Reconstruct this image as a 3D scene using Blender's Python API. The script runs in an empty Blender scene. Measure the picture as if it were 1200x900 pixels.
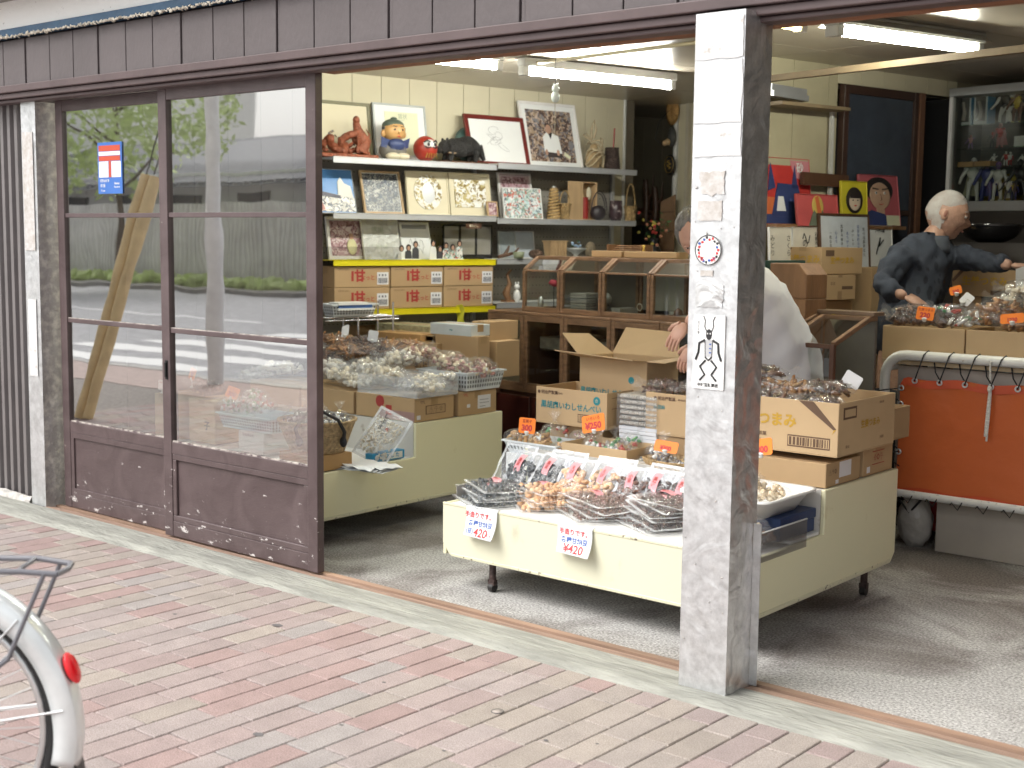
import bpy, bmesh, math, random
from mathutils import Vector as V, Matrix, noise as mnoise
PI = math.pi
rnd = random.Random(7)
scn = bpy.context.scene
COL = scn.collection
CW, CH, CF = 1200.0, 900.0, 1540.0
EYE = V((0, 0, 1.45))
CXa = V((0.7661, 0.6427, 0.0114)); CXa.normalize()          # image right
_up = V((0.0105, -0.0, 0.0))
def _basis():
    v1 = V((-1850.0, -194.0, CF))
    a = V((-600.0, 277 - 0.0114 * 600 - 450, CF)); b = V((600.0, 277 + 0.0114 * 600 - 450, CF))
    up = a.cross(b); up.normalize()
    if up.y > 0: up = -up
    X = -v1; X.normalize(); X = X - up * X.dot(up); X.normalize()
    Y = up.cross(X)
    return X, Y, up
BX, BY, BU = _basis()            # world axes written in camera space (x right, y down, z forward)
def c2w(v): return V((BX.dot(v), BY.dot(v), BU.dot(v)))
cam_d = bpy.data.cameras.new('camera'); cam = bpy.data.objects.new('camera', cam_d); COL.objects.link(cam)
cam_d.sensor_width = 36; cam_d.lens = CF / CW * 36; cam_d.clip_start = 0.05; cam_d.clip_end = 400
r_, u_, f_ = c2w(V((1, 0, 0))), c2w(V((0, -1, 0))), c2w(V((0, 0, 1)))
Mc = Matrix(((r_.x, u_.x, -f_.x, 0), (r_.y, u_.y, -f_.y, 0), (r_.z, u_.z, -f_.z, 0), (0, 0, 0, 1)))
cam.matrix_world = Matrix.Translation(EYE) @ Mc
cam_d.dof.use_dof = True; cam_d.dof.focus_distance = 5.2; cam_d.dof.aperture_fstop = 46.2 / 13.0
scn.camera = cam
CAMR = r_; CAMF = f_
w = bpy.data.worlds.new("World"); scn.world = w; w.use_nodes = True
wn = w.node_tree; bg = wn.nodes['Background']
sky = wn.nodes.new('ShaderNodeTexSky'); sky.sky_type = 'NISHITA'; sky.sun_disc = False
sky.sun_elevation = math.radians(50); sky.sun_rotation = math.radians(212)
sky.air_density = 1.3; sky.dust_density = 4.0; sky.ozone_density = 1.0
hs = wn.nodes.new('ShaderNodeHueSaturation'); hs.inputs['Saturation'].default_value = 0.15
wn.links.new(sky.outputs[0], hs.inputs['Color']); wn.links.new(hs.outputs[0], bg.inputs['Color'])
bg.inputs['Strength'].default_value = 0.125
sd = bpy.data.lights.new('sun', 'SUN'); sd.energy = 1.3; sd.angle = math.radians(40); sd.color = (1, 0.97, 0.92)
so = bpy.data.objects.new('sun', sd); COL.objects.link(so)
_az = math.radians(212); _el = math.radians(50)
so.rotation_euler = V((math.sin(_az) * math.cos(_el), math.cos(_az) * math.cos(_el), math.sin(_el))).to_track_quat('Z', 'Y').to_euler()
vs = scn.view_settings; vs.view_transform = 'Standard'; vs.look = 'None'; vs.exposure = 0.98; vs.gamma = 1.0
scn.cycles.transparent_max_bounces = 32; scn.cycles.max_bounces = 8; scn.cycles.diffuse_bounces = 4
scn.cycles.caustics_reflective = False; scn.cycles.caustics_refractive = False
scn.cycles.sample_clamp_indirect = 4.0
scn.cycles.use_denoising = True
def ray(px, py): return c2w(V((px - 600.0, py - 450.0, CF)))
def GZ(px, py, z=0.0):
    d = ray(px, py); return EYE + d * ((z - EYE.z) / d.z)
def AY(px, py, Y):
    d = ray(px, py); return EYE + d * (Y / d.y)
def AX(px, py, X):
    d = ray(px, py); return EYE + d * (X / d.x)
def AD(px, py, D): return EYE + ray(px, py) * (D / CF)
IA = math.radians(12.28)                       # the room is turned 12 degrees against the street front
DU = V((math.sin(IA), math.cos(IA), 0)); DW = V((math.cos(IA), -math.sin(IA), 0))
def AW(px, py, w_):
    d = ray(px, py); return EYE + d * ((w_ - EYE.dot(DW)) / d.dot(DW))
def AU(px, py, u_):
    d = ray(px, py); return EYE + d * ((u_ - EYE.dot(DU)) / d.dot(DU))
def I(u, w_, z=0.0): return DU * u + DW * w_ + V((0, 0, z))
def uw(p): return p.dot(DU), p.dot(DW)
RS = math.atan2(DU.y, DU.x)                    # things on the side wall: local x runs along the wall, y into it
RI = -IA                                       # things square to the room, facing the street
MT = {}
def nt(name):
    m = bpy.data.materials.new(name); m.use_nodes = True; n = m.node_tree
    return m, n, n.nodes['Principled BSDF'], n.nodes['Material Output']
def M(name, c, rough=0.6, metal=0.0, var=0.12, vs_=6.0, bump=0.0, bs=40.0, c2=None, thr=0.5, soft=0.15, coat=0.0, emit=None, es=0.0, obj=True, stretch=None, spec=None, rnd_=0.0):
    if name in MT: return MT[name]
    m, n, p, o = nt(name); N, L = n.nodes, n.links
    tc = N.new('ShaderNodeTexCoord'); src = tc.outputs['Object']
    mp = N.new('ShaderNodeMapping'); L.new(src, mp.inputs[0])
    if stretch: mp.inputs['Scale'].default_value = stretch
    nz = N.new('ShaderNodeTexNoise'); nz.inputs['Scale'].default_value = vs_; nz.inputs['Detail'].default_value = 6; nz.inputs['Roughness'].default_value = 0.6
    L.new(mp.outputs[0], nz.inputs['Vector'])
    cr = N.new('ShaderNodeValToRGB'); L.new(nz.outputs[0], cr.inputs[0])
    if c2 is None:
        cr.color_ramp.elements[0].position = 0.3; cr.color_ramp.elements[1].position = 0.7
        cr.color_ramp.elements[0].color = (*[x * (1 - var) for x in c], 1); cr.color_ramp.elements[1].color = (*[min(1, x * (1 + var)) for x in c], 1)
    else:
        cr.color_ramp.elements[0].position = thr - soft; cr.color_ramp.elements[1].position = thr + soft
        cr.color_ramp.elements[0].color = (*c, 1); cr.color_ramp.elements[1].color = (*c2, 1)
    out = cr.outputs[0]
    if rnd_:
        oi = N.new('ShaderNodeObjectInfo'); h_ = N.new('ShaderNodeHueSaturation'); mr = N.new('ShaderNodeMapRange')
        mr.inputs[3].default_value = 1 - rnd_; mr.inputs[4].default_value = 1 + rnd_
        L.new(oi.outputs['Random'], mr.inputs[0]); L.new(mr.outputs[0], h_.inputs['Value']); L.new(out, h_.inputs['Color']); out = h_.outputs[0]
    L.new(out, p.inputs['Base Color'])
    p.inputs['Roughness'].default_value = rough; p.inputs['Metallic'].default_value = metal
    if spec is not None: p.inputs['Specular IOR Level'].default_value = spec
    if coat: p.inputs['Coat Weight'].default_value = coat; p.inputs['Coat Roughness'].default_value = 0.15
    if emit: p.inputs['Emission Color'].default_value = (*emit, 1); p.inputs['Emission Strength'].default_value = es
    if bump:
        b2 = N.new('ShaderNodeTexNoise'); b2.inputs['Scale'].default_value = bs; b2.inputs['Detail'].default_value = 5
        L.new(mp.outputs[0], b2.inputs['Vector'])
        bp = N.new('ShaderNodeBump'); bp.inputs['Strength'].default_value = min(1, bump); bp.inputs['Distance'].default_value = 0.01 * max(1, bump)
        L.new(b2.outputs[0], bp.inputs['Height']); L.new(bp.outputs[0], p.inputs['Normal'])
    MT[name] = m; return m
def film_mat(name, tint=(1, 1, 1), gl=0.22, haze=0.10, rough=0.12, bs=25.0, bd=0.012):
    """clear wrinkled wrapping film"""
    if name in MT: return MT[name]
    m, n, p, o = nt(name); N, L = n.nodes, n.links; N.remove(p)
    tr = N.new('ShaderNodeBsdfTransparent'); tr.inputs[0].default_value = (*tint, 1)
    g = N.new('ShaderNodeBsdfGlossy'); g.inputs['Roughness'].default_value = rough; g.inputs[0].default_value = (1, 1, 1, 1)
    df = N.new('ShaderNodeBsdfDiffuse'); df.inputs[0].default_value = (0.85, 0.88, 0.9, 1)
    tc = N.new('ShaderNodeTexCoord'); nz = N.new('ShaderNodeTexNoise'); nz.inputs['Scale'].default_value = bs; nz.inputs['Detail'].default_value = 4; nz.inputs['Distortion'].default_value = 1.5
    L.new(tc.outputs['Object'], nz.inputs['Vector'])
    bp = N.new('ShaderNodeBump'); bp.inputs['Distance'].default_value = bd; bp.inputs['Strength'].default_value = 1.0
    L.new(nz.outputs[0], bp.inputs['Height']); L.new(bp.outputs[0], g.inputs['Normal'])
    a = N.new('ShaderNodeMixShader'); b = N.new('ShaderNodeMixShader')
    fr = N.new('ShaderNodeFresnel'); fr.inputs['IOR'].default_value = 1.5; L.new(bp.outputs[0], fr.inputs['Normal'])
    ad = N.new('ShaderNodeMath'); ad.operation = 'MULTIPLY_ADD'; ad.inputs[1].default_value = .55; ad.inputs[2].default_value = gl * .12; ad.use_clamp = True
    L.new(fr.outputs[0], ad.inputs[0]); bk_ = N.new('ShaderNodeNewGeometry'); sb_n = N.new('ShaderNodeMath'); sb_n.operation = 'MULTIPLY_ADD'; sb_n.inputs[1].default_value = -.94; sb_n.inputs[2].default_value = 1.0; L.new(bk_.outputs['Backfacing'], sb_n.inputs[0])
    ml_ = N.new('ShaderNodeMath'); ml_.operation = 'MULTIPLY'; L.new(sb_n.outputs[0], ml_.inputs[0]); L.new(ad.outputs[0], ml_.inputs[1]); L.new(ml_.outputs[0], b.inputs[0])
    a.inputs[0].default_value = haze; L.new(tr.outputs[0], a.inputs[1]); L.new(df.outputs[0], a.inputs[2])
    L.new(a.outputs[0], b.inputs[1]); L.new(g.outputs[0], b.inputs[2]); L.new(b.outputs[0], o.inputs['Surface'])
    MT[name] = m; return m
def glass_mat(name, base=0.06, mul=1.3, tint=(0.93, 0.96, 0.95), rough=0.0, wav=0.0):
    """window glass: thin pane, reflects by angle"""
    if name in MT: return MT[name]
    m, n, p, o = nt(name); N, L = n.nodes, n.links; N.remove(p)
    tr = N.new('ShaderNodeBsdfTransparent'); tr.inputs[0].default_value = (*tint, 1)
    g = N.new('ShaderNodeBsdfGlossy'); g.inputs['Roughness'].default_value = rough
    fr = N.new('ShaderNodeFresnel'); fr.inputs['IOR'].default_value = 1.52
    if wav:
        tc = N.new('ShaderNodeTexCoord'); nz = N.new('ShaderNodeTexNoise'); nz.inputs['Scale'].default_value = 3.0; nz.inputs['Detail'].default_value = 1
        L.new(tc.outputs['Object'], nz.inputs['Vector'])
        bp = N.new('ShaderNodeBump'); bp.inputs['Distance'].default_value = wav; L.new(nz.outputs[0], bp.inputs['Height']); L.new(bp.outputs[0], g.inputs['Normal'])
    ad = N.new('ShaderNodeMath'); ad.operation = 'MULTIPLY_ADD'; ad.inputs[1].default_value = mul; ad.inputs[2].default_value = base; ad.use_clamp = True
    mx = N.new('ShaderNodeMixShader'); L.new(fr.outputs[0], ad.inputs[0])
    bk_ = N.new('ShaderNodeNewGeometry'); sb_n = N.new('ShaderNodeMath'); sb_n.operation = 'SUBTRACT'; sb_n.inputs[0].default_value = 1.0; L.new(bk_.outputs['Backfacing'], sb_n.inputs[1])
    ml_ = N.new('ShaderNodeMath'); ml_.operation = 'MULTIPLY'; L.new(sb_n.outputs[0], ml_.inputs[0]); L.new(ad.outputs[0], ml_.inputs[1]); L.new(ml_.outputs[0], mx.inputs[0])
    L.new(tr.outputs[0], mx.inputs[1]); L.new(g.outputs[0], mx.inputs[2]); L.new(mx.outputs[0], o.inputs['Surface'])
    MT[name] = m; return m
def photo_mat(name, cols, scale=9.0, seed=0.0, rough=0.35, glare=False):
    """a printed picture: patches of colour in irregular shapes"""
    if name in MT: return MT[name]
    m, n, p, o = nt(name); N, L = n.nodes, n.links
    tc = N.new('ShaderNodeTexCoord'); mp = N.new('ShaderNodeMapping'); mp.inputs['Location'].default_value = (seed, seed * 1.7, seed * .3)
    L.new(tc.outputs['Object'], mp.inputs[0])
    nz = N.new('ShaderNodeTexNoise'); nz.inputs['Scale'].default_value = scale * 1.5; nz.inputs['Detail'].default_value = 3
    L.new(mp.outputs[0], nz.inputs['Vector'])
    vm = N.new('ShaderNodeVectorMath'); vm.operation = 'MULTIPLY_ADD'; vm.inputs[1].default_value = (.12, .12, .12)
    L.new(nz.outputs['Color'], vm.inputs[0]); L.new(mp.outputs[0], vm.inputs[2])
    vo = N.new('ShaderNodeTexVoronoi'); vo.inputs['Scale'].default_value = scale * 4.2; L.new(vm.outputs[0], vo.inputs['Vector'])
    sp = N.new('ShaderNodeSeparateColor'); L.new(vo.outputs['Color'], sp.inputs[0])
    cr = N.new('ShaderNodeValToRGB'); cr.color_ramp.interpolation = 'CONSTANT'
    e = cr.color_ramp.elements
    while len(e) < len(cols): e.new(0.5)
    for i, c in enumerate(cols): e[i].position = i / len(cols); e[i].color = (*c, 1)
    L.new(sp.outputs[0], cr.inputs[0]); L.new(cr.outputs[0], p.inputs['Base Color']); p.inputs['Roughness'].default_value = rough
    MT[name] = m; return m
_tcache = {}
def text_geo(s, bold=0.0):
    k = (s, bold)
    if k in _tcache: return _tcache[k]
    cu = bpy.data.curves.new('t', 'FONT'); cu.body = s; cu.size = 1.0; cu.align_x = 'CENTER'; cu.align_y = 'CENTER'; cu.resolution_u = 3; cu.offset = bold
    ob = bpy.data.objects.new('t', cu); COL.objects.link(ob)
    bpy.context.view_layer.update()
    dg = bpy.context.evaluated_depsgraph_get(); me = bpy.data.meshes.new_from_object(ob.evaluated_get(dg))
    vs_ = [v.co.copy() for v in me.vertices]; fs = [tuple(f.vertices) for f in me.polygons]
    bpy.data.objects.remove(ob); bpy.data.curves.remove(cu); bpy.data.meshes.remove(me)
    _tcache[k] = (vs_, fs); return _tcache[k]
ICO = None
def _ico():
    global ICO
    if ICO is None:
        bm = bmesh.new(); bmesh.ops.create_icosphere(bm, subdivisions=1, radius=1)
        ICO = ([v.co.copy() for v in bm.verts], [tuple(v.index for v in f.verts) for f in bm.faces]); bm.free()
    return ICO
def PL(o, r, u):
    """matrix whose x is r, y is u, z faces out"""
    r = V(r).normalized(); u = V(u).normalized(); n_ = r.cross(u)
    return Matrix(((r.x, u.x, n_.x, o[0]), (r.y, u.y, n_.y, o[1]), (r.z, u.z, n_.z, o[2]), (0, 0, 0, 1)))
class MB:
    def __init__(s): s.v = []; s.f = []; s.m = []; s.sm = []; s.mats = []; s.T = Matrix.Identity(4)
    def mi(s, m):
        if m not in s.mats: s.mats.append(m)
        return s.mats.index(m)
    def add(s, vs_, fs, m, smooth=False, T=None):
        b = len(s.v); X = s.T if T is None else s.T @ T
        s.v += [X @ V(p) for p in vs_]; k = s.mi(m)
        for f in fs: s.f.append(tuple(b + i for i in f)); s.m.append(k); s.sm.append(smooth)
        return s
    def box(s, x0, x1, y0, y1, z0, z1, m, T=None):
        p = [(x, y, z) for z in (z0, z1) for y in (y0, y1) for x in (x0, x1)]
        return s.add(p, [(0, 2, 3, 1), (4, 5, 7, 6), (0, 1, 5, 4), (2, 6, 7, 3), (0, 4, 6, 2), (1, 3, 7, 5)], m, False, T)
    def bar(s, a, b, w_, h_, m, up=(0, 0, 1)):
        """straight bar of section w_ x h_ from a to b"""
        a = V(a); b = V(b); d = (b - a); l = d.length; d.normalize(); r = d.cross(V(up))
        if r.length < 1e-4: r = d.cross(V((0, 1, 0)))
        r.normalize(); u = r.cross(d)
        T = Matrix(((r.x, d.x, u.x, a.x), (r.y, d.y, u.y, a.y), (r.z, d.z, u.z, a.z), (0, 0, 0, 1)))
        return s.box(-w_ / 2, w_ / 2, 0, l, -h_ / 2, h_ / 2, m, T)
    def quad(s, a, b, c, d, m): return s.add([a, b, c, d], [(0, 1, 2, 3)], m)
    def tube(s, pts, r, m, n=8, caps=True, smooth=True):
        pts = [V(p) for p in pts]; k = len(pts); rr = r if isinstance(r, (list, tuple)) else [r] * k
        vs_ = []; fs = []; pr = None
        for i, p in enumerate(pts):
            d = (pts[min(i + 1, k - 1)] - pts[max(i - 1, 0)]).normalized()
            if pr is None:
                pr = d.cross(V((0, 0, 1)))
                if pr.length < 0.05: pr = d.cross(V((1, 0, 0)))
            pr = (pr - d * pr.dot(d)).normalized(); q = d.cross(pr)
            for j in range(n):
                a = 2 * PI * j / n; vs_.append(p + (pr * math.cos(a) + q * math.sin(a)) * rr[i])
        for i in range(k - 1):
            for j in range(n):
                j2 = (j + 1) % n; fs.append((i * n + j, i * n + j2, (i + 1) * n + j2, (i + 1) * n + j))
        s.add(vs_, fs, m, smooth)
        if caps:
            s.add(vs_[:n], [tuple(range(n - 1, -1, -1))], m); s.add(vs_[-n:], [tuple(range(n))], m)
        return s
    def cyl(s, a, b, r, m, r2=None, n=16): return s.tube([a, b], [r, r if r2 is None else r2], m, n)
    def lathe(s, prof, m, n=24, c=(0, 0, 0), T=None, smooth=True, wob=0.0):
        vs_ = []; fs = []; c = V(c)
        for (r, z) in prof:
            for j in range(n):
                a = 2 * PI * j / n; q = r * (1 + wob * math.sin(3 * a + z * 20)); vs_.append(c + V((q * math.cos(a), q * math.sin(a), z)))
        for i in range(len(prof) - 1):
            for j in range(n):
                j2 = (j + 1) % n; fs.append((i * n + j, i * n + j2, (i + 1) * n + j2, (i + 1) * n + j))
        return s.add(vs_, fs, m, smooth, T)
    def ell(s, c, rad, m, nu=16, nv=10, R=None, fn=None, smooth=True):
        vs_ = []; fs = []; c = V(c); R = R or Matrix.Identity(3)
        for i in range(nv + 1):
            t = PI * i / nv
            for j in range(nu):
                a = 2 * PI * j / nu; d = V((math.sin(t) * math.cos(a), math.sin(t) * math.sin(a), math.cos(t)))
                q = V((d.x * rad[0], d.y * rad[1], d.z * rad[2]))
                if fn: q = fn(d, q)
                vs_.append(c + R @ q)
        for i in range(nv):
            for j in range(nu):
                j2 = (j + 1) % nu; fs.append((i * nu + j, (i + 1) * nu + j, (i + 1) * nu + j2, i * nu + j2))
        return s.add(vs_, fs, m, smooth)
    def blob(s, c, rad, m, R=None, jit=0.15, rg=rnd, smooth=True):
        vv, ff = _ico(); R = R or Matrix.Rotation(rg.uniform(0, 6.28), 3, V((rg.uniform(-1, 1), rg.uniform(-1, 1), rg.uniform(-1, 1) + 1e-3)))
        c = V(c)
        return s.add([c + R @ V((p.x * rad[0], p.y * rad[1], p.z * rad[2])) * (1 + rg.uniform(-jit, jit)) for p in vv], ff, m, smooth)
    def prism(s, poly, y0, y1, m, T=None):
        """polygon in local x,z pushed from y0 to y1"""
        n = len(poly); vs_ = [(x, y0, z) for x, z in poly] + [(x, y1, z) for x, z in poly]
        fs = [tuple(range(n)), tuple(range(2 * n - 1, n - 1, -1))] + [(i, i + n, (i + 1) % n + n, (i + 1) % n) for i in range(n)]
        return s.add(vs_, fs, m, False, T)
    def grid(s, nu, nv, fn, m, smooth=True):
        vs_ = [V(fn(i / nu, j / nv)) for j in range(nv + 1) for i in range(nu + 1)]
        fs = [(j * (nu + 1) + i, j * (nu + 1) + i + 1, (j + 1) * (nu + 1) + i + 1, (j + 1) * (nu + 1) + i) for j in range(nv) for i in range(nu)]
        return s.add(vs_, fs, m, smooth)
    def text(s, t, size, T, m, bold=0.0, sx=1.0):
        vv, ff = text_geo(t, bold)
        return s.add([(p.x * size * sx, p.y * size, 0) for p in vv], ff, m, False, T)
    def vtext(s, t, size, T, m, bold=0.0, gap=1.05):
        n = len(t)
        for i, ch in enumerate(t):
            if ch.strip(): s.text(ch, size, T @ Matrix.Translation((0, ((n - 1) / 2 - i) * size * gap, 0)), m, bold)
        return s
    def build(s, name, parent=None, loc=None, rotz=0.0, bevel=0.0, seg=1, solid=0.0, sub=0):
        me = bpy.data.meshes.new(name); me.from_pydata([tuple(p) for p in s.v], [], s.f)
        for m in s.mats: me.materials.append(m)
        me.polygons.foreach_set('material_index', s.m); me.polygons.foreach_set('use_smooth', s.sm); me.update()
        o = bpy.data.objects.new(name, me); COL.objects.link(o)
        if parent is not None: o.parent = parent
        if loc is not None: o.location = loc
        if rotz: o.rotation_euler = (0, 0, rotz)
        if bevel:
            b = o.modifiers.new('edge', 'BEVEL'); b.width = bevel; b.segments = seg; b.limit_method = 'ANGLE'; b.angle_limit = math.radians(50)
        if solid:
            b = o.modifiers.new('thick', 'SOLIDIFY'); b.thickness = solid; b.offset = 0
        return o
def tag(o, label, cat, group=None, kind=None):
    o['label'] = label; o['category'] = cat
    if group: o['group'] = group
    if kind: o['kind'] = kind
    return o
def thing(name, label, cat, loc=(0, 0, 0), rotz=0.0, group=None):
    o = bpy.data.objects.new(name, None); COL.objects.link(o); o.empty_display_size = 0.1
    o.location = loc; o.rotation_euler = (0, 0, rotz); return tag(o, label, cat, group)
def struct(o): o['kind'] = 'structure'; return o
def kids(o): return [c for c in bpy.data.objects if c.parent == o]
_kidmap = {}
def dup(root, loc, rotz=0.0, label=None, group=None, rot=None, scale=None):
    r = root.copy(); COL.objects.link(r); r.location = loc; r.rotation_euler = rot if rot else (0, 0, rotz)
    if scale: r.scale = scale
    if label: r['label'] = label
    if group: r['group'] = group
    if root.name not in _kidmap: _kidmap[root.name] = [(c, kids(c)) for c in kids(root)]
    for c, gs in _kidmap[root.name]:
        k = c.copy(); COL.objects.link(k); k.parent = r
        for g in gs:
            h_ = g.copy(); COL.objects.link(h_); h_.parent = k
    return r
def nz(x, y, z=0.0, s=1.0): return mnoise.noise(V((x * s, y * s, z * s)))
FX, FZ = V((1, 0, 0)), V((0, 0, 1))
def face(x, y, z): return PL((x, y, z), FX, FZ)            # text plane on a street-facing (-y) local face
def faceR(x, y, z): return PL((x, y, z), V((0, 1, 0)), FZ)  # on a local +x face
def top(x, y, z): return PL((x, y, z), FX, V((0, 1, 0)))
ORD = ['topmost', 'second from the top', 'third from the top', 'fourth from the top', 'fifth from the top', 'sixth from the top', 'seventh from the top', 'eighth from the top']
# ================================================================ THE SETTING
purple = M('purple_paint', (0.098, 0.067, 0.067), 0.5, var=0.16, vs_=5, bump=0.25, bs=18, stretch=(1, 1, 0.35))
def worn_paint():
    m, n, p, o = nt('worn_purple_paint'); N, L = n.nodes, n.links
    tc = N.new('ShaderNodeTexCoord'); mp = N.new('ShaderNodeMapping'); mp.inputs['Scale'].default_value = (1, 1, 2.2); L.new(tc.outputs['Object'], mp.inputs[0])
    a = N.new('ShaderNodeTexNoise'); a.inputs['Scale'].default_value = 14; a.inputs['Detail'].default_value = 9; a.inputs['Roughness'].default_value = 0.72; L.new(mp.outputs[0], a.inputs['Vector'])
    sx = N.new('ShaderNodeSeparateXYZ'); L.new(tc.outputs['Object'], sx.inputs[0])
    # wear gathers on the lowest hand's breadth, where feet and rain strike
    mr = N.new('ShaderNodeMapRange'); mr.inputs[1].default_value = 0.0; mr.inputs[2].default_value = 0.45; mr.inputs[3].default_value = 0.075; mr.inputs[4].default_value = -0.02; L.new(sx.outputs[2], mr.inputs[0])
    ad = N.new('ShaderNodeMath'); L.new(a.outputs[0], ad.inputs[0]); L.new(mr.outputs[0], ad.inputs[1])
    cr = N.new('ShaderNodeValToRGB'); cr.color_ramp.elements[0].position = 0.665; cr.color_ramp.elements[1].position = 0.69; L.new(ad.outputs[0], cr.inputs[0])
    b = N.new('ShaderNodeTexNoise'); b.inputs['Scale'].default_value = 4; b.inputs['Detail'].default_value = 5; b.inputs['Distortion'].default_value = 1.6; L.new(tc.outputs['Object'], b.inputs['Vector'])
    c2 = N.new('ShaderNodeValToRGB'); c2.color_ramp.elements[0].color = (0.078, 0.053, 0.054, 1); c2.color_ramp.elements[1].color = (0.112, 0.08, 0.081, 1); c2.color_ramp.elements[0].position = 0.35; c2.color_ramp.elements[1].position = 0.65; L.new(b.outputs[0], c2.inputs[0])
    mx = N.new('ShaderNodeMix'); mx.data_type = 'RGBA'; L.new(cr.outputs[0], mx.inputs[0]); L.new(c2.outputs[0], mx.inputs[6]); mx.inputs[7].default_value = (0.62, 0.58, 0.56, 1)
    L.new(mx.outputs[2], p.inputs['Base Color']); p.inputs['Roughness'].default_value = 0.42
    bp = N.new('ShaderNodeBump'); bp.inputs['Distance'].default_value = 0.004; bp.inputs['Strength'].default_value = 0.6; L.new(a.outputs[0], bp.inputs['Height']); L.new(bp.outputs[0], p.inputs['Normal'])
    return m
wornp = worn_paint()
fasc = M('fascia_paint', (0.112, 0.094, 0.095), 0.55, var=0.12, vs_=3, bump=0.2, bs=60, stretch=(1, 1, .5))
groove = M('groove_dark', (0.02, 0.015, 0.016), 0.8)
rawwood = M('raw_orange_wood', (0.24, 0.10, 0.05), 0.6, var=0.3, vs_=5, stretch=(.3, 4, 4), bump=0.3)
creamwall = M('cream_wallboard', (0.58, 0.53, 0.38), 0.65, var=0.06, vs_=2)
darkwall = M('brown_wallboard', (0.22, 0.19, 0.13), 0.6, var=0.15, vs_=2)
white = M('white_paint', (0.78, 0.78, 0.76), 0.45, var=0.04)
silver = M('silver_metal', (0.62, 0.63, 0.64), 0.35, metal=0.8, var=0.05)
black = M('black_plastic', (0.012, 0.012, 0.013), 0.4, var=0.1)
win_glass = glass_mat('window_glass', base=0.37, mul=2.8, wav=0.0006)
case_glass = glass_mat('case_glass', base=0.02, mul=1.1, tint=(0.9, 0.92, 0.9))
def brick_mat():
    m, n, p, o = nt('paving_brick'); N, L = n.nodes, n.links
    at = N.new('ShaderNodeAttribute'); at.attribute_name = 'tint'
    tc = N.new('ShaderNodeTexCoord'); a = N.new('ShaderNodeTexNoise'); a.inputs['Scale'].default_value = 260; a.inputs['Detail'].default_value = 3; L.new(tc.outputs['Object'], a.inputs['Vector'])
    b = N.new('ShaderNodeTexNoise'); b.inputs['Scale'].default_value = 9; b.inputs['Detail'].default_value = 8; b.inputs['Roughness'].default_value = .7; L.new(tc.outputs['Object'], b.inputs['Vector'])
    r1 = N.new('ShaderNodeMapRange'); r1.inputs[1].default_value = .3; r1.inputs[2].default_value = .7; r1.inputs[3].default_value = .60; r1.inputs[4].default_value = 1.32; L.new(a.outputs[0], r1.inputs[0])
    r2 = N.new('ShaderNodeMapRange'); r2.inputs[1].default_value = .3; r2.inputs[2].default_value = .7; r2.inputs[3].default_value = .86; r2.inputs[4].default_value = 1.1; L.new(b.outputs[0], r2.inputs[0])
    mu = N.new('ShaderNodeMath'); mu.operation = 'MULTIPLY'; L.new(r1.outputs[0], mu.inputs[0]); L.new(r2.outputs[0], mu.inputs[1])
    vm = N.new('ShaderNodeVectorMath'); vm.operation = 'SCALE'; L.new(at.outputs['Color'], vm.inputs[0]); L.new(mu.outputs[0], vm.inputs['Scale'])
    L.new(vm.outputs[0], p.inputs['Base Color']); p.inputs['Roughness'].default_value = 0.75
    bp = N.new('ShaderNodeBump'); bp.inputs['Distance'].default_value = 0.0015; L.new(a.outputs[0], bp.inputs['Height']); L.new(bp.outputs[0], p.inputs['Normal'])
    return m
def make_bricks():
    rg = random.Random(11); vs_, fs, cs = [], [], []
    pinks = [(0.395, 0.306, 0.290), (0.405, 0.326, 0.308), (0.395, 0.283, 0.265), (0.405, 0.340, 0.322)]
    beige = [(0.41, 0.352, 0.308), (0.40, 0.345, 0.308), (0.41, 0.355, 0.320)]; grey = [(0.385, 0.345, 0.328), (0.39, 0.348, 0.332)]
    bw, bl, g = 0.1045, 0.222, 0.0046; n = 0
    x = -9.4; col = 0
    while x < 1.2:
        y = 3.425
        first = True
        while y > 0.2:
            L_ = bl
            if first: L_ = 0.115 if col % 2 == 0 else 0.165
            c = None
            if first: c = (pinks if col % 2 == 0 else beige)[rg.randrange(3)]
            else:
                q = rg.random(); zone = nz(x * .8, y * .8, 3.1)
                c = rg.choice(pinks) if q < 0.62 + zone * .5 else (rg.choice(beige) if q < 0.88 else rg.choice(grey))
            q = rg.uniform(.79, .90); c = [k * q for k in c]
            x0, x1, y0, y1 = x + g / 2, x + bw - g / 2, y - L_ + g / 2, y - g / 2
            h = rg.uniform(-0.0006, 0.0006); e = 0.003; b = len(vs_)
            y0 = max(y0, .2)
            jl = rg.uniform(-.001, .001)
            vs_ += [(x0, y0, -.03), (x1, y0, -.03), (x1, y1, -.03), (x0, y1, -.03), (x0, y0, h - e), (x1, y0, h - e), (x1, y1, h - e), (x0, y1, h - e),
                    (x0 + e, y0 + e, h), (x1 - e, y0 + e, h + jl), (x1 - e, y1 - e, h), (x0 + e, y1 - e, h - jl)]
            for f in ((0, 1, 5, 4), (1, 2, 6, 5), (2, 3, 7, 6), (3, 0, 4, 7), (4, 5, 9, 8), (5, 6, 10, 9), (6, 7, 11, 10), (7, 4, 8, 11), (8, 9, 10, 11)):
                fs.append(tuple(b + i for i in f)); cs += [(*c, 1)] * 4
            y -= L_; first = False
            if L_ > .2 and rg.random() < .06: y += 0.0
        x += bw; col += 1
    me = bpy.data.meshes.new('pavement'); me.from_pydata(vs_, [], fs); ca = me.color_attributes.new('tint', 'FLOAT_COLOR', 'CORNER')
    ca.data.foreach_set('color', [k for c in cs for k in c]); me.materials.append(brick_mat()); me.update()
    o = bpy.data.objects.new('pavement', me); COL.objects.link(o); struct(o)
make_bricks()
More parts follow.
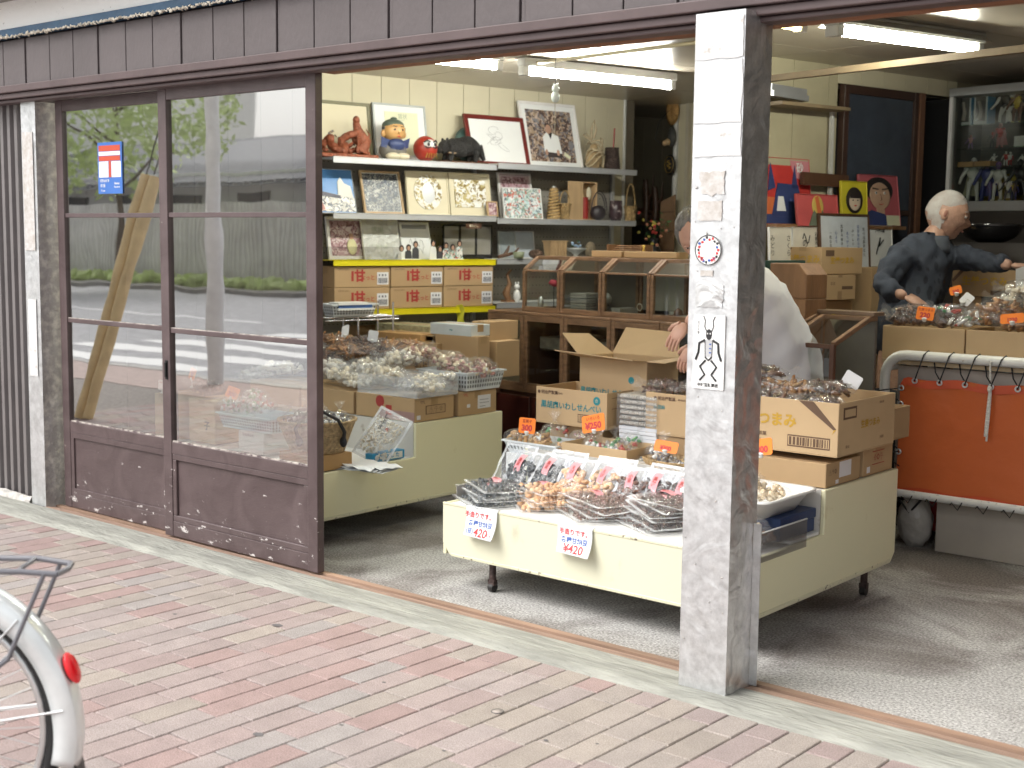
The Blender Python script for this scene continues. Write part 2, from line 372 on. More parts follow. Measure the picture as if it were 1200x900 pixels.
grout = M('grout', (0.27, 0.245, 0.225), 0.9, var=0.35, vs_=30, bump=0.4, bs=200)
b = MB(); b.box(-60, 60, 0.2, 3.43, -0.3, -0.006, grout); b.box(-60, 60, -0.75, 0.198, -0.3, -0.002, M('paving_plain', (0.42, 0.33, 0.30), 0.8, var=0.15, vs_=9, bump=.3)); struct(b.build('pavement_bed'))
b = MB(); b.box(-60, 60, -0.92, -0.752, -0.3, 0.004, M('kerb_stone', (0.45, 0.44, 0.42), 0.85, var=0.12, vs_=12, bump=.4, bs=90)); struct(b.build('kerb'))
asph = M('asphalt', (0.40, 0.40, 0.41), 0.9, var=0.2, vs_=6, bump=.6, bs=160)
b = MB(); b.box(-150, 150, -14.0, -0.922, -0.5, -0.12, asph); struct(b.build('road'))
b = MB(); ln = M('road_paint', (0.8, 0.8, 0.79), 0.7, (0.0), c2=(0.45, 0.45, 0.45), thr=0.72, soft=0.06, vs_=9)
for i in range(9):
    y = -1.7 - i * 1.05; b.box(-16.8 + .15 * i, -12.4 + .15 * i, y - .5, y, -0.1195, -0.116, ln)
b.box(-150, -18.2, -7.6, -7.45, -0.1195, -0.116, ln); b.box(-9, 150, -7.6, -7.45, -0.1195, -0.116, ln)
struct(b.build('road_marking'))
gr = M('far_ground', (0.30, 0.29, 0.27), 0.9, var=0.2, vs_=2)
b = MB(); b.box(-150, 150, -120, -14.002, -0.5, 0.0, gr); b.box(-150, 150, 3.43, 120, -0.6, -0.13, gr); struct(b.build('ground'))
thr = M('threshold_concrete', (0.31, 0.31, 0.275), 0.85, var=0.30, vs_=7, bump=1.2, bs=30, stretch=(.5, 3, 1))
b = MB()
def thr_fn(u, v):
    x = -9.4 + u * 10.6; e = 3.418 + 0.012 * nz(x, 0, 0, 3) + 0.006 * nz(x, 5, 0, 14)
    y = e + (3.615 - e) * v; z = 0.010 + 0.006 * nz(x, y, 0, 6) * (1 - v) + 0.008 * min(1, v * 4) - (0.014 if v == 0 else 0)
    return (x, y, z)
b.grid(420, 8, thr_fn, thr); struct(b.build('threshold'))
floor_m = None
def floor_mat():
    m, n, p, o = nt('shop_floor_concrete'); N, L = n.nodes, n.links
    tc = N.new('ShaderNodeTexCoord')
    a = N.new('ShaderNodeTexNoise'); a.inputs['Scale'].default_value = 105; a.inputs['Detail'].default_value = 5; a.inputs['Roughness'].default_value = .65; L.new(tc.outputs['Object'], a.inputs['Vector'])
    b_ = N.new('ShaderNodeTexNoise'); b_.inputs['Scale'].default_value = 1.6; b_.inputs['Detail'].default_value = 6; b_.inputs['Roughness'].default_value = .6; b_.inputs['Distortion'].default_value = .8; L.new(tc.outputs['Object'], b_.inputs['Vector'])
    c1 = N.new('ShaderNodeValToRGB'); e = c1.color_ramp.elements; e[0].position = .32; e[0].color = (.13, .125, .12, 1); e[1].position = .66; e[1].color = (.58, .57, .56, 1); k = e.new(.5); k.color = (.34, .332, .325, 1); L.new(a.outputs[0], c1.inputs[0])
    c2 = N.new('ShaderNodeValToRGB'); e = c2.color_ramp.elements; e[0].position = .38; e[0].color = (.50, .46, .44, 1); e[1].position = .56; e[1].color = (1.15, 1.15, 1.13, 1); L.new(b_.outputs[0], c2.inputs[0])
    mx = N.new('ShaderNodeMix'); mx.data_type = 'RGBA'; mx.blend_type = 'MULTIPLY'; mx.inputs[0].default_value = 1; L.new(c1.outputs[0], mx.inputs[6]); L.new(c2.outputs[0], mx.inputs[7])
    L.new(mx.outputs[2], p.inputs['Base Color']); p.inputs['Roughness'].default_value = .75
    bp = N.new('ShaderNodeBump'); bp.inputs['Distance'].default_value = .002; L.new(a.outputs[0], bp.inputs['Height']); L.new(bp.outputs[0], p.inputs['Normal'])
    return m
b = MB(); b.box(-9.4, 2.2, 3.712, 13, -0.1, 0.0, floor_mat()); struct(b.build('floor'))
b = MB(); rail = M('rail_wood', (0.30, 0.20, 0.15), 0.7, var=0.35, vs_=10, stretch=(.3, 5, 1), bump=.5)
b.box(-6.2, 1.2, 3.617, 3.634, -.02, 0.018, rail); b.box(-6.2, 1.2, 3.646, 3.663, -.02, 0.014, rail); b.box(-6.2, 1.2, 3.676, 3.708, -.02, 0.019, M('rail_orange', (0.31, 0.20, 0.14), .6, var=.35, vs_=4, stretch=(.4, 3, 1)))
b.box(-6.2, 1.2, 3.617, 3.708, -.03, 0.002, groove); struct(b.build('threshold_track'))
sf = thing('shopfront', 'brown boarded fascia and lintel under a white rendered wall', 'shopfront', (0, 0, 0))
b = MB()
for k in range(-16, 16):
    for j in range(3):
        x0 = -6.183 + k * 0.645 + j * 0.208
        b.box(x0 + .002, x0 + .204, 3.58, 3.60, 2.185, 2.408, fasc)
    b.box(-6.183 + k * .645 + .626, -6.183 + k * .645 + .643, 3.586, 3.60, 2.185, 2.408, fasc)
b.box(-16.5, 4.1, 3.600, 3.63, 2.185, 2.408, groove)
b.build('fascia_boards', sf, bevel=0.0015)
b = MB(); b.box(-16.5, 4.1, 3.552, 3.66, 2.146, 2.182, purple); b.box(-16.5, 4.1, 3.568, 3.66, 2.118, 2.144, purple)
b.box(-16.5, 4.1, 3.590, 3.66, 2.100, 2.116, purple)
b.build('lintel_moulding', sf, bevel=0.004, seg=2)
b = MB(); b.box(-16.5, 4.1, 3.662, 3.742, 2.129, 2.44, purple); b.box(-4.11, 4.1, 3.664, 3.750, 2.103, 2.127, rawwood); b.build('lintel', sf, bevel=0.003)
b = MB(); b.box(-16.5, 4.1, 3.545, 3.60, 2.418, 2.458, M('blue_flashing', (0.03, 0.075, 0.135), .6, var=.25, vs_=6, bump=.3)); b.build('flashing', sf, bevel=.002)
stu = M('white_stucco', (0.86, 0.85, 0.82), .9, c2=(0.30, 0.28, 0.25), thr=.70, soft=.02, vs_=55, bump=.5, bs=55)
b = MB(); b.box(-16.5, 4.1, 3.575, 3.80, 2.459, 6.2, stu); b.build('rendered_wall', sf)
b = MB()
rg = random.Random(3); x = -9.0
while x < -3.5:                                            # crumbling render along the flashing
    b.blob((x, 3.540, 2.415 + rg.uniform(-.004, .006)), (rg.uniform(.005, .014), .006, rg.uniform(.003, .008)), M('crumbled_render', (.62, .57, .48), .95, var=.3, vs_=60), jit=.35, smooth=False); x += rg.uniform(.006, .018)
b.build('crumbled_edge', sf)
cs_m = M('brown_siding', (0.17, 0.155, 0.155), .42, var=.1, bump=.1)
b = MB(); prof = []
x = -9.2
while x < -6.42: prof += [(x, 3.66), (x + .028, 3.66), (x + .036, 3.688), (x + .062, 3.688)]; x += .070
vs_ = [(px, py, z) for z in (0.02, 2.12) for px, py in prof]; n_ = len(prof)
b.add(vs_, [(i, i + 1, i + 1 + n_, i + n_) for i in range(n_ - 1)], cs_m)
b.box(-6.365, -6.340, 3.640, 3.70, 0.0, 2.10, M('aluminium_strip', (.75, .76, .77), .35, metal=.5))
tag(b.build('corrugated_siding', solid=0.0), 'dark brown corrugated metal siding beside the steel clad post at the shop corner', 'siding')
b = MB()
b.grid(60, 6, lambda u, v: (-9.2 + u * 2.84, 3.60 + .05 * v + .012 * nz(u * 30, v), -.03 + .075 * min(1, v * 1.8) * (1 + .25 * nz(u * 25, v * 3, 2))), M('rough_footing', (.5, .48, .45), .95, var=.3, vs_=20, bump=2, bs=40))
struct(b.build('siding_footing'))
b = MB(); q = GZ(583, 834, 0); b.tube([(q.x + .019 * math.cos(i * PI / 12), q.y + .019 * math.sin(i * PI / 12), .001) for i in range(25)], .0016, M('dull_iron', (.08, .075, .07), .6), 6); b.lathe([(0, .0015), (.018, .0015), (.018, 0)], M('survey_disc', (.36, .31, .28), .6), 24, c=(q.x, q.y, 0)); tag(b.build('survey_marker'), 'small round iron ringed survey marker set in one paving brick', 'survey marker')
b = MB(); rg = random.Random(21); stn = M('old_gum', (.13, .12, .12), .8)
for px, py, r in ((325, 733, .022), (205, 720, .01), (303, 861, .018), (450, 800, .008), (640, 868, .009), (250, 640, .008), (520, 880, .007), (700, 872, .006), (400, 850, .008), (140, 700, .010)):
    q = GZ(px, py, 0); b.prism([(q.x + r * (1 + .5 * nz(i, px)) * math.cos(i * PI / 7), 0) for i in range(1)] * 3, 0, 0, stn) if False else b.add([(q.x + r * (1 + .5 * nz(i * 1.3, px)) * math.cos(i * PI / 7), q.y + r * .7 * (1 + .5 * nz(i * 1.3, px)) * math.sin(i * PI / 7), .0014) for i in range(14)], [tuple(range(14))], stn)
struct(b.build('pavement_stain'))
def steel_mat(name, base, rough, patch=0.0, wave=0.02):
    m, n, p, o = nt(name); N, L = n.nodes, n.links; tc = N.new('ShaderNodeTexCoord')
    a = N.new('ShaderNodeTexNoise'); a.inputs['Scale'].default_value = 7; a.inputs['Detail'].default_value = 3; a.inputs['Distortion'].default_value = 1.2; L.new(tc.outputs['Object'], a.inputs['Vector'])
    b_ = N.new('ShaderNodeTexNoise'); b_.inputs['Scale'].default_value = 26; b_.inputs['Detail'].default_value = 9; b_.inputs['Roughness'].default_value = .75; L.new(tc.outputs['Object'], b_.inputs['Vector'])
    bp = N.new('ShaderNodeBump'); bp.inputs['Distance'].default_value = wave; L.new(a.outputs[0], bp.inputs['Height']); L.new(bp.outputs[0], p.inputs['Normal'])
    cr = N.new('ShaderNodeValToRGB'); e = cr.color_ramp.elements; e[0].position = .30; e[0].color = (*[k * .70 for k in base], 1); e[1].position = .62; e[1].color = (*base, 1); L.new(b_.outputs[0], cr.inputs[0])
    L.new(cr.outputs[0], p.inputs['Base Color']); p.inputs['Metallic'].default_value = .85; p.inputs['Roughness'].default_value = rough
    rr = N.new('ShaderNodeMapRange'); rr.inputs[3].default_value = rough; rr.inputs[4].default_value = rough + .3; L.new(b_.outputs[0], rr.inputs[0]); L.new(rr.outputs[0], p.inputs['Roughness'])
    return m
steel = steel_mat('dented_steel', (.80, .80, .80), .20, wave=.016)
steel_f = steel_mat('scuffed_steel', (.72, .73, .74), .32, wave=.005)
resid = M('old_paper_residue', (.62, .62, .62), .6, c2=(.42, .38, .34), thr=.66, soft=.05, vs_=26, bump=.05, bs=60)
resid2 = M('brown_glue_residue', (.42, .38, .34), .7, c2=(.60, .59, .58), thr=.5, soft=.2, vs_=40, bump=.15, bs=80)
pp = thing('steel_post', 'dented stainless steel clad post covered in old stickers between the two openings', 'post', (-2.132, 3.590, 0))
b = MB(); W, D_ = .0865, .082
def post_side(n_u, n_v, f, m): b.grid(n_u, n_v, f, m)
def dent(x, z, k): return .0032 * nz(x * 14, z * 5, k) + .0022 * nz(x * 30, z * 16, k + 5)
H_ = 2.13
post_side(10, 110, lambda u, v: (-W + 2 * W * u, -D_ - (dent(u, v * 8, 1.3) * .5 if 0 < u < 1 else 0), v * H_), steel_f)
post_side(10, 110, lambda u, v: (W + (dent(u, v * 8, 4.3) * 1.6 if 0 < u < 1 else 0), -D_ + 2 * D_ * u, v * H_), steel)
post_side(2, 4, lambda u, v: (W - 2 * W * u, D_, v * H_), steel); post_side(2, 4, lambda u, v: (-W, D_ - 2 * D_ * u, v * H_), steel_f)
b.build('cladding', pp)
b = MB(); b.box(W + .001, W + .028, D_ - .02, D_ - .016, 0.02, .55, steel_f); b.build('loose_flap', pp)
yy = -D_ - .0045
def patch(z0, z1, x0, x1, m, name, k, ragged=.006):
    b = MB(); q = []
    for i in range(24):
        t = i / 24; 
        if t < .25: a_ = (x0 + (x1 - x0) * t * 4, z1)
        elif t < .5: a_ = (x1, z1 + (z0 - z1) * (t - .25) * 4)
        elif t < .75: a_ = (x1 + (x0 - x1) * (t - .5) * 4, z0)
        else: a_ = (x0, z0 + (z1 - z0) * (t - .75) * 4)
        q.append((a_[0] + ragged * nz(i * 1.7, k, 1), a_[1] + ragged * nz(i * 1.3, k, 8)))
    b.prism(q, yy + .0010, yy + .0038, m); return b.build(name, pp)
patch(1.99, 2.115, -.082, .082, resid, 'paper_residue', 1); patch(1.80, 1.985, -.082, .082, resid, 'paper_residue', 2); patch(1.70, 1.795, -.08, .083, resid, 'paper_residue', 3)
patch(1.585, 1.655, -.055, .03, resid2, 'paper_residue', 4, .012); patch(1.505, 1.565, -.06, .025, resid2, 'paper_residue', 5, .004); patch(1.24, 1.31, -.06, .04, steel, 'paper_residue', 6, .012)
stw = M('sticker_paper', (.80, .80, .79), .5, var=.03); ink = M('black_ink', (.02, .02, .022), .6); redink = M('red_ink', (.55, .04, .045), .6); blueink = M('blue_ink', (.04, .10, .35), .6)
b = MB(); cz = 1.415; cx = -.018; b.prism([(cx + .047 * math.cos(t * PI / 20), cz + .047 * math.sin(t * PI / 20)) for t in range(40)], yy - .001, yy + .003, stw)
rg = random.Random(5)
ring = [(cx + .0455 * math.cos(t * PI / 20), yy - .0014, cz + .0455 * math.sin(t * PI / 20)) for t in range(41)]
b.tube(ring, .0016, ink, 5)
for i in range(22):
    a = i * 2 * PI / 22; r = rg.uniform(.031, .039); c = rg.choice([ink, ink, redink, blueink])
    q = [(cx + r * math.cos(a) + rg.uniform(.0035, .006) * math.cos(t * PI / 4), cz + r * math.sin(a) + rg.uniform(.0035, .006) * math.sin(t * PI / 4)) for t in range(8)]
    b.prism(q, yy - .0016, yy + .001, c)
for k in (-8, 8): b.text('花', .014, PL((cx + k * .0026, yy - .002, cz - .028), FX, FZ), redink, .02)
b.build('round_sticker', pp)
b = MB(); b.prism([(-.062, .985), (.05, .985), (.05, 1.215), (-.062, 1.215)], yy - .001, yy + .0032, stw)
def doodle(b, pts, r, m): b.tube([(x, yy - .0015, z) for x, z in pts], r, m, 5)
for s in (-1, 1):                                                           # a brush drawing of a horned dancer
    doodle(b, [(-.006 + s * .009, 1.165), (-.006 + s * .016, 1.18), (-.006 + s * .014, 1.198), (-.006 + s * .021, 1.212)], .0018, ink)
    doodle(b, [(-.006 + s * .014, 1.138), (-.006 + s * .034, 1.128), (-.006 + s * .036, 1.10), (-.006 + s * .046, 1.075)], .0042, ink)
    doodle(b, [(-.006 + s * .010, 1.075), (-.006 + s * .030, 1.055), (-.006 + s * .012, 1.03), (-.006 + s * .03, 1.012)], .0038, ink)
b.prism([(-.006 + .011 * math.cos(t * PI / 8), 1.155 + .017 * math.sin(t * PI / 8)) for t in range(16)], yy - .002, yy, ink)
for s in (-1, 1): b.prism([(-.006 + s * .005 + .0025 * math.cos(t * PI / 3), 1.158 + .0025 * math.sin(t * PI / 3)) for t in range(6)], yy - .0026, yy, stw)
b.prism([(-.02, 1.138), (.008, 1.138), (.006, 1.085), (-.018, 1.085)], yy - .0012, yy, M('grey_ink', (.45, .45, .46), .6))
doodle(b, [(-.02, 1.138), (-.018, 1.085)], .0014, ink); doodle(b, [(.008, 1.138), (.006, 1.085)], .0014, ink); doodle(b, [(-.018, 1.085), (-.006, 1.075), (.006, 1.085)], .003, ink)
for k in range(3): b.prism([(-.004, 1.123 - k * .013), (.003, 1.123 - k * .013), (.003, 1.127 - k * .013), (-.004, 1.127 - k * .013)], yy - .0018, yy, blueink)
b.vtext('北三人衆', .010, PL((-.044, yy - .0018, 1.175), FX, FZ), ink, 0); b.text('中村豆新聞店', .0125, PL((-.006, yy - .0018, .997), FX, FZ), ink, .03)
b.build('devil_sticker', pp)
patch(1.335, 1.352, -.045, -.0, resid2, 'tape_residue', 9, .002)
b = MB()
for i in range(26):
    x, z = rg.uniform(-.08, .08), rg.uniform(.1, 2.1); b.blob((x, yy + .003, z), (rg.uniform(.002, .006), .0014, rg.uniform(.002, .004)), resid2, jit=.3, rg=rg)
b.build('glue_specks', pp)
p2_ = thing('steel_post', 'grey metal clad post with torn paper traces beside the corrugated siding', 'post', (-6.248, 3.68, 0))
b = MB(); Wq, Dq = .068, .06
b.grid(8, 60, lambda u, v: (-Wq * 1.2 + 2.0 * Wq * u, -Dq - (.002 * nz(u * 9, v * 30, 3) if 0 < u < 1 else 0), v * 2.1), steel_f)
b.grid(6, 60, lambda u, v: (Wq * .8 + .01 * nz(u * 3, v * 12, 7), -Dq + 2 * Dq * u, v * 2.1), M('weathered_post_side', (.34, .32, .31), .7, c2=(.55, .52, .48), thr=.55, soft=.1, vs_=22, bump=.8))
b.build('cladding', p2_)
b = MB(); b.box(-.07, .03, -Dq - .0045, -Dq - .0035, 1.35, 1.95, resid2); b.box(-.06, .02, -Dq - .0045, -Dq - .0035, .7, 1.1, resid); b.build('paper_residue', p2_)
def door(x0, x1, y0, y1, label, hx):
    t = thing('sliding_door', label, 'door', ((x0 + x1) / 2, (y0 + y1) / 2, 0.022)); hw = (x1 - x0) / 2; hd = (y1 - y0) / 2
    b = MB(); S = .062
    b.box(-hw, -hw + S, -hd, hd, 0, 2.085, wornp); b.box(hw - S, hw, -hd, hd, 0, 2.085, wornp)
    b.box(-hw + S, hw - S, -hd + .002, hd - .002, 2.028, 2.083, wornp); b.box(-hw + S, hw - S, -hd + .002, hd - .002, 0.001, .075, wornp); b.box(-hw + S, hw - S, -hd + .002, hd - .002, .395, .452, wornp)
    b.build('frame', t, bevel=.003, seg=2)
    for z in (.975, 1.508):
        b = MB(); b.box(-hw + S, hw - S, -hd + .006, hd - .006, z - .011, z + .011, wornp); b.build('glazing_bar', t, bevel=.002)
    b = MB(); b.box(-hw + S, hw - S, -.004, .006, .075, .395, wornp); g_ = .028
    for (a, d) in ((0, -hd + .003), (g_ * .55, -hd + .010)):
        X0, X1, Z0, Z1 = -hw + S + a, hw - S - a, .075 + a, .395 - a; q = g_ - a
        b.box(X0, X1, d, -.003, Z0, Z0 + q, wornp); b.box(X0, X1, d, -.003, Z1 - q, Z1, wornp); b.box(X0, X0 + q, d + .0005, -.003, Z0 + q, Z1 - q, wornp); b.box(X1 - q, X1, d + .0005, -.003, Z0 + q, Z1 - q, wornp)
    b.build('lower_panel', t, bevel=.003)
    for z0, z1 in ((.452, .964), (.986, 1.497), (1.519, 2.028)):
        b = MB(); b.box(-hw + S, hw - S, -.002, .001, z0, z1, win_glass); b.build('glass_pane', t)
    b = MB(); putty = M('old_putty', (.55, .50, .45), .8, c2=(.10, .07, .075), thr=.52, soft=.12, vs_=40)
    b.box(-hw + S, hw - S, -hd + .006, -.003, .452, .458, putty); b.box(-hw + S, hw - S, -hd + .008, -.003, .986, .989, putty); b.build('putty_bead', t)
    b = MB(); k = M('iron_pull', (.02, .02, .02), .5, metal=.6); b.box(hx - .011, hx + .011, -hd - .003, -hd + .001, .745, .835, k); b.box(hx - .006, hx + .006, -hd - .010, -hd - .002, .755, .825, k)
    b.build('handle', t, bevel=.002)
    return t
door(-6.135, -5.178, 3.695, 3.727, 'brown glazed sliding door with a blue sticker, next to the corner post', .448)
door(-5.195, -4.115, 3.650, 3.688, 'brown glazed sliding door drawn beside the open shop entrance', -.505)
b = MB()
zs0, zs1 = 1.635, 1.883; xs0, xs1 = -5.772, -5.566; ys = 3.7035
sb_ = M('sticker_blue', (.05, .16, .50), .4, var=.05); sr_ = M('sticker_red', (.55, .075, .035), .4, var=.08)
b.box(xs0, xs1, ys, ys + .0015, zs0, zs1, sb_)
W_ = xs1 - xs0; Hh = zs1 - zs0
def srect(u0, u1, v0, v1, m, d=.0008): b.box(xs0 + u0 * W_, xs0 + u1 * W_, ys - d, ys, zs0 + v0 * Hh, zs0 + v1 * Hh, m)
srect(.05, .93, .83, .94, sr_); srect(.05, .93, .745, .82, stw); srect(.05, .93, .64, .735, sr_); srect(.05, .44, .32, .63, stw); srect(.57, .95, .32, .63, stw); srect(.46, .55, .32, .635, sr_)
b.text('切手はがき', .016, face(xs0 + W_ * .28, ys - .001, zs0 + Hh * .25), stw, .02); b.text('印 紙', .018, face(xs0 + W_ * .2, ys - .001, zs0 + Hh * .155), stw, .02); b.text('〒 post', .012, face(xs0 + W_ * .2, ys - .001, zs0 + Hh * .06), stw, .02)
b.text('Stamps', .015, face(xs0 + W_ * .78, ys - .001, zs0 + Hh * .2), stw, .02); b.text('Postcards', .012, face(xs0 + W_ * .78, ys - .001, zs0 + Hh * .13), stw, .02)
tag(b.build('post_sticker'), 'blue and red T mark sticker on the upper glass of the door', 'sticker')
WL = -7.10; ZC = 2.43
def board_wall(name, a, b_, z0, z1, m, step=.21, th=.08, side=1, gr_=.004):
    """upright wallboards from a to b"""
    a = V(a); b_ = V(b_); d = (b_ - a); l = d.length; d.normalize(); nn = V((d.y, -d.x, 0)) * side
    T = PL((a.x, a.y, 0), d, FZ); mb = MB()
    x = 0
    while x < l - .001:
        x2 = min(l, x + step); mb.box(x + gr_ / 2, x2 - gr_ / 2, z0, z1, -.006, 0, m, T); x = x2
    mb.box(0, l, z0, z1, -th, -.0062, M('wall_gap', (.12, .10, .07), .9), T)
    return struct(mb.build(name))
def wallI(name, u0, w0, u1, w1, z0, z1, m, **k): return board_wall(name, I(u0, w0), I(u1, w1), z0, z1, m, **k)
# the board faces lie toward +z of PL = d x up ; for a wall along +u this faces +w (into the room)
wallI('wall_left', 4.03, WL, 6.50, WL, 0, ZC, creamwall)
wallI('wall_left_front', 2.36, WL, 4.03, WL, 0, ZC, M('dark_plum_board', (.075, .055, .055), .5, var=.15))
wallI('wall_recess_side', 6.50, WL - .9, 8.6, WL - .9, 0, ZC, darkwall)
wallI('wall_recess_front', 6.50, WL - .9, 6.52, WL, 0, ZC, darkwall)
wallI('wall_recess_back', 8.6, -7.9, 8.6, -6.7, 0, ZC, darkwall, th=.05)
wallI('wall_back', 7.0, WL + .02, 7.0, -5.6, 0, ZC, creamwall)
wallI('wall_middle', 5.42, -4.88, 6.10, -4.88, 0, ZC, M('olive_wallboard', (.40, .36, .24), .7, var=.08), step=.3)
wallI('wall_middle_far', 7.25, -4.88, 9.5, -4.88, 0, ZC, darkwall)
wallI('wall_middle_top', 6.10, -4.88, 7.25, -4.88, 2.335, ZC, creamwall)
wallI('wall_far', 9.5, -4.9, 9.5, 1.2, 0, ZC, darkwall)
wallI('wall_right', 9.5, 1.6, 2.5, 1.6, 0, ZC, creamwall)
b = MB(); tr_ = M('grey_trim', (.55, .55, .52), .5)
for (u, w_) in ((6.995, WL + .03), ): 
    p = I(u, w_); b.cyl((p.x, p.y, 0), (p.x, p.y, ZC), .022, tr_, n=8)
p = I(6.5, WL + .005); b.cyl((p.x, p.y, 0), (p.x, p.y, ZC), .012, tr_, n=8)
q0, q1 = I(6.99, -6.93, 0), I(6.99, -6.93, ZC); b.bar(q0, q1, .05, .03, M('beige_batten', (.5, .46, .36), .6), up=(DW))
struct(b.build('wall_trim'))
ceil_m = M('ceiling_board', (.42, .37, .29), .38, var=.10, vs_=1.2, coat=.25)
b = MB()
T = Matrix.Rotation(RI, 4, 'Z')
for i in range(-14, 4):
    for j in range(0, 12):
        x0, y0 = i * .91 + .003, 1.0 + j * .91 + .003
        c = T @ V((x0 + .45, y0 + .45, 0))
        if c.y < 4.25 or c.y > 12.2 or c.x > 1.8 or c.x < -9.5: continue
        b.box(x0, x0 + .904, y0, y0 + .904, ZC, ZC + .02, ceil_m, T)
b.box(-10, 2.4, 3.746, 13, ZC + .021, ZC + .06, ceil_m)
struct(b.build('ceiling'))
b = MB(); b.box(-9.6, 2.4, 3.4, 13.2, 2.6, 2.72, gr); b.box(-9.7, -9.4, 3.8, 13.2, -.1, 2.59, gr); b.box(2.2, 2.4, 3.8, 13.2, -.1, 2.59, gr); b.box(-9.4, 2.2, 13.0, 13.2, -.1, 2.59, gr); struct(b.build('wall_outer'))
# ceiling battens and wires
bt = M('yellow_batten', (.19, .14, .08), .6, var=.15)
b = MB(); A_, B_ = AW(880, 95, -4.80), None
b.bar(AW(845, 99, -4.84), GZ(1240, 52.5, AW(845, 99, -4.84).z), .035, .030, bt); tag(b.build('ceiling_beam'), 'light wooden beam crossing under the ceiling behind the long tube lamp', 'beam')
b = MB(); P0 = GZ(626, 74, 2.40); P1 = GZ(816, 50, 2.40); b.tube([P0, P1], .010, M('conduit', (.5, .45, .30), .5), 8); tag(b.build('ceiling_conduit'), 'thin yellowed conduit along the ceiling above the white tube lamp', 'conduit')
b = MB(); b.box(1.05, 1.2, 3.55, 3.72, 0, 2.1, steel_f); tag(b.build('corner_post'), 'plain steel clad post at the far end of the second opening', 'post')
b = MB(); b.box(1.2, 4.1, 3.64, 3.76, 0, 2.117, cs_m); tag(b.build('end_siding'), 'plain brown siding closing the shopfront at its far end', 'siding')
# sliding door to the back room, dark passage
fd = thing('frosted_door', 'dark framed sliding door with bluish frosted panes beside the dark passage', 'door', I(6.12, -4.865), RS)
dk = M('dark_door_frame', (.045, .022, .015), .5, var=.2); fg = M('frosted_pane', (.045, .055, .075), .25, var=.25, vs_=3)
b = MB(); b.box(0, .045, -.02, .02, 0, 2.33, dk); b.box(.66, .70, -.02, .02, 0, 2.33, dk); b.box(.045, .66, -.018, .018, 2.28, 2.33, dk); b.box(.045, .66, -.018, .018, 1.60, 1.63, dk); b.box(.045, .66, -.018, .018, 0, .1, dk)
b.box(.70, .75, -.03, .01, 0, 2.33, M('brown_jamb', (.14, .065, .035), .5, var=.2))
b.build('frame', fd, bevel=.002)
for z0, z1 in ((1.63, 2.28), (.1, 1.60)):
    b = MB(); b.box(.045, .66, -.004, .004, z0, z1, fg); b.build('frosted_pane', fd)
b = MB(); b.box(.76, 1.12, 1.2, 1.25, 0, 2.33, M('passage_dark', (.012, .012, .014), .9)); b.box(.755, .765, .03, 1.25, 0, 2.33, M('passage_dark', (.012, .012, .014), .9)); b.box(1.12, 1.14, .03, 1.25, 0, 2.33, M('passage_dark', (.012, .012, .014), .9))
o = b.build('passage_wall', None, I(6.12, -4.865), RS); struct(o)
b = MB(); b.box(.70, 1.16, .1, .14, 2.335, 2.43, creamwall); struct(b.build('passage_header', None, I(6.12, -4.865), RS))
b = MB()
A_ = AW(905, 121, -4.80); B_ = AW(985, 129, -4.80); b.bar(A_, B_, .14, .018, bt); b.bar(AW(975, 131, -4.85), AW(972, 235, -4.85), .02, .02, tr_)
tag(b.build('wall_shelf_rail'), 'narrow wooden ledge on the olive wall with a thin upright pipe', 'ledge')
def tree(x, y, h, r, label, seed, cm):
    t = thing('tree', label, 'tree', (x, y, 0)); rg = random.Random(seed); bk = M('bark', (.12, .09, .07), .9, bump=1)
    b = MB(); b.tube([(0, 0, -.1), (.05, 0, h * .25), (-.05, .05, h * .5), (.1, 0, h * .8)], [.16, .12, .09, .03], bk, 8)
    for i in range(7):
        a = i * .9; z = h * (.35 + .06 * i); b.tube([(0, 0, z), (math.cos(a) * r * .4, math.sin(a) * r * .4, z + h * .12), (math.cos(a) * r * .8, math.sin(a) * r * .8, z + h * .14)], [.05, .03, .012], bk, 6)
    b.build('trunk', t)
    b = MB(); vs_, fs = [], []
    for k in range(4600):
        while True:
            d = V((rg.uniform(-1, 1), rg.uniform(-1, 1), rg.uniform(-1, 1)))
            if d.length < 1 and d.length > .25 and nz(d.x * 2.2, d.y * 2.2, d.z * 2.2 + seed) > -.12: break
        c = V((d.x * r, d.y * r, h * .68 + d.z * h * .36)); s = rg.uniform(.08, .16); q = Matrix.Rotation(rg.uniform(0, 6.28), 3, V((rg.uniform(-1, 1), rg.uniform(-1, 1), rg.uniform(-1, 1) + .01)))
        k0 = len(vs_); vs_ += [c + q @ V((-s, 0, 0)), c + q @ V((0, -s * .5, 0)), c + q @ V((s, 0, 0)), c + q @ V((0, s * .5, 0))]; fs.append((k0, k0 + 1, k0 + 2, k0 + 3))
    b.add(vs_, fs, cm); b.build('crown', t)
lf1 = M('willow_leaf', (.55, .66, .28), .6, var=.25, vs_=1.5)
tree(-30.2, -12.6, 7.0, 3.3, 'pale green willow across the street', 2, lf1)
b = MB(); x = -70
fm = M('fence_sheet', (.74, .72, .70), .6, var=.2, vs_=1)
while x < -8: b.box(x, x + .16, -16.03, -16.0, 0, 2.3, fm); b.box(x + .16, x + .2, -16.06, -16.03, 0, 2.3, fm); x += .2
tag(b.build('fence'), 'brown board fence across the street', 'fence')
hb = thing('house', 'white two storey house with a grey tiled roof across the street', 'house', (-36, -21, 0)); hb.scale = (1, 1, .62)
b = MB(); hw_ = M('house_white', (.88, .88, .87), .8, var=.03)
b.box(-9, 9, -4, 4, 0, 5.2, hw_); b.build('wall', hb)
b = MB(); rt = M('roof_tile', (.19, .20, .22), .5, var=.15)
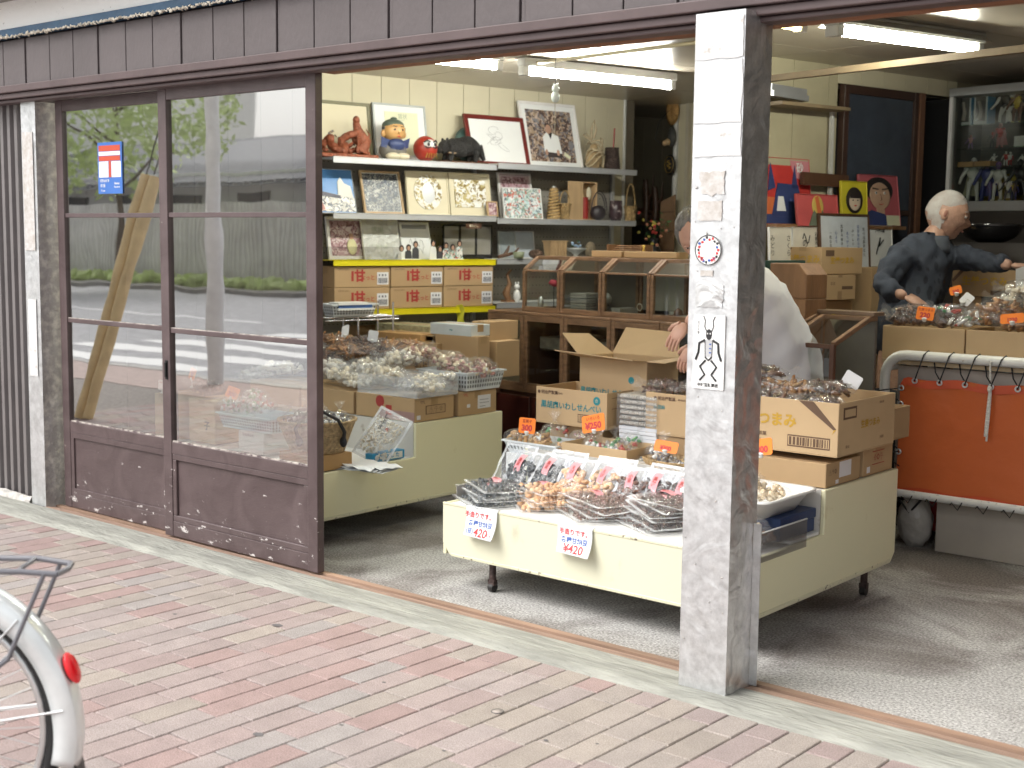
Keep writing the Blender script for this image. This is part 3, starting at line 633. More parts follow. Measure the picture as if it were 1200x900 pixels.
for i in range(60): b.box(-9.6 + i * .32, -9.6 + i * .32 + .2, 0, .12, 0, 6.0, rt, Matrix.Translation((0, 4.6, 4.6)) @ Matrix.Rotation(math.radians(62), 4, 'X'))
b.prism([(-9.6, 0), (9.6, 0), (9.6, .05), (-9.6, .05)], -.0, -.02, rt, Matrix.Translation((0, 4.7, 4.5))); b.add([(-9.6, 4.7, 4.55), (9.6, 4.7, 4.55), (9.6, 0, 7.3), (-9.6, 0, 7.3)], [(0, 1, 2, 3)], rt); b.build('roof', hb)
for i, xx in enumerate((-7, -4.2, -1, 2, 5.2)):
    b = MB(); b.box(xx, xx + 1.5, 4.0, 4.06, 3.0, 4.2, M('house_window', (.05, .06, .08), .1)); b.box(xx - .05, xx + 1.55, 4.0, 4.05, 2.94, 3.0, silver); b.build('window', hb)
hc = thing('apartment_block', 'white block with balconies behind the fence', 'building', (-53, -25, 0))
b = MB(); b.box(-6, 7, -5, 5, 0, 9.5, hw_); b.build('wall', hc)
for z in (3, 6): b = MB(); b.box(-5.5, 6.5, 5, 6.1, z, z + 1.0, hw_); b.build('balcony', hc)
for i in range(5): b = MB(); b.box(-5 + i * 2.4, -3.4 + i * 2.4, 5.0, 5.05, 6.9, 8.4, M('house_window', (.05, .06, .08), .1)); b.build('window', hc)
b = MB(); yel = M('yellow_guard', (.78, .60, .32), .5, var=.15, vs_=8); P = V((-9.13, 1.78, 0)); Q_ = V((-9.02, 1.2, 1.9))
b.tube([P + V((-.0, 0, -.0)), Q_], .045, yel, 14); b.tube([P + V((.09, -.02, 0)), Q_ + V((.09, -.02, -.02))], .045, yel, 14)
gg = thing('guy_wire_guard', 'yellow cable guard leaning by the crossing', 'cable guard', (0, 0, 0)); b.build('guard_tube', gg)
b = MB(); b.tube([Q_, Q_ + (Q_ - P) * 1.6], .006, black, 5); b.tube([Q_ + V((.1, 0, 0)), Q_ + (Q_ - P) * 1.6 + V((.1, 0, 0))], .006, black, 5); b.build('guy_wire', gg)
up_ = thing('utility_pole', 'grey concrete utility pole by the kerb', 'utility pole', (-10.35, -.55, 0)); b = MB(); b.tube([(0, 0, 0), (0, 0, 8)], [.08, .07], M('pole_concrete', (.80, .81, .82), .8), 16); b.build('pole', up_)
b = MB(); b.bar((-.8, 0, 7.4), (.8, 0, 7.4), .08, .08, silver); b.build('cross_arm', up_)
b = MB(); rg = random.Random(12)
for i in range(900): b.blob((rg.uniform(-60, -12), rg.uniform(-15.7, -14.9), rg.uniform(0, .16)), (.22, .18, .12), lf1, rg=rg, jit=.4, smooth=False)
o = b.build('grass_verge'); o['kind'] = 'stuff'; o['label'] = 'grassy verge below the board fence'; o['category'] = 'grass'
# ================================================================ LAMPS
glow = M('tube_glow', (1, 1, 1), .5, emit=(1.0, 1.0, .93), es=66.0)
glowg = M('tube_glow_greenish', (1, 1, 1), .5, emit=(1.0, 1.0, .86), es=64.0)
glowy = M('tube_glow_yellow', (1, 1, 1), .5, emit=(1.0, .86, .35), es=14.0)
def tube_lamp(label, A, B, gm, wide=.075, housing=white, refl=False):
    A = V(A); B = V(B); d = (B - A); l = d.length; rz = math.atan2(d.y, d.x)
    t = thing('tube_lamp', label, 'lamp', ((A + B) / 2).to_tuple(), rz, 'tube lamps on the ceiling')
    b = MB(); b.box(-l / 2 - .02, l / 2 + .02, -wide / 2, wide / 2, .028, .075, housing)
    for s in (-1, 1): b.box(s * (l / 2) - .02, s * (l / 2) + .02, -wide / 2 + .01, wide / 2 - .01, -.022, .028, housing)
    if refl:
        b.add([(-l / 2, -.10, .028), (l / 2, -.10, .028), (l / 2, -.03, .075), (-l / 2, -.03, .075)], [(0, 1, 2, 3)], housing); b.add([(-l / 2, .10, .028), (l / 2, .10, .028), (l / 2, .03, .075), (-l / 2, .03, .075)], [(0, 1, 2, 3)], housing)
    b.build('housing', t, bevel=.004)
    b = MB(); b.tube([(-l / 2 + .02, 0, 0), (l / 2 - .02, 0, 0)], .0165, gm, 16); b.build('tube', t)
    return t
zt = 2.35
a, b2 = GZ(614, 84, zt), GZ(786, 101, zt); tube_lamp('bright white tube lamp with a pull cord, over the picture shelves', a, b2, glow)
a, b2 = GZ(583, 78, zt), GZ(500, 70, zt); dd = (b2 - a).normalized(); tube_lamp('tube lamp half hidden by the lintel, left of the corded lamp', a, a + dd * 1.12, glowg)
a, b2 = GZ(978, 37, zt), GZ(1142, 59, zt); tube_lamp('greenish tube lamp with a grey housing over the second opening', a, b2, glowg, .10, M('grey_housing', (.45, .45, .42), .5), True)
a = GZ(938, 32, zt); tube_lamp('yellow tube lamp end showing beside the steel post', a, a - DU * .9, glowy, .07)
for (x, u) in ((-3.2, 8.3), (-5.2, 8.0)): pass
b = MB(); cp = GZ(651, 78, 2.34)
b.tube([cp + V((0, 0, .05)), cp + V((0, 0, -.0)), cp + V((.002, 0, -.10))], .002, black, 5)
b.tube([cp + V((0, 0, -.16)), cp + V((.002, 0, -.36))], .0015, M('dull_string', (.4, .36, .28), .8), 5)
c = cp + V((.002, 0, -.115)); opal = M('opal_plastic', (.62, .68, .68), .3)
b.ell(c, (.020, .020, .020), opal); b.ell(c + V((0, 0, -.042)), (.024, .022, .030), opal); b.ell(c + V((-.012, 0, .02)), (.005, .005, .012), opal, 8, 6); b.ell(c + V((.012, 0, .02)), (.005, .005, .012), opal, 8, 6)
tag(b.build('pull_cord'), 'pull cord with a small pale toy weight hanging from the bright lamp', 'pull cord')
b = MB(); A = AW(902, 109, -4.79); B = AW(943, 116, -4.79); b.bar(A, B, .06, .03, silver); b.bar(A + V((0, 0, .03)), B + V((0, 0, .03)), .03, .04, silver); tag(b.build('blind_case'), 'slim silver lamp case lying on the ledge of the olive wall', 'lamp case')
# ================================================================ SHELVING on the left wall (front edges on w = -6.80)
WF = -6.80
def su(px, off=0.0, py=260): return uw(AW(px, py, WF - off))[0]
def sz(px, py, off=0.0): return AW(px, py, WF - off).z
galv = M('galvanised', (.60, .61, .62), .4, metal=.5, var=.06); yelp = M('yellow_edge', (.72, .62, .01), .45, var=.06); pegm = M('pegboard', (.30, .28, .24), .7, var=.1)
def shelf_unit(label, u0, u1, zs, yellow, ztop, depth=.28):
    t = thing('shelf_rack', label, 'shelf rack', I(u0, WF), RS, 'shelf racks along the left wall'); L_ = u1 - u0
    b = MB()
    for x in (0.0, L_ - .0): b = MB(); b.box(x - .012, x + .012, depth - .035, depth - .002, 0.05, ztop, galv); b.build('upright', t)
    b = MB(); b.box(0.014, L_ - .014, depth - .012, depth - .004, .3, ztop - .02, pegm)
    for i in range(int(L_ / .03)):
        for j in range(24): b.box(.03 + i * .03, .036 + i * .03, depth - .0135, depth - .0118, .62 + j * .055, .626 + j * .055, groove)
    b.build('peg_panel', t)
    for i, z in enumerate(zs):
        m = yelp if yellow[i] else galv
        b = MB(); b.box(.003, L_ - .003, 0, .004, z - .036, z, m); b.box(.003, L_ - .003, .004, depth - .02, z - .006, z - .001, white if not yellow[i] else m); b.box(.003, L_ - .003, -.003, .002, z - .005, z + .001, m); b.build('shelf_board', t, bevel=.001)
    return t
ZT, Z2, ZY, ZL = 1.905, 1.578, 1.300, 1.000
shelf_unit('steel shelf rack with two yellow edged shelves, nearest the doors', 3.93, 5.135, (ZT, Z2, ZY, ZL, .55), (0, 0, 1, 1, 0), 1.93)
shelf_unit('steel shelf rack reaching into the dark corner beside the glass cases', 5.14, 6.36, (ZT + .012, Z2 - .012, 1.305, 1.02), (0, 0, 0, 0), 1.95)
ZR = Z2 - .012
def SP(px, off, z): return I(su(px, off, 230), WF - off, z)       # a point on a shelf at depth off behind its edge
wood_d = M('dark_wood', (.085, .04, .022), .45, var=.25, stretch=(1, 1, .2)); wood_m = M('mid_wood', (.22, .115, .055), .5, var=.25, vs_=4, stretch=(4, 4, .5), bump=.2); wood_l = M('pale_wood', (.45, .31, .17), .55, var=.15, vs_=5, stretch=(4, 4, .6))
redlac = M('red_lacquer_frame', (.13, .018, .014), .3, var=.1); cream = M('cream_mat', (.66, .60, .44), .6, var=.03); paper = M('plain_paper', (.74, .75, .74), .55, var=.02); creamp = M('cream_paper', (.70, .70, .50), .6, var=.03)
greyf = M('grey_frame', (.42, .44, .43), .4, metal=.3); whitef = M('white_frame', (.74, .72, .70), .4); olivef = M('olive_frame', (.18, .17, .10), .5)
P_castle = photo_mat('photo_castle', [(.75, .74, .7), (.5, .48, .44), (.16, .17, .2), (.68, .62, .55), (.05, .06, .08)], 14, 1)
skyp = M('photo_sky', (.07, .22, .50), .3, var=.25, vs_=3); P_night = photo_mat('photo_crowd', [(.02, .03, .05), (.12, .13, .13), (.04, .06, .09), (.3, .3, .26), (.02, .02, .03), (.5, .5, .46)], 20, 3)
P_foil = photo_mat('foil_relief', [(.78, .77, .72), (.5, .42, .2), (.8, .8, .78), (.25, .19, .08), (.72, .7, .64)], 13, 4, .25); P_pink = photo_mat('photo_group', [(.45, .30, .33), (.6, .5, .5), (.18, .08, .10), (.35, .2, .22)], 14, 5)
P_crowd = photo_mat('photo_people', [(.55, .7, .72), (.7, .7, .68), (.10, .12, .15), (.30, .42, .34), (.55, .16, .12), (.8, .8, .8)], 16, 6); P_shop = photo_mat('photo_shop', [(.12, .07, .05), (.35, .26, .18), (.06, .04, .04), (.5, .4, .33), (.2, .2, .22)], 14, 8)
def framed(name, label, cat, p, w_, h_, fm, inner, fw=.02, lean=12, yaw=0.0, mat_m=None, mw=.0, ft=.018, group=None, rotz=None, deco=None):
    """a picture standing on p (bottom centre), leaning back"""
    t = thing(name, label, cat, p, (RS if rotz is None else rotz) + math.radians(yaw), group)
    T = Matrix.Rotation(math.radians(-lean), 4, 'X')
    b = MB(); b.T = T
    b.box(-w_ / 2, w_ / 2, -.0, ft, 0, fw, fm); b.box(-w_ / 2, w_ / 2, -.0, ft, h_ - fw, h_, fm); b.box(-w_ / 2, -w_ / 2 + fw, 0, ft, fw, h_ - fw, fm); b.box(w_ / 2 - fw, w_ / 2, 0, ft, fw, h_ - fw, fm)
    b.box(-w_ / 2 + .002, w_ / 2 - .002, ft - .001, ft + .004, .002, h_ - .002, wood_d)
    b.build('frame', t, bevel=.0015)
    b = MB(); b.T = T
    if mat_m: b.box(-w_ / 2 + fw, w_ / 2 - fw, .008, .012, fw, h_ - fw, mat_m)
    q = fw + mw
    if inner: b.box(-w_ / 2 + q, w_ / 2 - q, .006, .0105, q, h_ - q, inner)
    if deco: deco(b, w_, h_)
    if b.v: b.build('picture', t)
    b = MB(); b.T = T
    return t
def size_px(l, r, top_, bot, off):
    a = I(su(l, off, (top_ + bot) / 2), WF - off); c = I(su(r, off, (top_ + bot) / 2), WF - off); return (c - a).length, sz((l + r) / 2, top_, off) - sz((l + r) / 2, bot, off)
def place(l, r, tp, bt, off, z):
    w_, h_ = size_px(l, r, tp, bt, off); u = (su(l, off) + su(r, off)) / 2; return I(u, WF - off, z), w_, h_
p, w_, h_ = place(374, 438, 118, 187, .20, ZT)
def d_bot(b, w, h):
    rg = random.Random(1)
    for i in range(12): b.blob((rg.uniform(-w * .3, w * .3), .005, rg.uniform(h * .2, h * .5)), (.012, .002, .02), P_shop, rg=rg)
framed('framed_picture', 'large olive framed picture behind the red carved dragon', 'picture', p, w_, h_, olivef, cream, .02, 8, deco=d_bot)
def d_cert(b, w, h):
    b.box(-w * .28, w * .34, .003, .006, h * .12, h * .86, creamp)
    for i in range(5): b.text('―――', .022, face(0, .002, h * (.72 - i * .12)), M('pale_ink', (.35, .4, .3), .7))
    b.text('賞状', .035, face(0.02, .002, h * .78), M('pale_ink', (.35, .4, .3), .7))
p, w_, h_ = place(441, 503, 118, 187, .19, ZT); framed('certificate', 'silver framed certificate on yellow paper behind the seated doll', 'certificate', p, w_, h_, greyf, paper, .012, 8, deco=d_cert)
# red-brown carved dragon: coiling tubes on a base
terr = M('red_brown_carving', (.26, .075, .035), .45, var=.35, vs_=30, bump=1.5, bs=55)
p, w_, h_ = place(372, 439, 133, 187, .10, ZT)
t = thing('dragon_carving', 'red brown carved dragon sculpture coiling over a rock base, beside the doll', 'sculpture', p, RS)
b = MB(); 
b.grid(24, 6, lambda u, v: ((u - .5) * w_, -.06 + .12 * v, .0), terr); rg = random.Random(4)
b.box(-w_ / 2, w_ / 2, -.055, .055, 0, .022, terr); b.build('base', t, bevel=.004)
b = MB(); pts = []; rr = []
for i in range(70):
    s = i / 69; a = s * 11; pts.append((-w_ * .42 + w_ * .72 * s + .018 * math.sin(a * 1.7), .022 * math.sin(a * 2.2), .055 + .05 * math.sin(a) * (1 - .3 * s) + .07 * s)); rr.append(.026 * (1 - .55 * abs(s - .45)) + .002 * math.sin(i * 2.2))
b.tube(pts, rr, terr, 9); e = V(pts[-1])
b.ell(e + V((.0, 0, .022)), (.03, .02, .024), terr); b.tube([e, e + V((.03, -.01, .05)), e + V((.012, 0, .085))], [.010, .006, .002], terr, 6); b.tube([e, e + V((-.01, -.01, .05)), e + V((-.05, 0, .075))], [.010, .006, .002], terr, 6)
b.build('body', t)
b = MB()
for i in range(16): b.blob((rg.uniform(-w_ * .45, w_ * .42), rg.uniform(-.03, .03), rg.uniform(.03, .085)), (rg.uniform(.014, .03), .018, rg.uniform(.012, .024)), terr, rg=rg)
b.tube([(w_ * .22, -.02, .03), (w_ * .30, -.02, .10), (w_ * .2, 0, .17), (w_ * .17, .0, .215)], [.045, .04, .028, .02], terr, 9); b.ell((w_ * .17, -.005, .225), (.022, .02, .026), terr)
for i in range(7): b.tube([(w_ * .2 + .01 * i - .03, -.04, .03), (w_ * .22 + .012 * i - .03, -.045, .08), (w_ * .2 + .008 * i - .02, -.03, .14)], .005, terr, 5)
b.build('rocks_and_rider', t)
# seated folk doll
skin_d = M('doll_skin', (.62, .36, .14), .4, var=.06); dollg = M('doll_green', (.10, .13, .10), .5, var=.2); dollb = M('doll_blue', (.04, .06, .16), .5, var=.2)
p, w_, h_ = place(439, 483, 137, 188, .08, ZT)
t = thing('seated_doll', 'large headed kneeling folk doll with a topknot, in a blue and grey kimono', 'doll', p, RS)
b = MB(); k = h_ / .24
b.ell((0, .01, .055 * k), (.085 * k, .055 * k, .062 * k), M('doll_grey', (.17, .16, .14), .6, var=.2)); b.ell((-.03 * k, -.04 * k, .02 * k), (.045 * k, .03 * k, .02 * k), cream); b.ell((.035 * k, -.04 * k, .02 * k), (.045 * k, .03 * k, .02 * k), cream)
b.ell((0, -.03 * k, .085 * k), (.055 * k, .03 * k, .035 * k), dollb)
for s in (-1, 1): b.add([(s * .02 * k, -.04 * k, .10 * k), (s * .095 * k, -.02 * k, .125 * k), (s * .09 * k, -.01 * k, .07 * k), (s * .02 * k, -.05 * k, .055 * k)], [(0, 1, 2, 3)], dollb)
b.build('kimono', t, solid=.0)
b = MB(); b.ell((0, 0, .16 * k), (.068 * k, .058 * k, .062 * k), skin_d, 24, 16)
for s in (-1, 1): b.ell((s * .066 * k, 0, .145 * k), (.016 * k, .012 * k, .022 * k), skin_d, 10, 8)
b.ell((0, -.058 * k, .148 * k), (.008 * k, .008 * k, .008 * k), skin_d, 8, 6)
for s in (-1, 1): b.ell((s * .024 * k, -.052 * k, .165 * k), (.009 * k, .004 * k, .006 * k), black, 8, 6); b.bar((s * .012 * k, -.056 * k, .182 * k), (s * .036 * k, -.050 * k, .184 * k), .003, .004, black)
b.ell((0, -.056 * k, .128 * k), (.012 * k, .004 * k, .003 * k), redink, 8, 6); b.build('head', t)
b = MB(); b.ell((0, .008, .188 * k), (.066 * k, .056 * k, .040 * k), dollg, 20, 12); b.ell((0, 0, .228 * k), (.020 * k, .018 * k, .010 * k), dollg, 10, 8)
for s in (-1, 1): b.box(s * .066 * k - .006, s * .066 * k + .006, -.012, .012, .165 * k, .18 * k, black)
b.build('hair', t)
# round red wishing doll
p, w_, h_ = place(484, 512, 160, 190, .06, ZT); R_ = h_ / 2
t = thing('round_doll', 'round red wishing doll with a white face between the kneeling doll and the bear', 'doll', p, RS)
dred = M('doll_red', (.36, .035, .02), .4, var=.2); b = MB(); b.ell((0, 0, R_), (R_ * .98, R_ * .92, R_), dred, 24, 16); b.build('body', t)
b = MB(); b.ell((0, -R_ * .42, R_ * 1.28), (R_ * .68, R_ * .55, R_ * .46), paper, 20, 12); b.build('face', t)
b = MB()
for s in (-1, 1): b.ell((s * R_ * .3, -R_ * .93, R_ * 1.3), (R_ * .13, R_ * .06, R_ * .15), black, 10, 8); b.tube([(s * R_ * .15, -R_ * .93, R_ * 1.48), (s * R_ * .4, -R_ * .88, R_ * 1.62), (s * R_ * .62, -R_ * .74, R_ * 1.45)], R_ * .06, black, 6); b.tube([(s * R_ * .1, -R_ * .94, R_ * 1.1), (s * R_ * .35, -R_ * .93, R_ * 1.0), (s * R_ * .6, -R_ * .8, R_ * 1.15)], R_ * .05, black, 6)
gold = M('gold_paint', (.50, .33, .08), .35, metal=.5)
for i in range(5): b.tube([((i - 2) * R_ * .2, -R_ * .93, R_ * .62), ((i - 2) * R_ * .26, -R_ * .85, R_ * .25)], R_ * .04, gold, 5)
b.build('painted_marks', t)
# black bear
bear = M('black_carving', (.016, .015, .014), .5, var=.4, vs_=30, bump=2, bs=90)
p, w_, h_ = place(507, 568, 155, 188, .10, ZT)
t = thing('bear_carving', 'black wooden bear carving on a brown plank', 'sculpture', p, RS)
b = MB(); b.box(-w_ * .42, w_ * .5, -.04, .05, 0, .014, wood_d); b.build('plank', t, bevel=.003)
b = MB(); k = h_ / .14
b.ell((w_ * .08, 0, .085 * k), (w_ * .34, .045, .052 * k), bear, 20, 12, fn=lambda d, q: q + V((0, 0, .008 * math.sin(d.x * 5)))); b.ell((-w_ * .30, -.01, .078 * k), (.045, .034, .036 * k), bear); b.ell((-w_ * .42, -.015, .062 * k), (.024, .018, .018 * k), bear)
for s in (-1, 1): b.ell((-w_ * .28, s * .026, .115 * k), (.011, .007, .012), bear, 8, 6)
for x in (-.2, .28):
    for s in (-1, 1): b.tube([(w_ * x, s * .026, .07 * k), (w_ * x - .008, s * .03, .03), (w_ * x - .02, s * .03, .014)], [.024, .018, .016], bear, 8)
b.tube([(w_ * .36, 0, .09 * k), (w_ * .48, 0, .03)], [.03, .012], bear, 8); b.ell((-w_ * .2, -.036, .05 * k), (.035, .012, .008), M('pale_fish', (.34, .24, .15), .5), 10, 6); b.build('body', t)
p, w_, h_ = place(534, 570, 140, 187, .22, ZT)
t = thing('round_plate', 'blue green glazed round plate standing behind the black bear', 'plate', p, RS); b = MB(); T = Matrix.Translation((0, 0, h_ / 2)) @ Matrix.Rotation(math.radians(78), 4, 'X')
b.lathe([(0, .008), (h_ * .3, .006), (h_ * .42, .0), (h_ * .5, -.016), (h_ * .49, -.020), (h_ * .40, -.004), (0, 0)], M('teal_glaze', (.07, .13, .12), .3, var=.3), 32, T=T); b.build('plate', t)
def d_scrib(b, w, h):
    rg = random.Random(9); gi = M('grey_pencil', (.32, .32, .33), .7)
    for k in range(6):
        x, z = rg.uniform(-.06, .04), rg.uniform(.12, .26); q = [(x + .035 * math.sin(i * .9 + k) + i * .004, .003, z + .03 * math.cos(i * .7 + k * 2)) for i in range(9)]; b.tube(q, .0009, gi, 4)
p, w_, h_ = place(552, 622, 130, 193, .12, ZT)
framed('framed_picture', 'dark red framed pencil drawing on white paper, tilted', 'picture', p, w_, h_, redlac, paper, .03, 16, 0, deco=d_scrib)
def d_man(b, w, h):                                        # photograph of a shopkeeper in a white coat
    b.ell((-.02, .002, h * .60), (.026, .002, .035), M('photo_skin', (.45, .27, .19), .5), 12, 8); b.ell((-.02, .003, h * .645), (.028, .002, .022), black, 12, 8)
    b.prism([(-.075, h * .26), (.075, h * .24), (.06, h * .5), (.0, h * .55), (-.04, h * .55), (-.075, h * .48)], .002, .005, paper)
    b.prism([(-.05, h * .18), (.08, h * .18), (.07, h * .26), (-.06, h * .26)], .0025, .005, M('photo_dark', (.05, .04, .04), .5))
    for x in (-.06, .04): b.ell((x, .0015, h * .25), (.013, .002, .022), M('photo_skin', (.45, .27, .19), .5), 8, 6)
    b.prism([(.09, h * .22), (.14, h * .16), (.15, h * .2), (.10, h * .27)], .003, .005, creamp); b.prism([(-.03, h * .55), (-.01, h * .45), (.01, h * .55)], .0012, .003, black)
    b.text('生姜つまみ 五家宝', .016, face(0, .004, h * .085), M('pale_ink2', (.6, .6, .58), .7))
p, w_, h_ = place(617, 684, 113, 195, .14, ZT)
framed('framed_poster', 'white framed photograph of a seated shopkeeper in a white coat', 'picture', p, w_, h_, whitef, P_shop, .018, 14, 0, paper, .035, deco=d_man)
straw = M('straw', (.34, .24, .12), .8, var=.35, vs_=14, bump=1.5, bs=80); rope = M('pale_rope', (.42, .34, .22), .85, var=.25, vs_=40)
p = SP(695, .1, ZT)
t = thing('gourd_bundle', 'dried gourd wrapped in pale straw rope beside the white framed photograph', 'ornament', p, RS)
b = MB(); b.ell((0, 0, .075), (.065, .05, .072), straw); b.ell((0, 0, .155), (.028, .026, .030), straw); b.build('gourd', t)
b = MB()
for k in range(4):
    q = [(.07 * math.cos(a * .42 + k) * (1 - .02 * a), .055 * math.sin(a * .42 + k) - .01, .03 + .012 * a + .02 * math.sin(a + k)) for a in range(16)]; b.tube(q, .0055, rope, 6)
b.tube([(-.02, 0, .2), (-.07, 0, .25), (-.10, 0, .24), (-.04, 0, .21), (.02, -.02, .18), (.07, -.03, .1), (.05, -.04, .02)], .006, rope, 6); b.tube([(-.02, 0, .19), (-.025, 0, .28), (.0, 0, .34), (.018, 0, .28), (.0, 0, .22)], .007, rope, 6); b.build('rope', t)
p = SP(716, .1, ZT)
def wick(name, c, **k): return M(name, c, .75, var=.45, vs_=45, bump=3, bs=60, **k)
dkw = wick('dark_wicker', (.055, .035, .028)); t = thing('dark_basket', 'tall dark woven basket holding a red stick, end of the top shelf', 'basket', p, RS)
b = MB(); b.lathe([(.058, 0), (.06, .01), (.055, .07), (.046, .14), (.048, .165), (.043, .165), (.043, .02), (0, .02)], dkw, 28, wob=.02); 
for i in range(9): b.lathe([(.0605 - i * .0018, .012 + i * .017), (.063 - i * .0018, .018 + i * .017), (.0605 - i * .0018, .024 + i * .017)], dkw, 28)
b.build('basket', t); b = MB(); b.tube([(.01, 0, .1), (.022, 0, .30)], .006, M('red_stick', (.30, .04, .03), .4), 6); b.build('stick', t)
p, w_, h_ = place(370, 419, 195, 249, .12, Z2)
t = framed('photo_board', 'tilted photograph of a white castle under a blue sky', 'photograph', p, w_, h_, M('photo_edge', (.5, .5, .5), .5), skyp, .003, 15, deco=lambda b, w, h: (b.prism([(-w * .48, .01), (w * .48, .01), (w * .48, h * .35), (w * .1, h * .42), (-w * .48, h * .45)], .003, .007, P_castle), b.prism([(w * .1, h * .4), (w * .12, h * .72), (w * .2, h * .82), (w * .28, h * .68), (w * .42, h * .62), (w * .46, h * .35)], .002, .007, M('castle_white', (.72, .70, .65), .5)), b.prism([(-w * .48, h * .02), (-w * .25, h * .08), (-w * .35, h * .35), (-w * .48, h * .4)], .001, .006, M('photo_pink', (.5, .22, .2), .5)), b.prism([(-w * .48, h * .42), (w * .15, h * .33), (w * .15, h * .4), (-w * .48, h * .52)], .0005, .006, M('photo_roof', (.1, .1, .13), .5))))
p, w_, h_ = place(428, 475, 197, 250, .12, Z2); framed('framed_picture', 'pale wooden framed dark crowd photograph, tilted beside the castle photo', 'picture', p, w_, h_, wood_l, P_night, .014, 15, 0, paper, .005)
def d_oval(b, w, h):
    b.prism([(w * .33 * math.cos(i * PI / 18), h * .52 + h * .40 * math.sin(i * PI / 18)) for i in range(36)], .0, .007, P_foil); b.prism([(w * .15 * math.cos(i * PI / 9), h * .5 + h * .24 * math.sin(i * PI / 9)) for i in range(18)], -.001, .005, M('foil_white', (.75, .76, .77), .25, metal=.4))
p, w_, h_ = place(479, 528, 198, 250, .10, Z2); framed('relief_board', 'cream board with an oval silver relief', 'ornament', p, w_, h_, cream, cream, .01, 8, deco=d_oval)
p, w_, h_ = place(529, 577, 199, 250, .10, Z2); framed('relief_board', 'cream board with a square silver and gold relief, beside the oval one', 'ornament', p, w_, h_, cream, cream, .01, 8, deco=lambda b, w, h: b.box(-w * .38, w * .38, .0, .005, h * .2, h * .84, P_foil))
p, w_, h_ = place(574, 583, 238, 256, .05, Z2); framed('framed_photo', 'tiny pale wooden frame at the end of the left rack', 'picture', p, w_ + .02, h_, wood_l, P_pink, .008, 10)
p, w_, h_ = place(386, 431, 257, 308, .12, ZY); framed('framed_photo', 'white framed photograph of a person in a yellow coat by red curtains', 'picture', p, w_, h_, whitef, P_pink, .014, 10, 0, paper, .01, deco=lambda b, w, h: (b.ell((w * .12, .002, h * .30), (.035, .003, .05), M('yellow_coat', (.55, .52, .30), .6), 12, 8), b.ell((w * .12, .002, h * .54), (.016, .003, .02), M('photo_skin', (.45, .27, .19), .5), 10, 8)))
shk = M('crinkled_film', (.62, .63, .6), .12, var=.15, vs_=9, bump=4, bs=18, coat=.8)
p, w_, h_ = place(428, 471, 260, 308, .08, ZY); framed('signed_board', 'signed white card wrapped in shiny crinkled film', 'signed card', p, w_, h_, paper, shk, .003, 12, deco=lambda b, w, h: (b.text('感謝', .045, face(-.02, .004, h * .72), M('pale_ink', (.35, .4, .3), .7)), b.text('あやめ', .03, face(.0, .004, h * .3), M('pale_ink', (.35, .4, .3), .7))))
p, w_, h_ = place(473, 508, 263, 308, .10, ZY); framed('signed_board', 'signed card with a grey heading behind small photo cutouts', 'signed card', p, w_, h_, paper, paper, .003, 14, deco=lambda b, w, h: (b.box(-w * .4, w * .4, .003, .006, h * .82, h * .93, M('grey_head', (.35, .36, .36), .6)), b.tube([(-.05 + .012 * i, .003, h * .45 + .03 * math.sin(i * 1.9)) for i in range(10)], .0014, M('grey_pencil', (.32, .32, .33), .7), 4), b.tube([(-.03 + .010 * i, .003, h * .25 + .02 * math.cos(i * 2.3)) for i in range(9)], .0014, M('grey_pencil', (.32, .32, .33), .7), 4)))
sk_ = M('photo_skin', (.45, .27, .19), .5); hairp = M('photo_hair', (.02, .015, .015), .5)
def cutout(label, px, n, seed):
    p = SP(px, .03, ZY); t = thing('photo_cutout', label, 'photo cutout', p, RS); rg = random.Random(seed); b = MB()
    for i in range(n):
        x = (i - (n - 1) / 2) * .052; h0 = .062 + rg.uniform(-.01, .03)
        b.prism([(x - .026, .0), (x + .026, .0), (x + .022, h0 * .8), (x, h0), (x - .022, h0 * .8)], .002 * (i % 2), .003 + .002 * (i % 2), [paper, M('cut_dark', (.05, .05, .06), .5), P_crowd][rg.randrange(3)])
        b.prism([(x + .018 * math.cos(a * PI / 6), h0 + .012 + .021 * math.sin(a * PI / 6)) for a in range(12)], -.001, .002, hairp); b.prism([(x + .011 * math.cos(a * PI / 5), h0 + .008 + .014 * math.sin(a * PI / 5)) for a in range(10)], -.002, .001, sk_)
    b.box(-n * .028, n * .028, -.004, .012, 0, .005, paper); b.build('cutout', t); return t
cutout('cutout photo of three dark haired people in front of the signed cards', 479, 3, 1); cutout('cutout photo of a single dark haired woman in a black dress', 512, 2, 2); cutout('cutout photo of three people in white, beside the black stand', 531, 3, 5)
p, w_, h_ = place(520, 577, 264, 304, .14, ZY); t = thing('folding_stand', 'black three fold empty frame at the end of the yellow shelf', 'frame', p, RS); b = MB()
for i in range(3):
    x0 = -w_ / 2 + i * w_ / 3; a = .0
    b.box(x0, x0 + .007, 0, .012, 0, h_, black); b.box(x0 + w_ / 3 - .007, x0 + w_ / 3 - .0005, 0, .012, 0, h_, black); b.box(x0 + .007, x0 + w_ / 3 - .007, 0, .012, 0, .03, black); b.box(x0 + .007, x0 + w_ / 3 - .007, 0, .012, h_ - .007, h_, black); b.box(x0 + .008, x0 + w_ / 3 - .008, .005, .008, .03, h_ - .007, M('grey_silk', (.26, .25, .23), .5))
b.build('frame_panels', t)
b = MB(); b.box(0, .12, -.004, -.001, -.03, .0, wood_d)
b.text('雷おこし', .018, face(.06, -.006, -.016), cream, .02); p = SP(546, 0, Z2 - .05); tag(b.build('name_plate', None, p, RS), 'small dark plate with pale lettering under the second shelf', 'name plate')
acr = glass_mat('acrylic', .10, 1.2, (.86, .86, .86), .12)
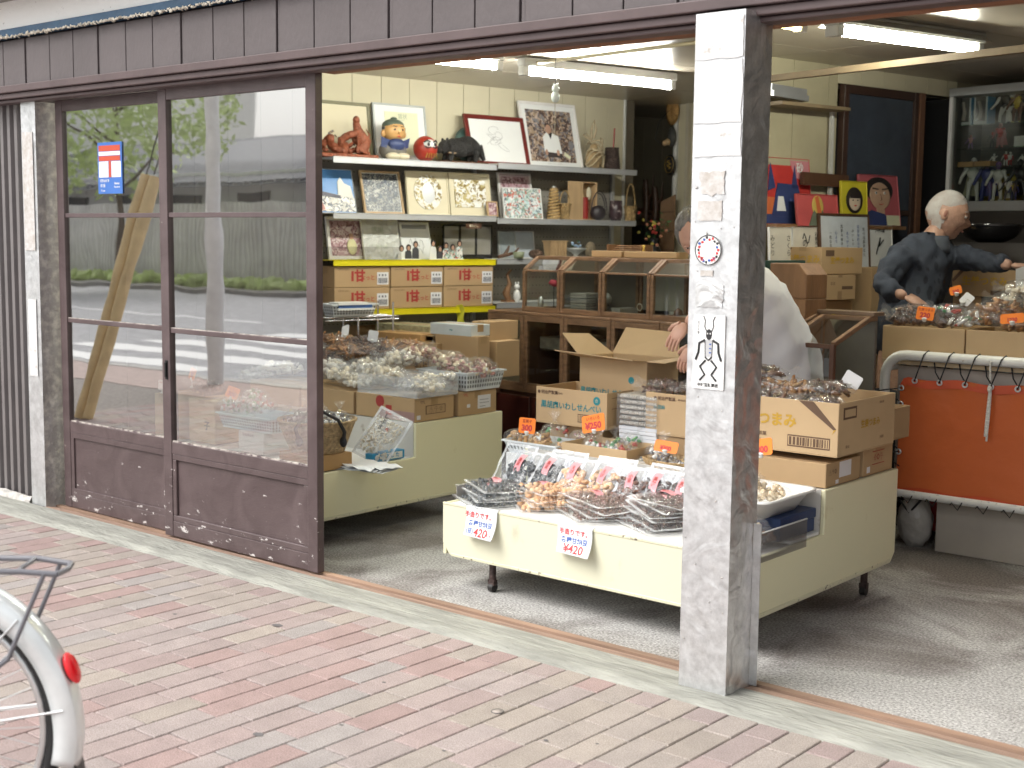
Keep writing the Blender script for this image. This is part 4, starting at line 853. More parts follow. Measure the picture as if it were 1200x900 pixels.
b = MB(); b.box(0, su(470) - su(376), -.002, 0, 0, .078, acr); tag(b.build('acrylic_guard', None, SP(376, -.004, ZY - .0), RS), 'low clear acrylic strip along the yellow shelf', 'guard strip')
card = M('cardboard', (.43, .29, .155), .75, var=.05, vs_=3, stretch=(1, 1, 1), rnd_=.06); card_d = M('cardboard_edge', (.30, .19, .10), .8, var=.1); card_l = M('cardboard_light', (.52, .37, .21), .75, var=.04, rnd_=.05)
card_k = M('kraft_brown', (.40, .24, .10), .7, var=.05); redp = M('red_print', (.36, .035, .03), .6); bprint = M('brown_print', (.13, .075, .045), .7); lab = M('white_label', (.72, .72, .74), .5, var=.02); lab_i = M('label_ink', (.15, .15, .18), .6); tealp = M('teal_print', (.02, .22, .25), .6); ylp = M('ochre_print', (.52, .31, .035), .6); tape = M('packing_tape', (.36, .24, .12), .3, var=.05)
def barcode(b, T, w_, h_, m, n=22, seed=1):
    rg = random.Random(seed); x = -w_ / 2
    while x < w_ / 2: q = rg.choice([.0012, .002, .003]) * (w_ / .05); b.box(x, min(x + q, w_ / 2), -h_ / 2, h_ / 2, 0, .0005, m, T); x += q + rg.choice([.0012, .002]) * (w_ / .05)
def labelq(b, T, w_, h_, seed=1):
    b.box(-w_ / 2, w_ / 2, -h_ / 2, h_ / 2, 0, .0008, lab, T); T2 = T @ Matrix.Translation((0, 0, .0012)); rg = random.Random(seed)
    barcode(b, T2 @ Matrix.Translation((0, -h_ * .18, 0)), w_ * .8, h_ * .42, lab_i, seed=seed)
    for i in range(3): x = -w_ * .36 + i * w_ * .27; b.box(x, x + w_ * rg.uniform(.08, .2), h_ * .18, h_ * .34, 0, .0006, lab_i, T2)
def carton(label, p, w_, d_, h_, rotz, deco=None, m=None, group=None, name='carton', open_=None, split=True):
    t = thing(name, label, 'cardboard box', p, rotz, group); m = m or card
    b = MB()
    if open_ is None:
        b.box(0, w_, 0, d_, 0, h_, m)
    else:
        th = .004
        b.box(0, w_, 0, d_, 0, th, m); b.box(0, w_, 0, th, th, h_, m); b.box(0, w_, d_ - th, d_, th, h_, m); b.box(0, th, th, d_ - th, th, h_, m); b.box(w_ - th, w_, th, d_ - th, th, h_, m)
    b.build('body', t, bevel=.003, seg=2)
    b = MB()
    if open_ is None and split: b.box(w_ / 2 - .025, w_ / 2 + .025, -.0006, d_ + .0006, h_ - .02, h_ + .0008, tape) if w_ < d_ else b.box(-.0006, w_ + .0006, d_ / 2 - .025, d_ / 2 + .025, h_ - .04, h_ + .0008, tape); b.build('packing_tape', t)
    if deco:
        b = MB(); deco(b, w_, d_, h_)
        if b.v: b.build('printing', t)
    return t
def deco_red(b, w, d, h):
    b.text('甘', .075, face(-.0 + w * .45, -.0016, h * .52), redp, .045, 1.0)
    b.box(w * .30, w * .34, -.0014, 0, h * .3, h * .78, redp); b.text('なっとう', .034, face(w * .64, -.0016, h * .45), redp, .015); b.text('浅草名物 豆菓子', .011, face(w * .16, -.0016, h * .85), bprint)
    labelq(b, face(w * .87, -.0012, h * .42), w * .21, h * .6, 3)
u0 = 3.945; lw = (5.125 - u0) / 3
lbl = ['left', 'middle', 'right']
for r_w, (z, hh) in enumerate(((ZL + .135, .125), (ZL + .003, .130))):
    for c in range(3):
        if r_w == 0: lb = ['topmost red printed carton next to the door edge', 'red printed carton in the middle of the upper row', 'red printed carton at the glass case end of the upper row'][c]
        else: lb = ['red printed carton behind the white basket, lower row', 'red printed carton in the middle of the lower row', 'red printed carton at the glass case end of the lower row'][c]
        carton(lb + ' on the yellow shelf', I(u0 + c * lw + .002 + rnd.uniform(0, .004), WF - .012 - rnd.uniform(0, .012), z), lw - .008, .22, hh, RS, deco_red, group='red printed cartons on the yellow shelf')
# wire rack with a white basket in front of the left rack
b = MB(); chrome = M('chrome', (.7, .7, .72), .2, metal=.9); t = thing('wire_rack', 'chrome wire rack holding a white basket in front of the cartons', 'wire rack', I(3.86, WF + .20, 0), RS)
for x in (0.12, .36):
    for y in (0, .17): b.tube([(x, y, .50), (x, y, 1.055 if x > .2 else .975)], .006, chrome, 8)
b.build('post', t); b = MB()
for y in (-.0, .035, .07, .105, .14, .17): b.tube([(-.1, y, .972), (.40, y, .972)], .003, chrome, 6)
b.tube([(-.1, 0, .955), (.40, 0, .955)], .004, chrome, 6)
for i in range(9): b.tube([(-.08 + i * .06, -.0, .967), (-.08 + i * .06, .17, .967)], .002, chrome, 5)
b.build('wire_shelf', t)
wpl = M('white_plastic', (.74, .78, .80), .35, var=.03)
def slot_tray(name, label, p, w_, d_, h_, rotz, m=wpl, rows=3, flare=.02, step=.018, rim=.008, group=None, cat='tray'):
    t = thing(name, label, cat, p, rotz, group); b = MB(); x0, x1, y0, y1 = 0, w_, 0, d_; f = flare
    b.box(x0 + f, x1 - f, y0 + f, y1 - f, 0, .004, m)
    hole = M('slot_shadow', (.10, .11, .12), .8)
    for (A, B_, n_) in (((x0, y0), (x1, y0), (0, -1)), ((x1, y0), (x1, y1), (1, 0)), ((x1, y1), (x0, y1), (0, 1)), ((x0, y1), (x0, y0), (-1, 0))):
        A = V((A[0], A[1], h_)); B_ = V((B_[0], B_[1], h_)); c = V(((x0 + x1) / 2, (y0 + y1) / 2, 0))
        def inn(q): return V((q.x + (f if q.x < c.x else -f), q.y + (f if q.y < c.y else -f), 0.0))
        b.add([inn(A), inn(B_), B_, A], [(0, 1, 2, 3)], m)
        L_ = (B_ - A).length; k = int((L_ - 2 * f) / step)
        for r in range(rows):
            for i in range(k):
                s = (i + .5) / k; v = (r + 1) / (rows + 1); lo = inn(A).lerp(inn(B_), s); hi = A.lerp(B_, s); q = lo.lerp(hi, v); dz = (hi - lo) * (.30 / (rows + 1)); dx = (B_ - A).normalized() * step * .26; o = V((n_[0], n_[1], -.2)) * .0012
                b.add([q - dx - dz + o, q + dx - dz + o, q + dx + dz + o, q - dx + dz + o], [(0, 1, 2, 3)], hole)
    b.box(x0 - rim, x1 + rim, y0 - rim, y0, h_ - .004, h_ + .003, m); b.box(x0 - rim, x1 + rim, y1, y1 + rim, h_ - .004, h_ + .003, m); b.box(x0 - rim, x0, y0, y1, h_ - .004, h_ + .003, m); b.box(x1, x1 + rim, y0, y1, h_ - .004, h_ + .003, m)
    b.build('tray', t); return t
slot_tray('plastic_basket', 'white slotted plastic basket on the chrome wire rack', I(3.86 - .06, WF + .215, .978), .30, .14, .07, RS, cat='basket')
b = MB(); b.box(0, .24, 0, .11, 0, .012, paper); b.box(.01, .23, .005, .105, .0122, .03, M('blue_cover', (.04, .10, .28), .4)); b.box(0.0, .20, 0, .11, .0302, .045, paper); tag(b.build('booklets', None, I(3.83, WF + .23, 1.015), RS), 'white and blue booklets piled in the white slotted basket', 'booklets')
p, w_, h_ = place(588, 627, 203, 258, .14, ZR); framed('framed_photo', 'pale framed pink group photograph behind another photo', 'picture', p, w_, h_, whitef, P_pink, .012, 10, 0, M('pink_mat', (.55, .45, .48), .6), .014)
p, w_, h_ = place(592, 637, 222, 259, .06, ZR); framed('framed_photo', 'white edged photograph of people in white, leaning in front of the pink one', 'picture', p, w_, h_, paper, P_crowd, .006, 10, 0)
p = SP(649, .07, ZR); t = thing('straw_vase', 'tall vase bound in golden twisted straw', 'vase', p, RS); b = MB(); b.lathe([(.045, 0), (.042, .03), (.03, .09), (.024, .15), (.027, .20), (.022, .21), (0, .21)], straw, 20); gs = M('golden_straw', (.46, .30, .12), .6, var=.3, vs_=30)
for k in range(2):
    b.tube([((.047 - .0011 * i * .35) * math.cos(i * .55 + k * PI), (.047 - .0011 * i * .35) * math.sin(i * .55 + k * PI), .006 + i * .0037) for i in range(54)], .0058, gs, 6)
b.build('body', t); b = MB(); b.cyl((0, 0, .208), (0, 0, .222), .014, silver); b.build('cap', t)
bam = wick('bamboo_weave', (.40, .27, .12))
def basket(label, p, r0, r1, h_, m, handle=0.0, hm=None, rz=RS, n=9, cat='basket', rx=1.0, group=None):
    t = thing('basket', label, cat, p, rz, group); b = MB(); S = Matrix.Diagonal((1, rx, 1, 1))
    b.lathe([(0, .003), (r0, 0.003), (r1, h_), (r1 - .006, h_), (r0 - .004, .008), (0, .008)], m, 28, T=S)
    for i in range(n):
        s = (i + .5) / n; r = r0 + (r1 - r0) * s; q = h_ / n * .55
        b.lathe([(r, h_ * s - q), (r + .0035, h_ * s), (r, h_ * s + q)], m, 28, T=S, wob=.01)
    b.lathe([(r1 - .006, h_ - .004), (r1 + .005, h_ - .004), (r1 + .006, h_ + .004), (r1 - .006, h_ + .005)], m, 28, T=S)
    b.build('body', t)
    if handle:
        b = MB(); hm = hm or m; b.tube([(r1 * math.cos(PI * i / 14), 0, h_ + handle * math.sin(PI * i / 14)) for i in range(15)], .005, hm, 6); b.build('handle', t)
    return t
basket('small bamboo basket with a looped handle beside the straw vase', SP(662, .08, ZR), .030, .042, .105, bam, .09)
p, w_, h_ = place(661, 695, 213, 258, .12, ZR); t = thing('open_wooden_box', 'upright open wooden box with a red wrapped bottle inside', 'box', p, RS); b = MB(); b.box(-w_ / 2, -w_ * .02, -.04, -.032, 0, h_, wood_l)
b.box(-w_ * .02, -w_ * .02 + .008, -.04, .05, 0, h_, wood_l); b.box(w_ / 2 - .008, w_ / 2, -.04, .05, 0, h_, wood_l); b.box(-w_ * .02 + .008, w_ / 2 - .008, -.04, .05, h_ - .008, h_, wood_l); b.box(-w_ * .02 + .008, w_ / 2 - .008, .042, .05, 0, h_ - .008, wood_l); b.box(-w_ * .02 + .008, w_ / 2 - .008, -.04, .042, 0, .008, wood_l); b.build('box', t, bevel=.001)
b = MB(); b.cyl((w_ * .18, 0, .009), (w_ * .18, 0, h_ * .6), .028, M('red_wrap', (.30, .025, .02), .5)); b.ell((w_ * .3, -.01, h_ * .7), (.02, .012, .045), cream); b.build('contents', t)
p = SP(701, .08, ZR); t = thing('hoop_vase', 'round dark vase under a tall hooped handle', 'vase', p, RS); b = MB(); drkc = M('dark_clay', (.035, .028, .032), .45, var=.3); b.ell((0, 0, .052), (.057, .05, .052), drkc, 24, 16); b.build('body', t); b = MB(); b.tube([(-.07 * math.cos(PI * i / 16) + .012, 0, .07 + .13 * math.sin(PI * i / 16)) for i in range(17)], .0035, drkc, 6); b.tube([(-.062 * math.cos(PI * i / 16) + .012, .01, .07 + .115 * math.sin(PI * i / 16)) for i in range(17)], .003, drkc, 6); b.build('handle', t)
p = SP(690, .18, ZR); b = MB(); b.box(-.05, .045, -.03, .03, 0, .13, M('patterned_red', (.20, .03, .02), .5, c2=(.45, .28, .2), thr=.5, vs_=60)); tag(b.build('patterned_box', None, p, RS, bevel=.003), 'red brown patterned box behind the dark round vase', 'box')
p = SP(722, .08, ZR); t = thing('flower_pot', 'dark glazed pot with pale blotches on the middle shelf', 'pot', p, RS); b = MB(); b.lathe([(0, 0), (.034, 0), (.048, .03), (.047, .08), (.043, .14), (.037, .14), (.037, .02), (0, .02)], M('blotched_glaze', (.05, .03, .035), .35, c2=(.5, .42, .4), thr=.62, soft=.06, vs_=30), 28); b.build('body', t)
basket('tall handled bamboo basket at the dark end of the middle shelf', SP(739, .06, ZR), .034, .042, .10, bam, .16)
# third shelf right rack (1.305)
Z3 = 1.305
p, w_, h_ = place(587, 606, 268, 300, .16, Z3); framed('framed_photo', 'grey framed picture at the back of the low shelf', 'picture', p, w_ + .01, h_, greyf, M('grey_photo', (.32, .36, .38), .4, var=.3), .008, 8)
p, w_, h_ = place(600, 627, 268, 300, .20, Z3); framed('framed_photo', 'pale blank framed card behind the carved ornament', 'picture', p, w_ + .02, h_, whitef, M('pale_card', (.5, .55, .6), .4), .006, 8)
p = SP(596, .06, Z3); t = thing('driftwood_ornament', 'dark curling driftwood ornament with a green dish', 'ornament', p, RS); b = MB(); b.tube([(-.08, 0, .01), (-.03, 0, .02), (.0, 0, .06), (.01, 0, .085)], [.012, .014, .010, .006], wood_d, 7); b.tube([(-.02, 0, .02), (.05, -.01, .04), (.09, 0, .07)], [.012, .009, .004], wood_d, 7); b.build('branch', t); b = MB(); b.lathe([(0, 0), (.03, 0), (.04, .045), (.034, .045), (0, .01)], M('green_dish', (.22, .25, .16), .5), 20, c=(.05, -.05, 0)); b.build('dish', t)
p = SP(629, .08, Z3); b = MB(); b.ell((0, 0, .03), (.055, .04, .032), wick('brown_weave', (.10, .06, .04))); tag(b.build('woven_purse', None, p, RS), 'small brown woven purse on the low shelf', 'purse')
p, w_, h_ = place(641, 661, 277, 298, .05, Z3); b = MB(); T = Matrix.Translation(p) @ Matrix.Rotation(RS, 4, 'Z')
t = thing('wooden_planter', 'small tapered wooden planter beside the white bowl', 'planter', p, RS); b = MB(); b.add([(-w_ * .42, -.03, 0), (w_ * .42, -.03, 0), (w_ * .42, .03, 0), (-w_ * .42, .03, 0), (-w_ / 2, -.04, h_), (w_ / 2, -.04, h_), (w_ / 2, .04, h_), (-w_ / 2, .04, h_)], [(0, 1, 5, 4), (1, 2, 6, 5), (2, 3, 7, 6), (3, 0, 4, 7), (0, 3, 2, 1)], wood_l)
for i in range(5): x = -w_ * .4 + i * w_ * .19; b.box(x, x + .012, -.043, -.037, .004, h_ - .004, wood_l)
b.box(-w_ / 2 - .004, w_ / 2 + .004, -.045, .045, h_ - .008, h_, wood_l); b.build('body', t)
p = SP(676, .04, Z3); t = thing('footed_bowl', 'white footed bowl with pale blue flowers', 'bowl', p, RS); b = MB(); b.lathe([(0, 0), (.026, 0), (.022, .008), (.013, .022), (.03, .04), (.068, .062), (.074, .072), (.068, .072), (.03, .048), (0, .045)], M('white_ceramic', (.55, .57, .55), .3), 30); b.build('bowl', t)
b = MB(); rg = random.Random(8); fl = M('pale_blue_petal', (.35, .48, .66), .6)
for i in range(14): b.blob((rg.uniform(-.035, .04), rg.uniform(-.02, .02), .082 + rg.uniform(0, .04)), (.010, .010, .006), fl if i % 3 else M('leaf_green', (.05, .13, .04), .6), rg=rg)
b.build('flowers', t)
p = SP(693, .12, Z3); b = MB(); b.ell((0, 0, .055), (.045, .035, .06), M('mottled_stone', (.26, .21, .14), .8, var=.3, vs_=20, bump=2)); tag(b.build('standing_stone', None, p, RS), 'mottled brown standing stone behind the white bowl', 'stone')
# hanging things around the dark corner
def at(u, w_, z): return I(u, w_, z)
q = AU(788, 130, 6.96); t = thing('woven_fan', 'round woven straw fan hanging on the corner batten', 'fan', q, RI); b = MB(); b.lathe([(0, .004), (.05, .010), (.082, 0), (.078, -.006), (0, -.002)], M('golden_weave', (.42, .24, .08), .6, var=.35, vs_=30, bump=2), 32, T=Matrix.Rotation(math.radians(90), 4, 'X') @ Matrix.Diagonal((.82, 1.25, 1, 1)))
for k in range(12): b.tube([(0, -.012, 0), (.066 * math.cos(k * PI / 6), -.006, .10 * math.sin(k * PI / 6))], .0018, M('golden_dark', (.25, .13, .04), .6), 4)
b.tube([(-.015, 0, .1), (0, 0, .125), (.015, 0, .1)], .003, rope, 5); b.build('fan_disc', t)
q = AU(785, 162, 6.95); t = thing('wooden_rattles', 'pale wooden blocks and dark feather hanging under the woven fan', 'ornament', q, RI); b = MB(); b.ell((.02, 0, .01), (.04, .02, .075), M('dark_feather', (.05, .05, .045), .7, var=.5, vs_=25)); b.build('feather', t); b = MB(); b.ell((-.03, -.02, -.035), (.022, .02, .022), wood_l); b.ell((.008, -.03, -.03), (.022, .02, .024), wood_l); b.build('blocks', t)
b = MB(); b.tube([q + V((-.06, 0, -.05)), q + V((-.13, 0, .0)), q + V((-.10, 0, .12)), q + V((-.02, 0, .2))], .003, black, 5); tag(b.build('hanging_cord'), 'dark looped cord hanging beside the woven fan', 'cord')
q = AU(785, 193, 6.93); t = thing('round_emblem', 'black round emblem with a gold crest below the fan', 'emblem', q, RI); b = MB(); b.lathe([(0, .008), (.05, .008), (.056, 0), (0, 0)], black, 32, T=Matrix.Rotation(math.radians(90), 4, 'X') @ Matrix.Diagonal((1, 1.35, 1, 1))); b.build('disc', t)
b = MB(); b.tube([(.045 * math.cos(i * PI / 12), -.010, .06 * math.sin(i * PI / 12)) for i in range(25)], .0018, gold, 5); b.tube([(.02 * math.sin(i * 1.3), -.011, -.03 + i * .006) for i in range(11)], .004, gold, 5); b.build('crest', t)
q = AU(782, 290, 6.90); t = thing('bamboo_screen', 'rolled brown bamboo screen standing in the corner', 'screen', V((q.x, q.y, 1.30)), RI); b = MB()
for i in range(9): b.tube([(-.075 + i * .017, 0, 0), (-.07 + i * .017, 0, .42 + .006 * i)], .0085, M('brown_bamboo', (.20, .11, .05), .5, var=.2), 6)
for z in (.06, .2, .34): b.box(-.08, .075, -.012, -.008, z, z + .006, bprint)
b.build('slats', t)
q = AU(766, 262, 6.70); t = thing('flower_vase', 'bunch of red and yellow flowers in a black vase', 'flowers', V((q.x, q.y, 1.30)), RI); b = MB(); b.lathe([(0, 0), (.05, 0), (.06, .06), (.03, .12), (.04, .15), (.03, .15), (.02, .10), (0, .1)], black, 20); b.build('vase', t)
b = MB(); rg = random.Random(4); flm = [M('petal_red', (.50, .05, .04), .6), M('petal_yellow', (.60, .50, .10), .6), M('petal_pink', (.6, .25, .15), .6)]
for i in range(60):
    c = V((rg.gauss(.02, .05), rg.gauss(0, .03), .22 + rg.gauss(0, .06))); k = Matrix.Rotation(rg.uniform(0, 6), 3, V((rg.random(), rg.random(), rg.random() + .1))); m = flm[rg.randrange(3)] if i % 3 == 0 else M('leaf_green', (.05, .13, .04), .6)
    if i % 3 == 0: b.blob(c + V((0, -.04, 0)), (.014, .014, .012), m, rg=rg)
    else: b.add([c + k @ V((-.025, 0, 0)), c + k @ V((0, -.008, 0)), c + k @ V((.025, 0, 0)), c + k @ V((0, .008, 0))], [(0, 1, 2, 3)], m)
for i in range(7): b.tube([(0, 0, .12), (rg.uniform(-.06, .08), rg.uniform(-.03, .03), .26)], .0015, M('leaf_green', (.05, .13, .04), .6), 4)
b.build('bouquet', t)
for (px, py, h_, lb) in ((757, 240, .36, 'dark weathered wooden post piece in the corner'), (768, 238, .30, 'dark split log piece with branches in the corner')):
    q = AU(px, py, 7.3); t = thing('driftwood', lb, 'driftwood', V((q.x, q.y, 1.55)), RI); b = MB(); b.tube([(0, 0, 0), (.01, 0, h_ * .5), (-.01, 0, h_)], [.035, .03, .02], wood_d, 7); b.tube([(0, 0, h_ * .5), (.07, 0, h_ * .7), (.08, 0, h_ * 1.1)], [.014, .010, .005], wood_d, 6); b.tube([(0, 0, h_ * .3), (-.08, 0, h_ * .35)], [.02, .015], wood_d, 6); b.build('branch', t)
q = I(7.3, -7.45, 0); b = MB(); b.box(-.3, .5, -.15, .15, 0, 1.55, M('recess_chest', (.02, .017, .015), .5)); b.box(-.3, .5, -.16, -.152, 1.2, 1.21, galv); tag(b.build('dark_chest', None, q, RI, bevel=.004), 'black chest in the unlit recess holding driftwood', 'chest')
# low end of right rack: figure and white cat
p = SP(597, .08, 1.02); t = thing('carved_crane', 'dark curved wooden bird carving on the lowest shelf', 'carving', p, RS); b = MB(); b.tube([(0, 0, .015), (-.02, 0, .06), (.01, 0, .12), (-.01, 0, .18), (.02, 0, .21)], [.02, .026, .014, .010, .008], wood_m, 8); b.box(-.04, .04, -.03, .03, 0, .014, wood_m); b.build('body', t)
p = SP(607, .05, 1.02); t = thing('white_figurine', 'small white cat figurine on the lowest shelf', 'figurine', p, RS); b = MB(); b.ell((0, 0, .04), (.025, .025, .042), white); b.ell((0, 0, .10), (.02, .018, .02), white)
for s in (-1, 1): b.ell((s * .012, 0, .122), (.005, .004, .012), white, 8, 6)
b.build('body', t)
# ================================================================ SNACK BAGS
film = film_mat('clear_film', haze=.05, gl=.3); film_s = film_mat('shiny_film', gl=.55, haze=.05, rough=.08, bs=16, bd=.02)
film_m = film_mat('milky_film', tint=(.97, .98, 1), gl=.2, haze=.08, rough=.14, bs=20)
pinkl = M('pink_label', (.72, .30, .33), .5, var=.03)
snacks = dict(
    dark=[M('dark_bean', (.035, .04, .045), .35, var=.4), M('slate_bean', (.09, .10, .11), .4)], peach=[M('peach_cracker', (.62, .36, .20), .6, var=.2), M('pale_cracker', (.70, .48, .30), .6)],
    brown=[M('brown_bean', (.11, .055, .04), .5, var=.3), M('rust_bean', (.20, .10, .075), .5)], cocoa=[M('cocoa_bean', (.055, .03, .028), .45, var=.3), M('cocoa_light', (.12, .075, .065), .5)],
    tan=[M('tan_cracker', (.46, .27, .11), .5, var=.3), M('gold_cracker', (.55, .36, .15), .5)], white=[M('white_puff', (.78, .74, .66), .7, var=.05), M('cream_puff', (.72, .64, .5), .7)],
    mix=[M('mix_brown', (.20, .09, .04), .5), M('mix_cream', (.68, .58, .40), .6), M('mix_pink', (.45, .22, .20), .6)], candy=[M('candy_foil', (.62, .63, .64), .2, metal=.4), M('candy_red', (.45, .06, .05), .3), M('candy_green', (.08, .35, .14), .3), M('candy_white', (.8, .8, .78), .3), M('candy_white', (.8, .8, .78), .3)],
    almond=[M('almond', (.68, .54, .36), .5, var=.15), M('almond_pale', (.78, .68, .52), .5)], choc=[M('choc_stick', (.075, .035, .022), .4, var=.3), M('caramel_stick', (.16, .075, .04), .45)],
    foilb=[M('grey_foil_bean', (.30, .30, .31), .25, metal=.5, var=.4), M('dark_foil', (.07, .06, .07), .3), M('candy_white', (.8, .8, .78), .3)], caramel=[M('caramel', (.30, .135, .045), .35, var=.3), M('caramel_l', (.40, .21, .08), .4)])
def pil(u, v): return max(0.0, (1 - abs(u) ** 3.2)) ** .8 * max(0.0, (1 - abs(v) ** 3.2)) ** .8
def flat_bag(kind, w_, l_, t_, seed, n=70, lbl=True, fm=None, sz_=(.009, .012, .006), textl='あられ'):
    """returns builders for a filled flat bag lying on its back: contents, film, label"""
    rg = random.Random(seed); cm = snacks[kind]; c = MB()
    for i in range(n):
        u, v = rg.uniform(-.80, .80), rg.uniform(-.80, .66); h = t_ * pil(u, v); k = rg.uniform(.75, 1.25)
        c.blob((u * w_ / 2, v * l_ / 2, .004 + rg.uniform(.25, .80) * h), [q * k for q in sz_], rg.choice(cm), rg=rg, jit=.25)
    f = MB(); N = 14
    def wr(u, v, s): return .0035 * nz(u * 3.1, v * 3.1, seed + s) + .0018 * nz(u * 9, v * 9, seed + s)
    f.grid(N, N, lambda a, b_: ((2 * a - 1) * w_ / 2, (2 * b_ - 1) * l_ / 2 * 1.06, .004 + t_ * pil((2 * a - 1), (2 * b_ - 1)) + wr(a * 3, b_ * 3, 1) + .006 * abs(2 * b_ - 1) ** 8), fm or film)
    f.grid(6, 6, lambda a, b_: ((2 * a - 1) * w_ / 2, (2 * b_ - 1) * l_ / 2 * 1.06, .0015 + .006 * abs(2 * b_ - 1) ** 8), fm or film)
    sm_ = film_mat('seal_film', gl=.5, haze=.42, rough=.2, bs=40, bd=.004); hx, hy, e_ = w_ / 2, l_ / 2 * 1.06, .013
    for (ax_, ay_, bx_, by_, ix, iy) in ((-1, -1, 1, -1, 0, 1), (1, -1, 1, 1, -1, 0), (1, 1, -1, 1, 0, -1), (-1, 1, -1, -1, 1, 0)):
        f.grid(10, 1, lambda u, v: ((ax_ + (bx_ - ax_) * u) * hx + ix * e_ * v + .002 * nz(u * 5, ax_, seed), (ay_ + (by_ - ay_) * u) * hy + iy * e_ * v, .0055 + .007 * nz(u * 4, ax_ * 2 + ay_, seed) * (1 - v) + .0035), sm_)
    l = None
    if lbl:
        l = MB(); x0 = rg.uniform(-.012, .012)
        T = Matrix.Translation((x0, l_ * .18, t_ * .97 + .011)) @ Matrix.Rotation(rg.uniform(-.2, .2), 4, 'Z')
        l.grid(2, 6, lambda a, b_: T @ V(((a - .5) * .036, (b_ - .5) * .084, -.010 * abs(2 * b_ - 1) ** 2)), pinkl); l.vtext(textl, .02, T @ Matrix.Translation((0, 0, .0012)), redp, .02, 1.0)
    return c, f, l
bag_protos = {}
def bag(name, label, kind, w_, l_, t_, seed, p, rot, group, **k):
    """snack bag; reuses the meshes of an earlier bag of the same make"""
    key = (kind, w_, l_, t_, seed)
    if key in bag_protos: r = dup(bag_protos[key], p, 0, label, group, rot=rot); r['category'] = 'snack bag'; return r
    t = thing(name, label, 'snack bag', p, 0, group); t.rotation_euler = rot
    c, f, l = flat_bag(kind, w_, l_, t_, seed, **k)
    c.build('snacks', t); f.build('film', t)
    if l: l.build('pink_label', t)
    bag_protos[key] = t; return t
def clump(b, kind, c, rad, n, s_, rg, squash=1.0):
    """snacks heaped inside an ellipsoid"""
    cm = snacks[kind]
    for i in range(n):
        while True:
            d = V((rg.uniform(-1, 1), rg.uniform(-1, 1), rg.uniform(-1, 1)))
            if d.length < 1: break
        k = rg.uniform(.7, 1.3); b.blob(V(c) + V((d.x * rad[0], d.y * rad[1], d.z * rad[2])), (s_[0] * k, s_[1] * k, s_[2] * k), rg.choice(cm), rg=rg, jit=.2)
def tied_bag(label, kind, p, rad, seed, rot=(0, 0, 0), group=None, s_=(.010, .010, .010), n=60, tie=True, fm=None, yel=False):
    t = thing('tied_bag', label, 'snack bag', p, 0, group); t.rotation_euler = rot; rg = random.Random(seed)
    b = MB(); clump(b, kind, (0, 0, rad[2] * .92), [q * .82 for q in rad], n, s_, rg); b.build('snacks', t)
    b = MB()
    def fn(d, q):
        k = 1 + .10 * nz(d.x * 3 + seed, d.y * 3, d.z * 3) + .05 * nz(d.x * 9, d.y * 9 + seed, d.z * 9); q = q * k
        if d.z > .6 and tie: q.x *= 1 - (d.z - .6) * 1.9; q.y *= 1 - (d.z - .6) * 1.9; q.z += (d.z - .6) * rad[2] * .35
        return q
    b.ell((0, 0, rad[2]), rad, fm or film, 22, 14, fn=fn)
    if tie:
        z0 = rad[2] * 2.12; N = 16
        vs_ = [(0, 0, z0 - .01)]; 
        for i in range(N):
            a = 2 * PI * i / N; r = rad[0] * (.42 + .12 * (i % 2)) ; vs_.append((r * math.cos(a), r * math.sin(a) * .7, z0 + .030 + .010 * (i % 2) + .006 * nz(i, seed)))
        b.add(vs_, [(0, i + 1, (i + 1) % N + 1) for i in range(N)], fm or film, False)
        if yel: b.tube([(.006 * math.cos(i), .006 * math.sin(i), z0 - .012 + .001 * i) for i in range(10)], .0018, M('yellow_tie', (.62, .50, .06), .4), 5)
    b.build('film', t); return t
orange = M('orange_card', (.92, .23, .015), .5, var=.03); orange2 = M('deep_orange_ink', (.42, .04, .01), .6); metalc = M('clip_white', (.72, .72, .70), .35)
def price_tag(label, p, w_, h_, yaw, head, num, lean=10, col=None, stem=.05, roll=0.0, c2=None, clip=True, group='price cards'):
    t = thing('price_card', label, 'price card', p, yaw, group); b = MB(); T = Matrix.Translation((0, 0, stem)) @ Matrix.Rotation(math.radians(roll), 4, 'Y') @ Matrix.Rotation(math.radians(-lean), 4, 'X'); b.T = T
    e = .006; pts = [(-w_ / 2 + e, 0), (w_ / 2 - e, 0), (w_ / 2, e), (w_ / 2, h_ - e), (w_ / 2 - e, h_), (-w_ / 2 + e, h_), (-w_ / 2, h_ - e), (-w_ / 2, e)]
    b.prism(pts, -.001, .001, col or orange)
    if head: b.text(head, h_ * .24, face(0, -.002, h_ * .77), orange2, .015)
    if num: b.text(num, h_ * .52, face(0, -.002, h_ * .34), c2 or redink, .045, 1.0); 
    b.build('card', t)
    b = MB(); b.tube([(0, .004, .004), (0, .006, stem + .004)], .0035, metalc, 6)
    if clip: b.ell((0, .002, stem), (.011, .006, .010), metalc, 10, 6); b.ell((0, .002, .006), (.014, .010, .006), metalc, 10, 6)
    b.build('clip_stand', t); return t
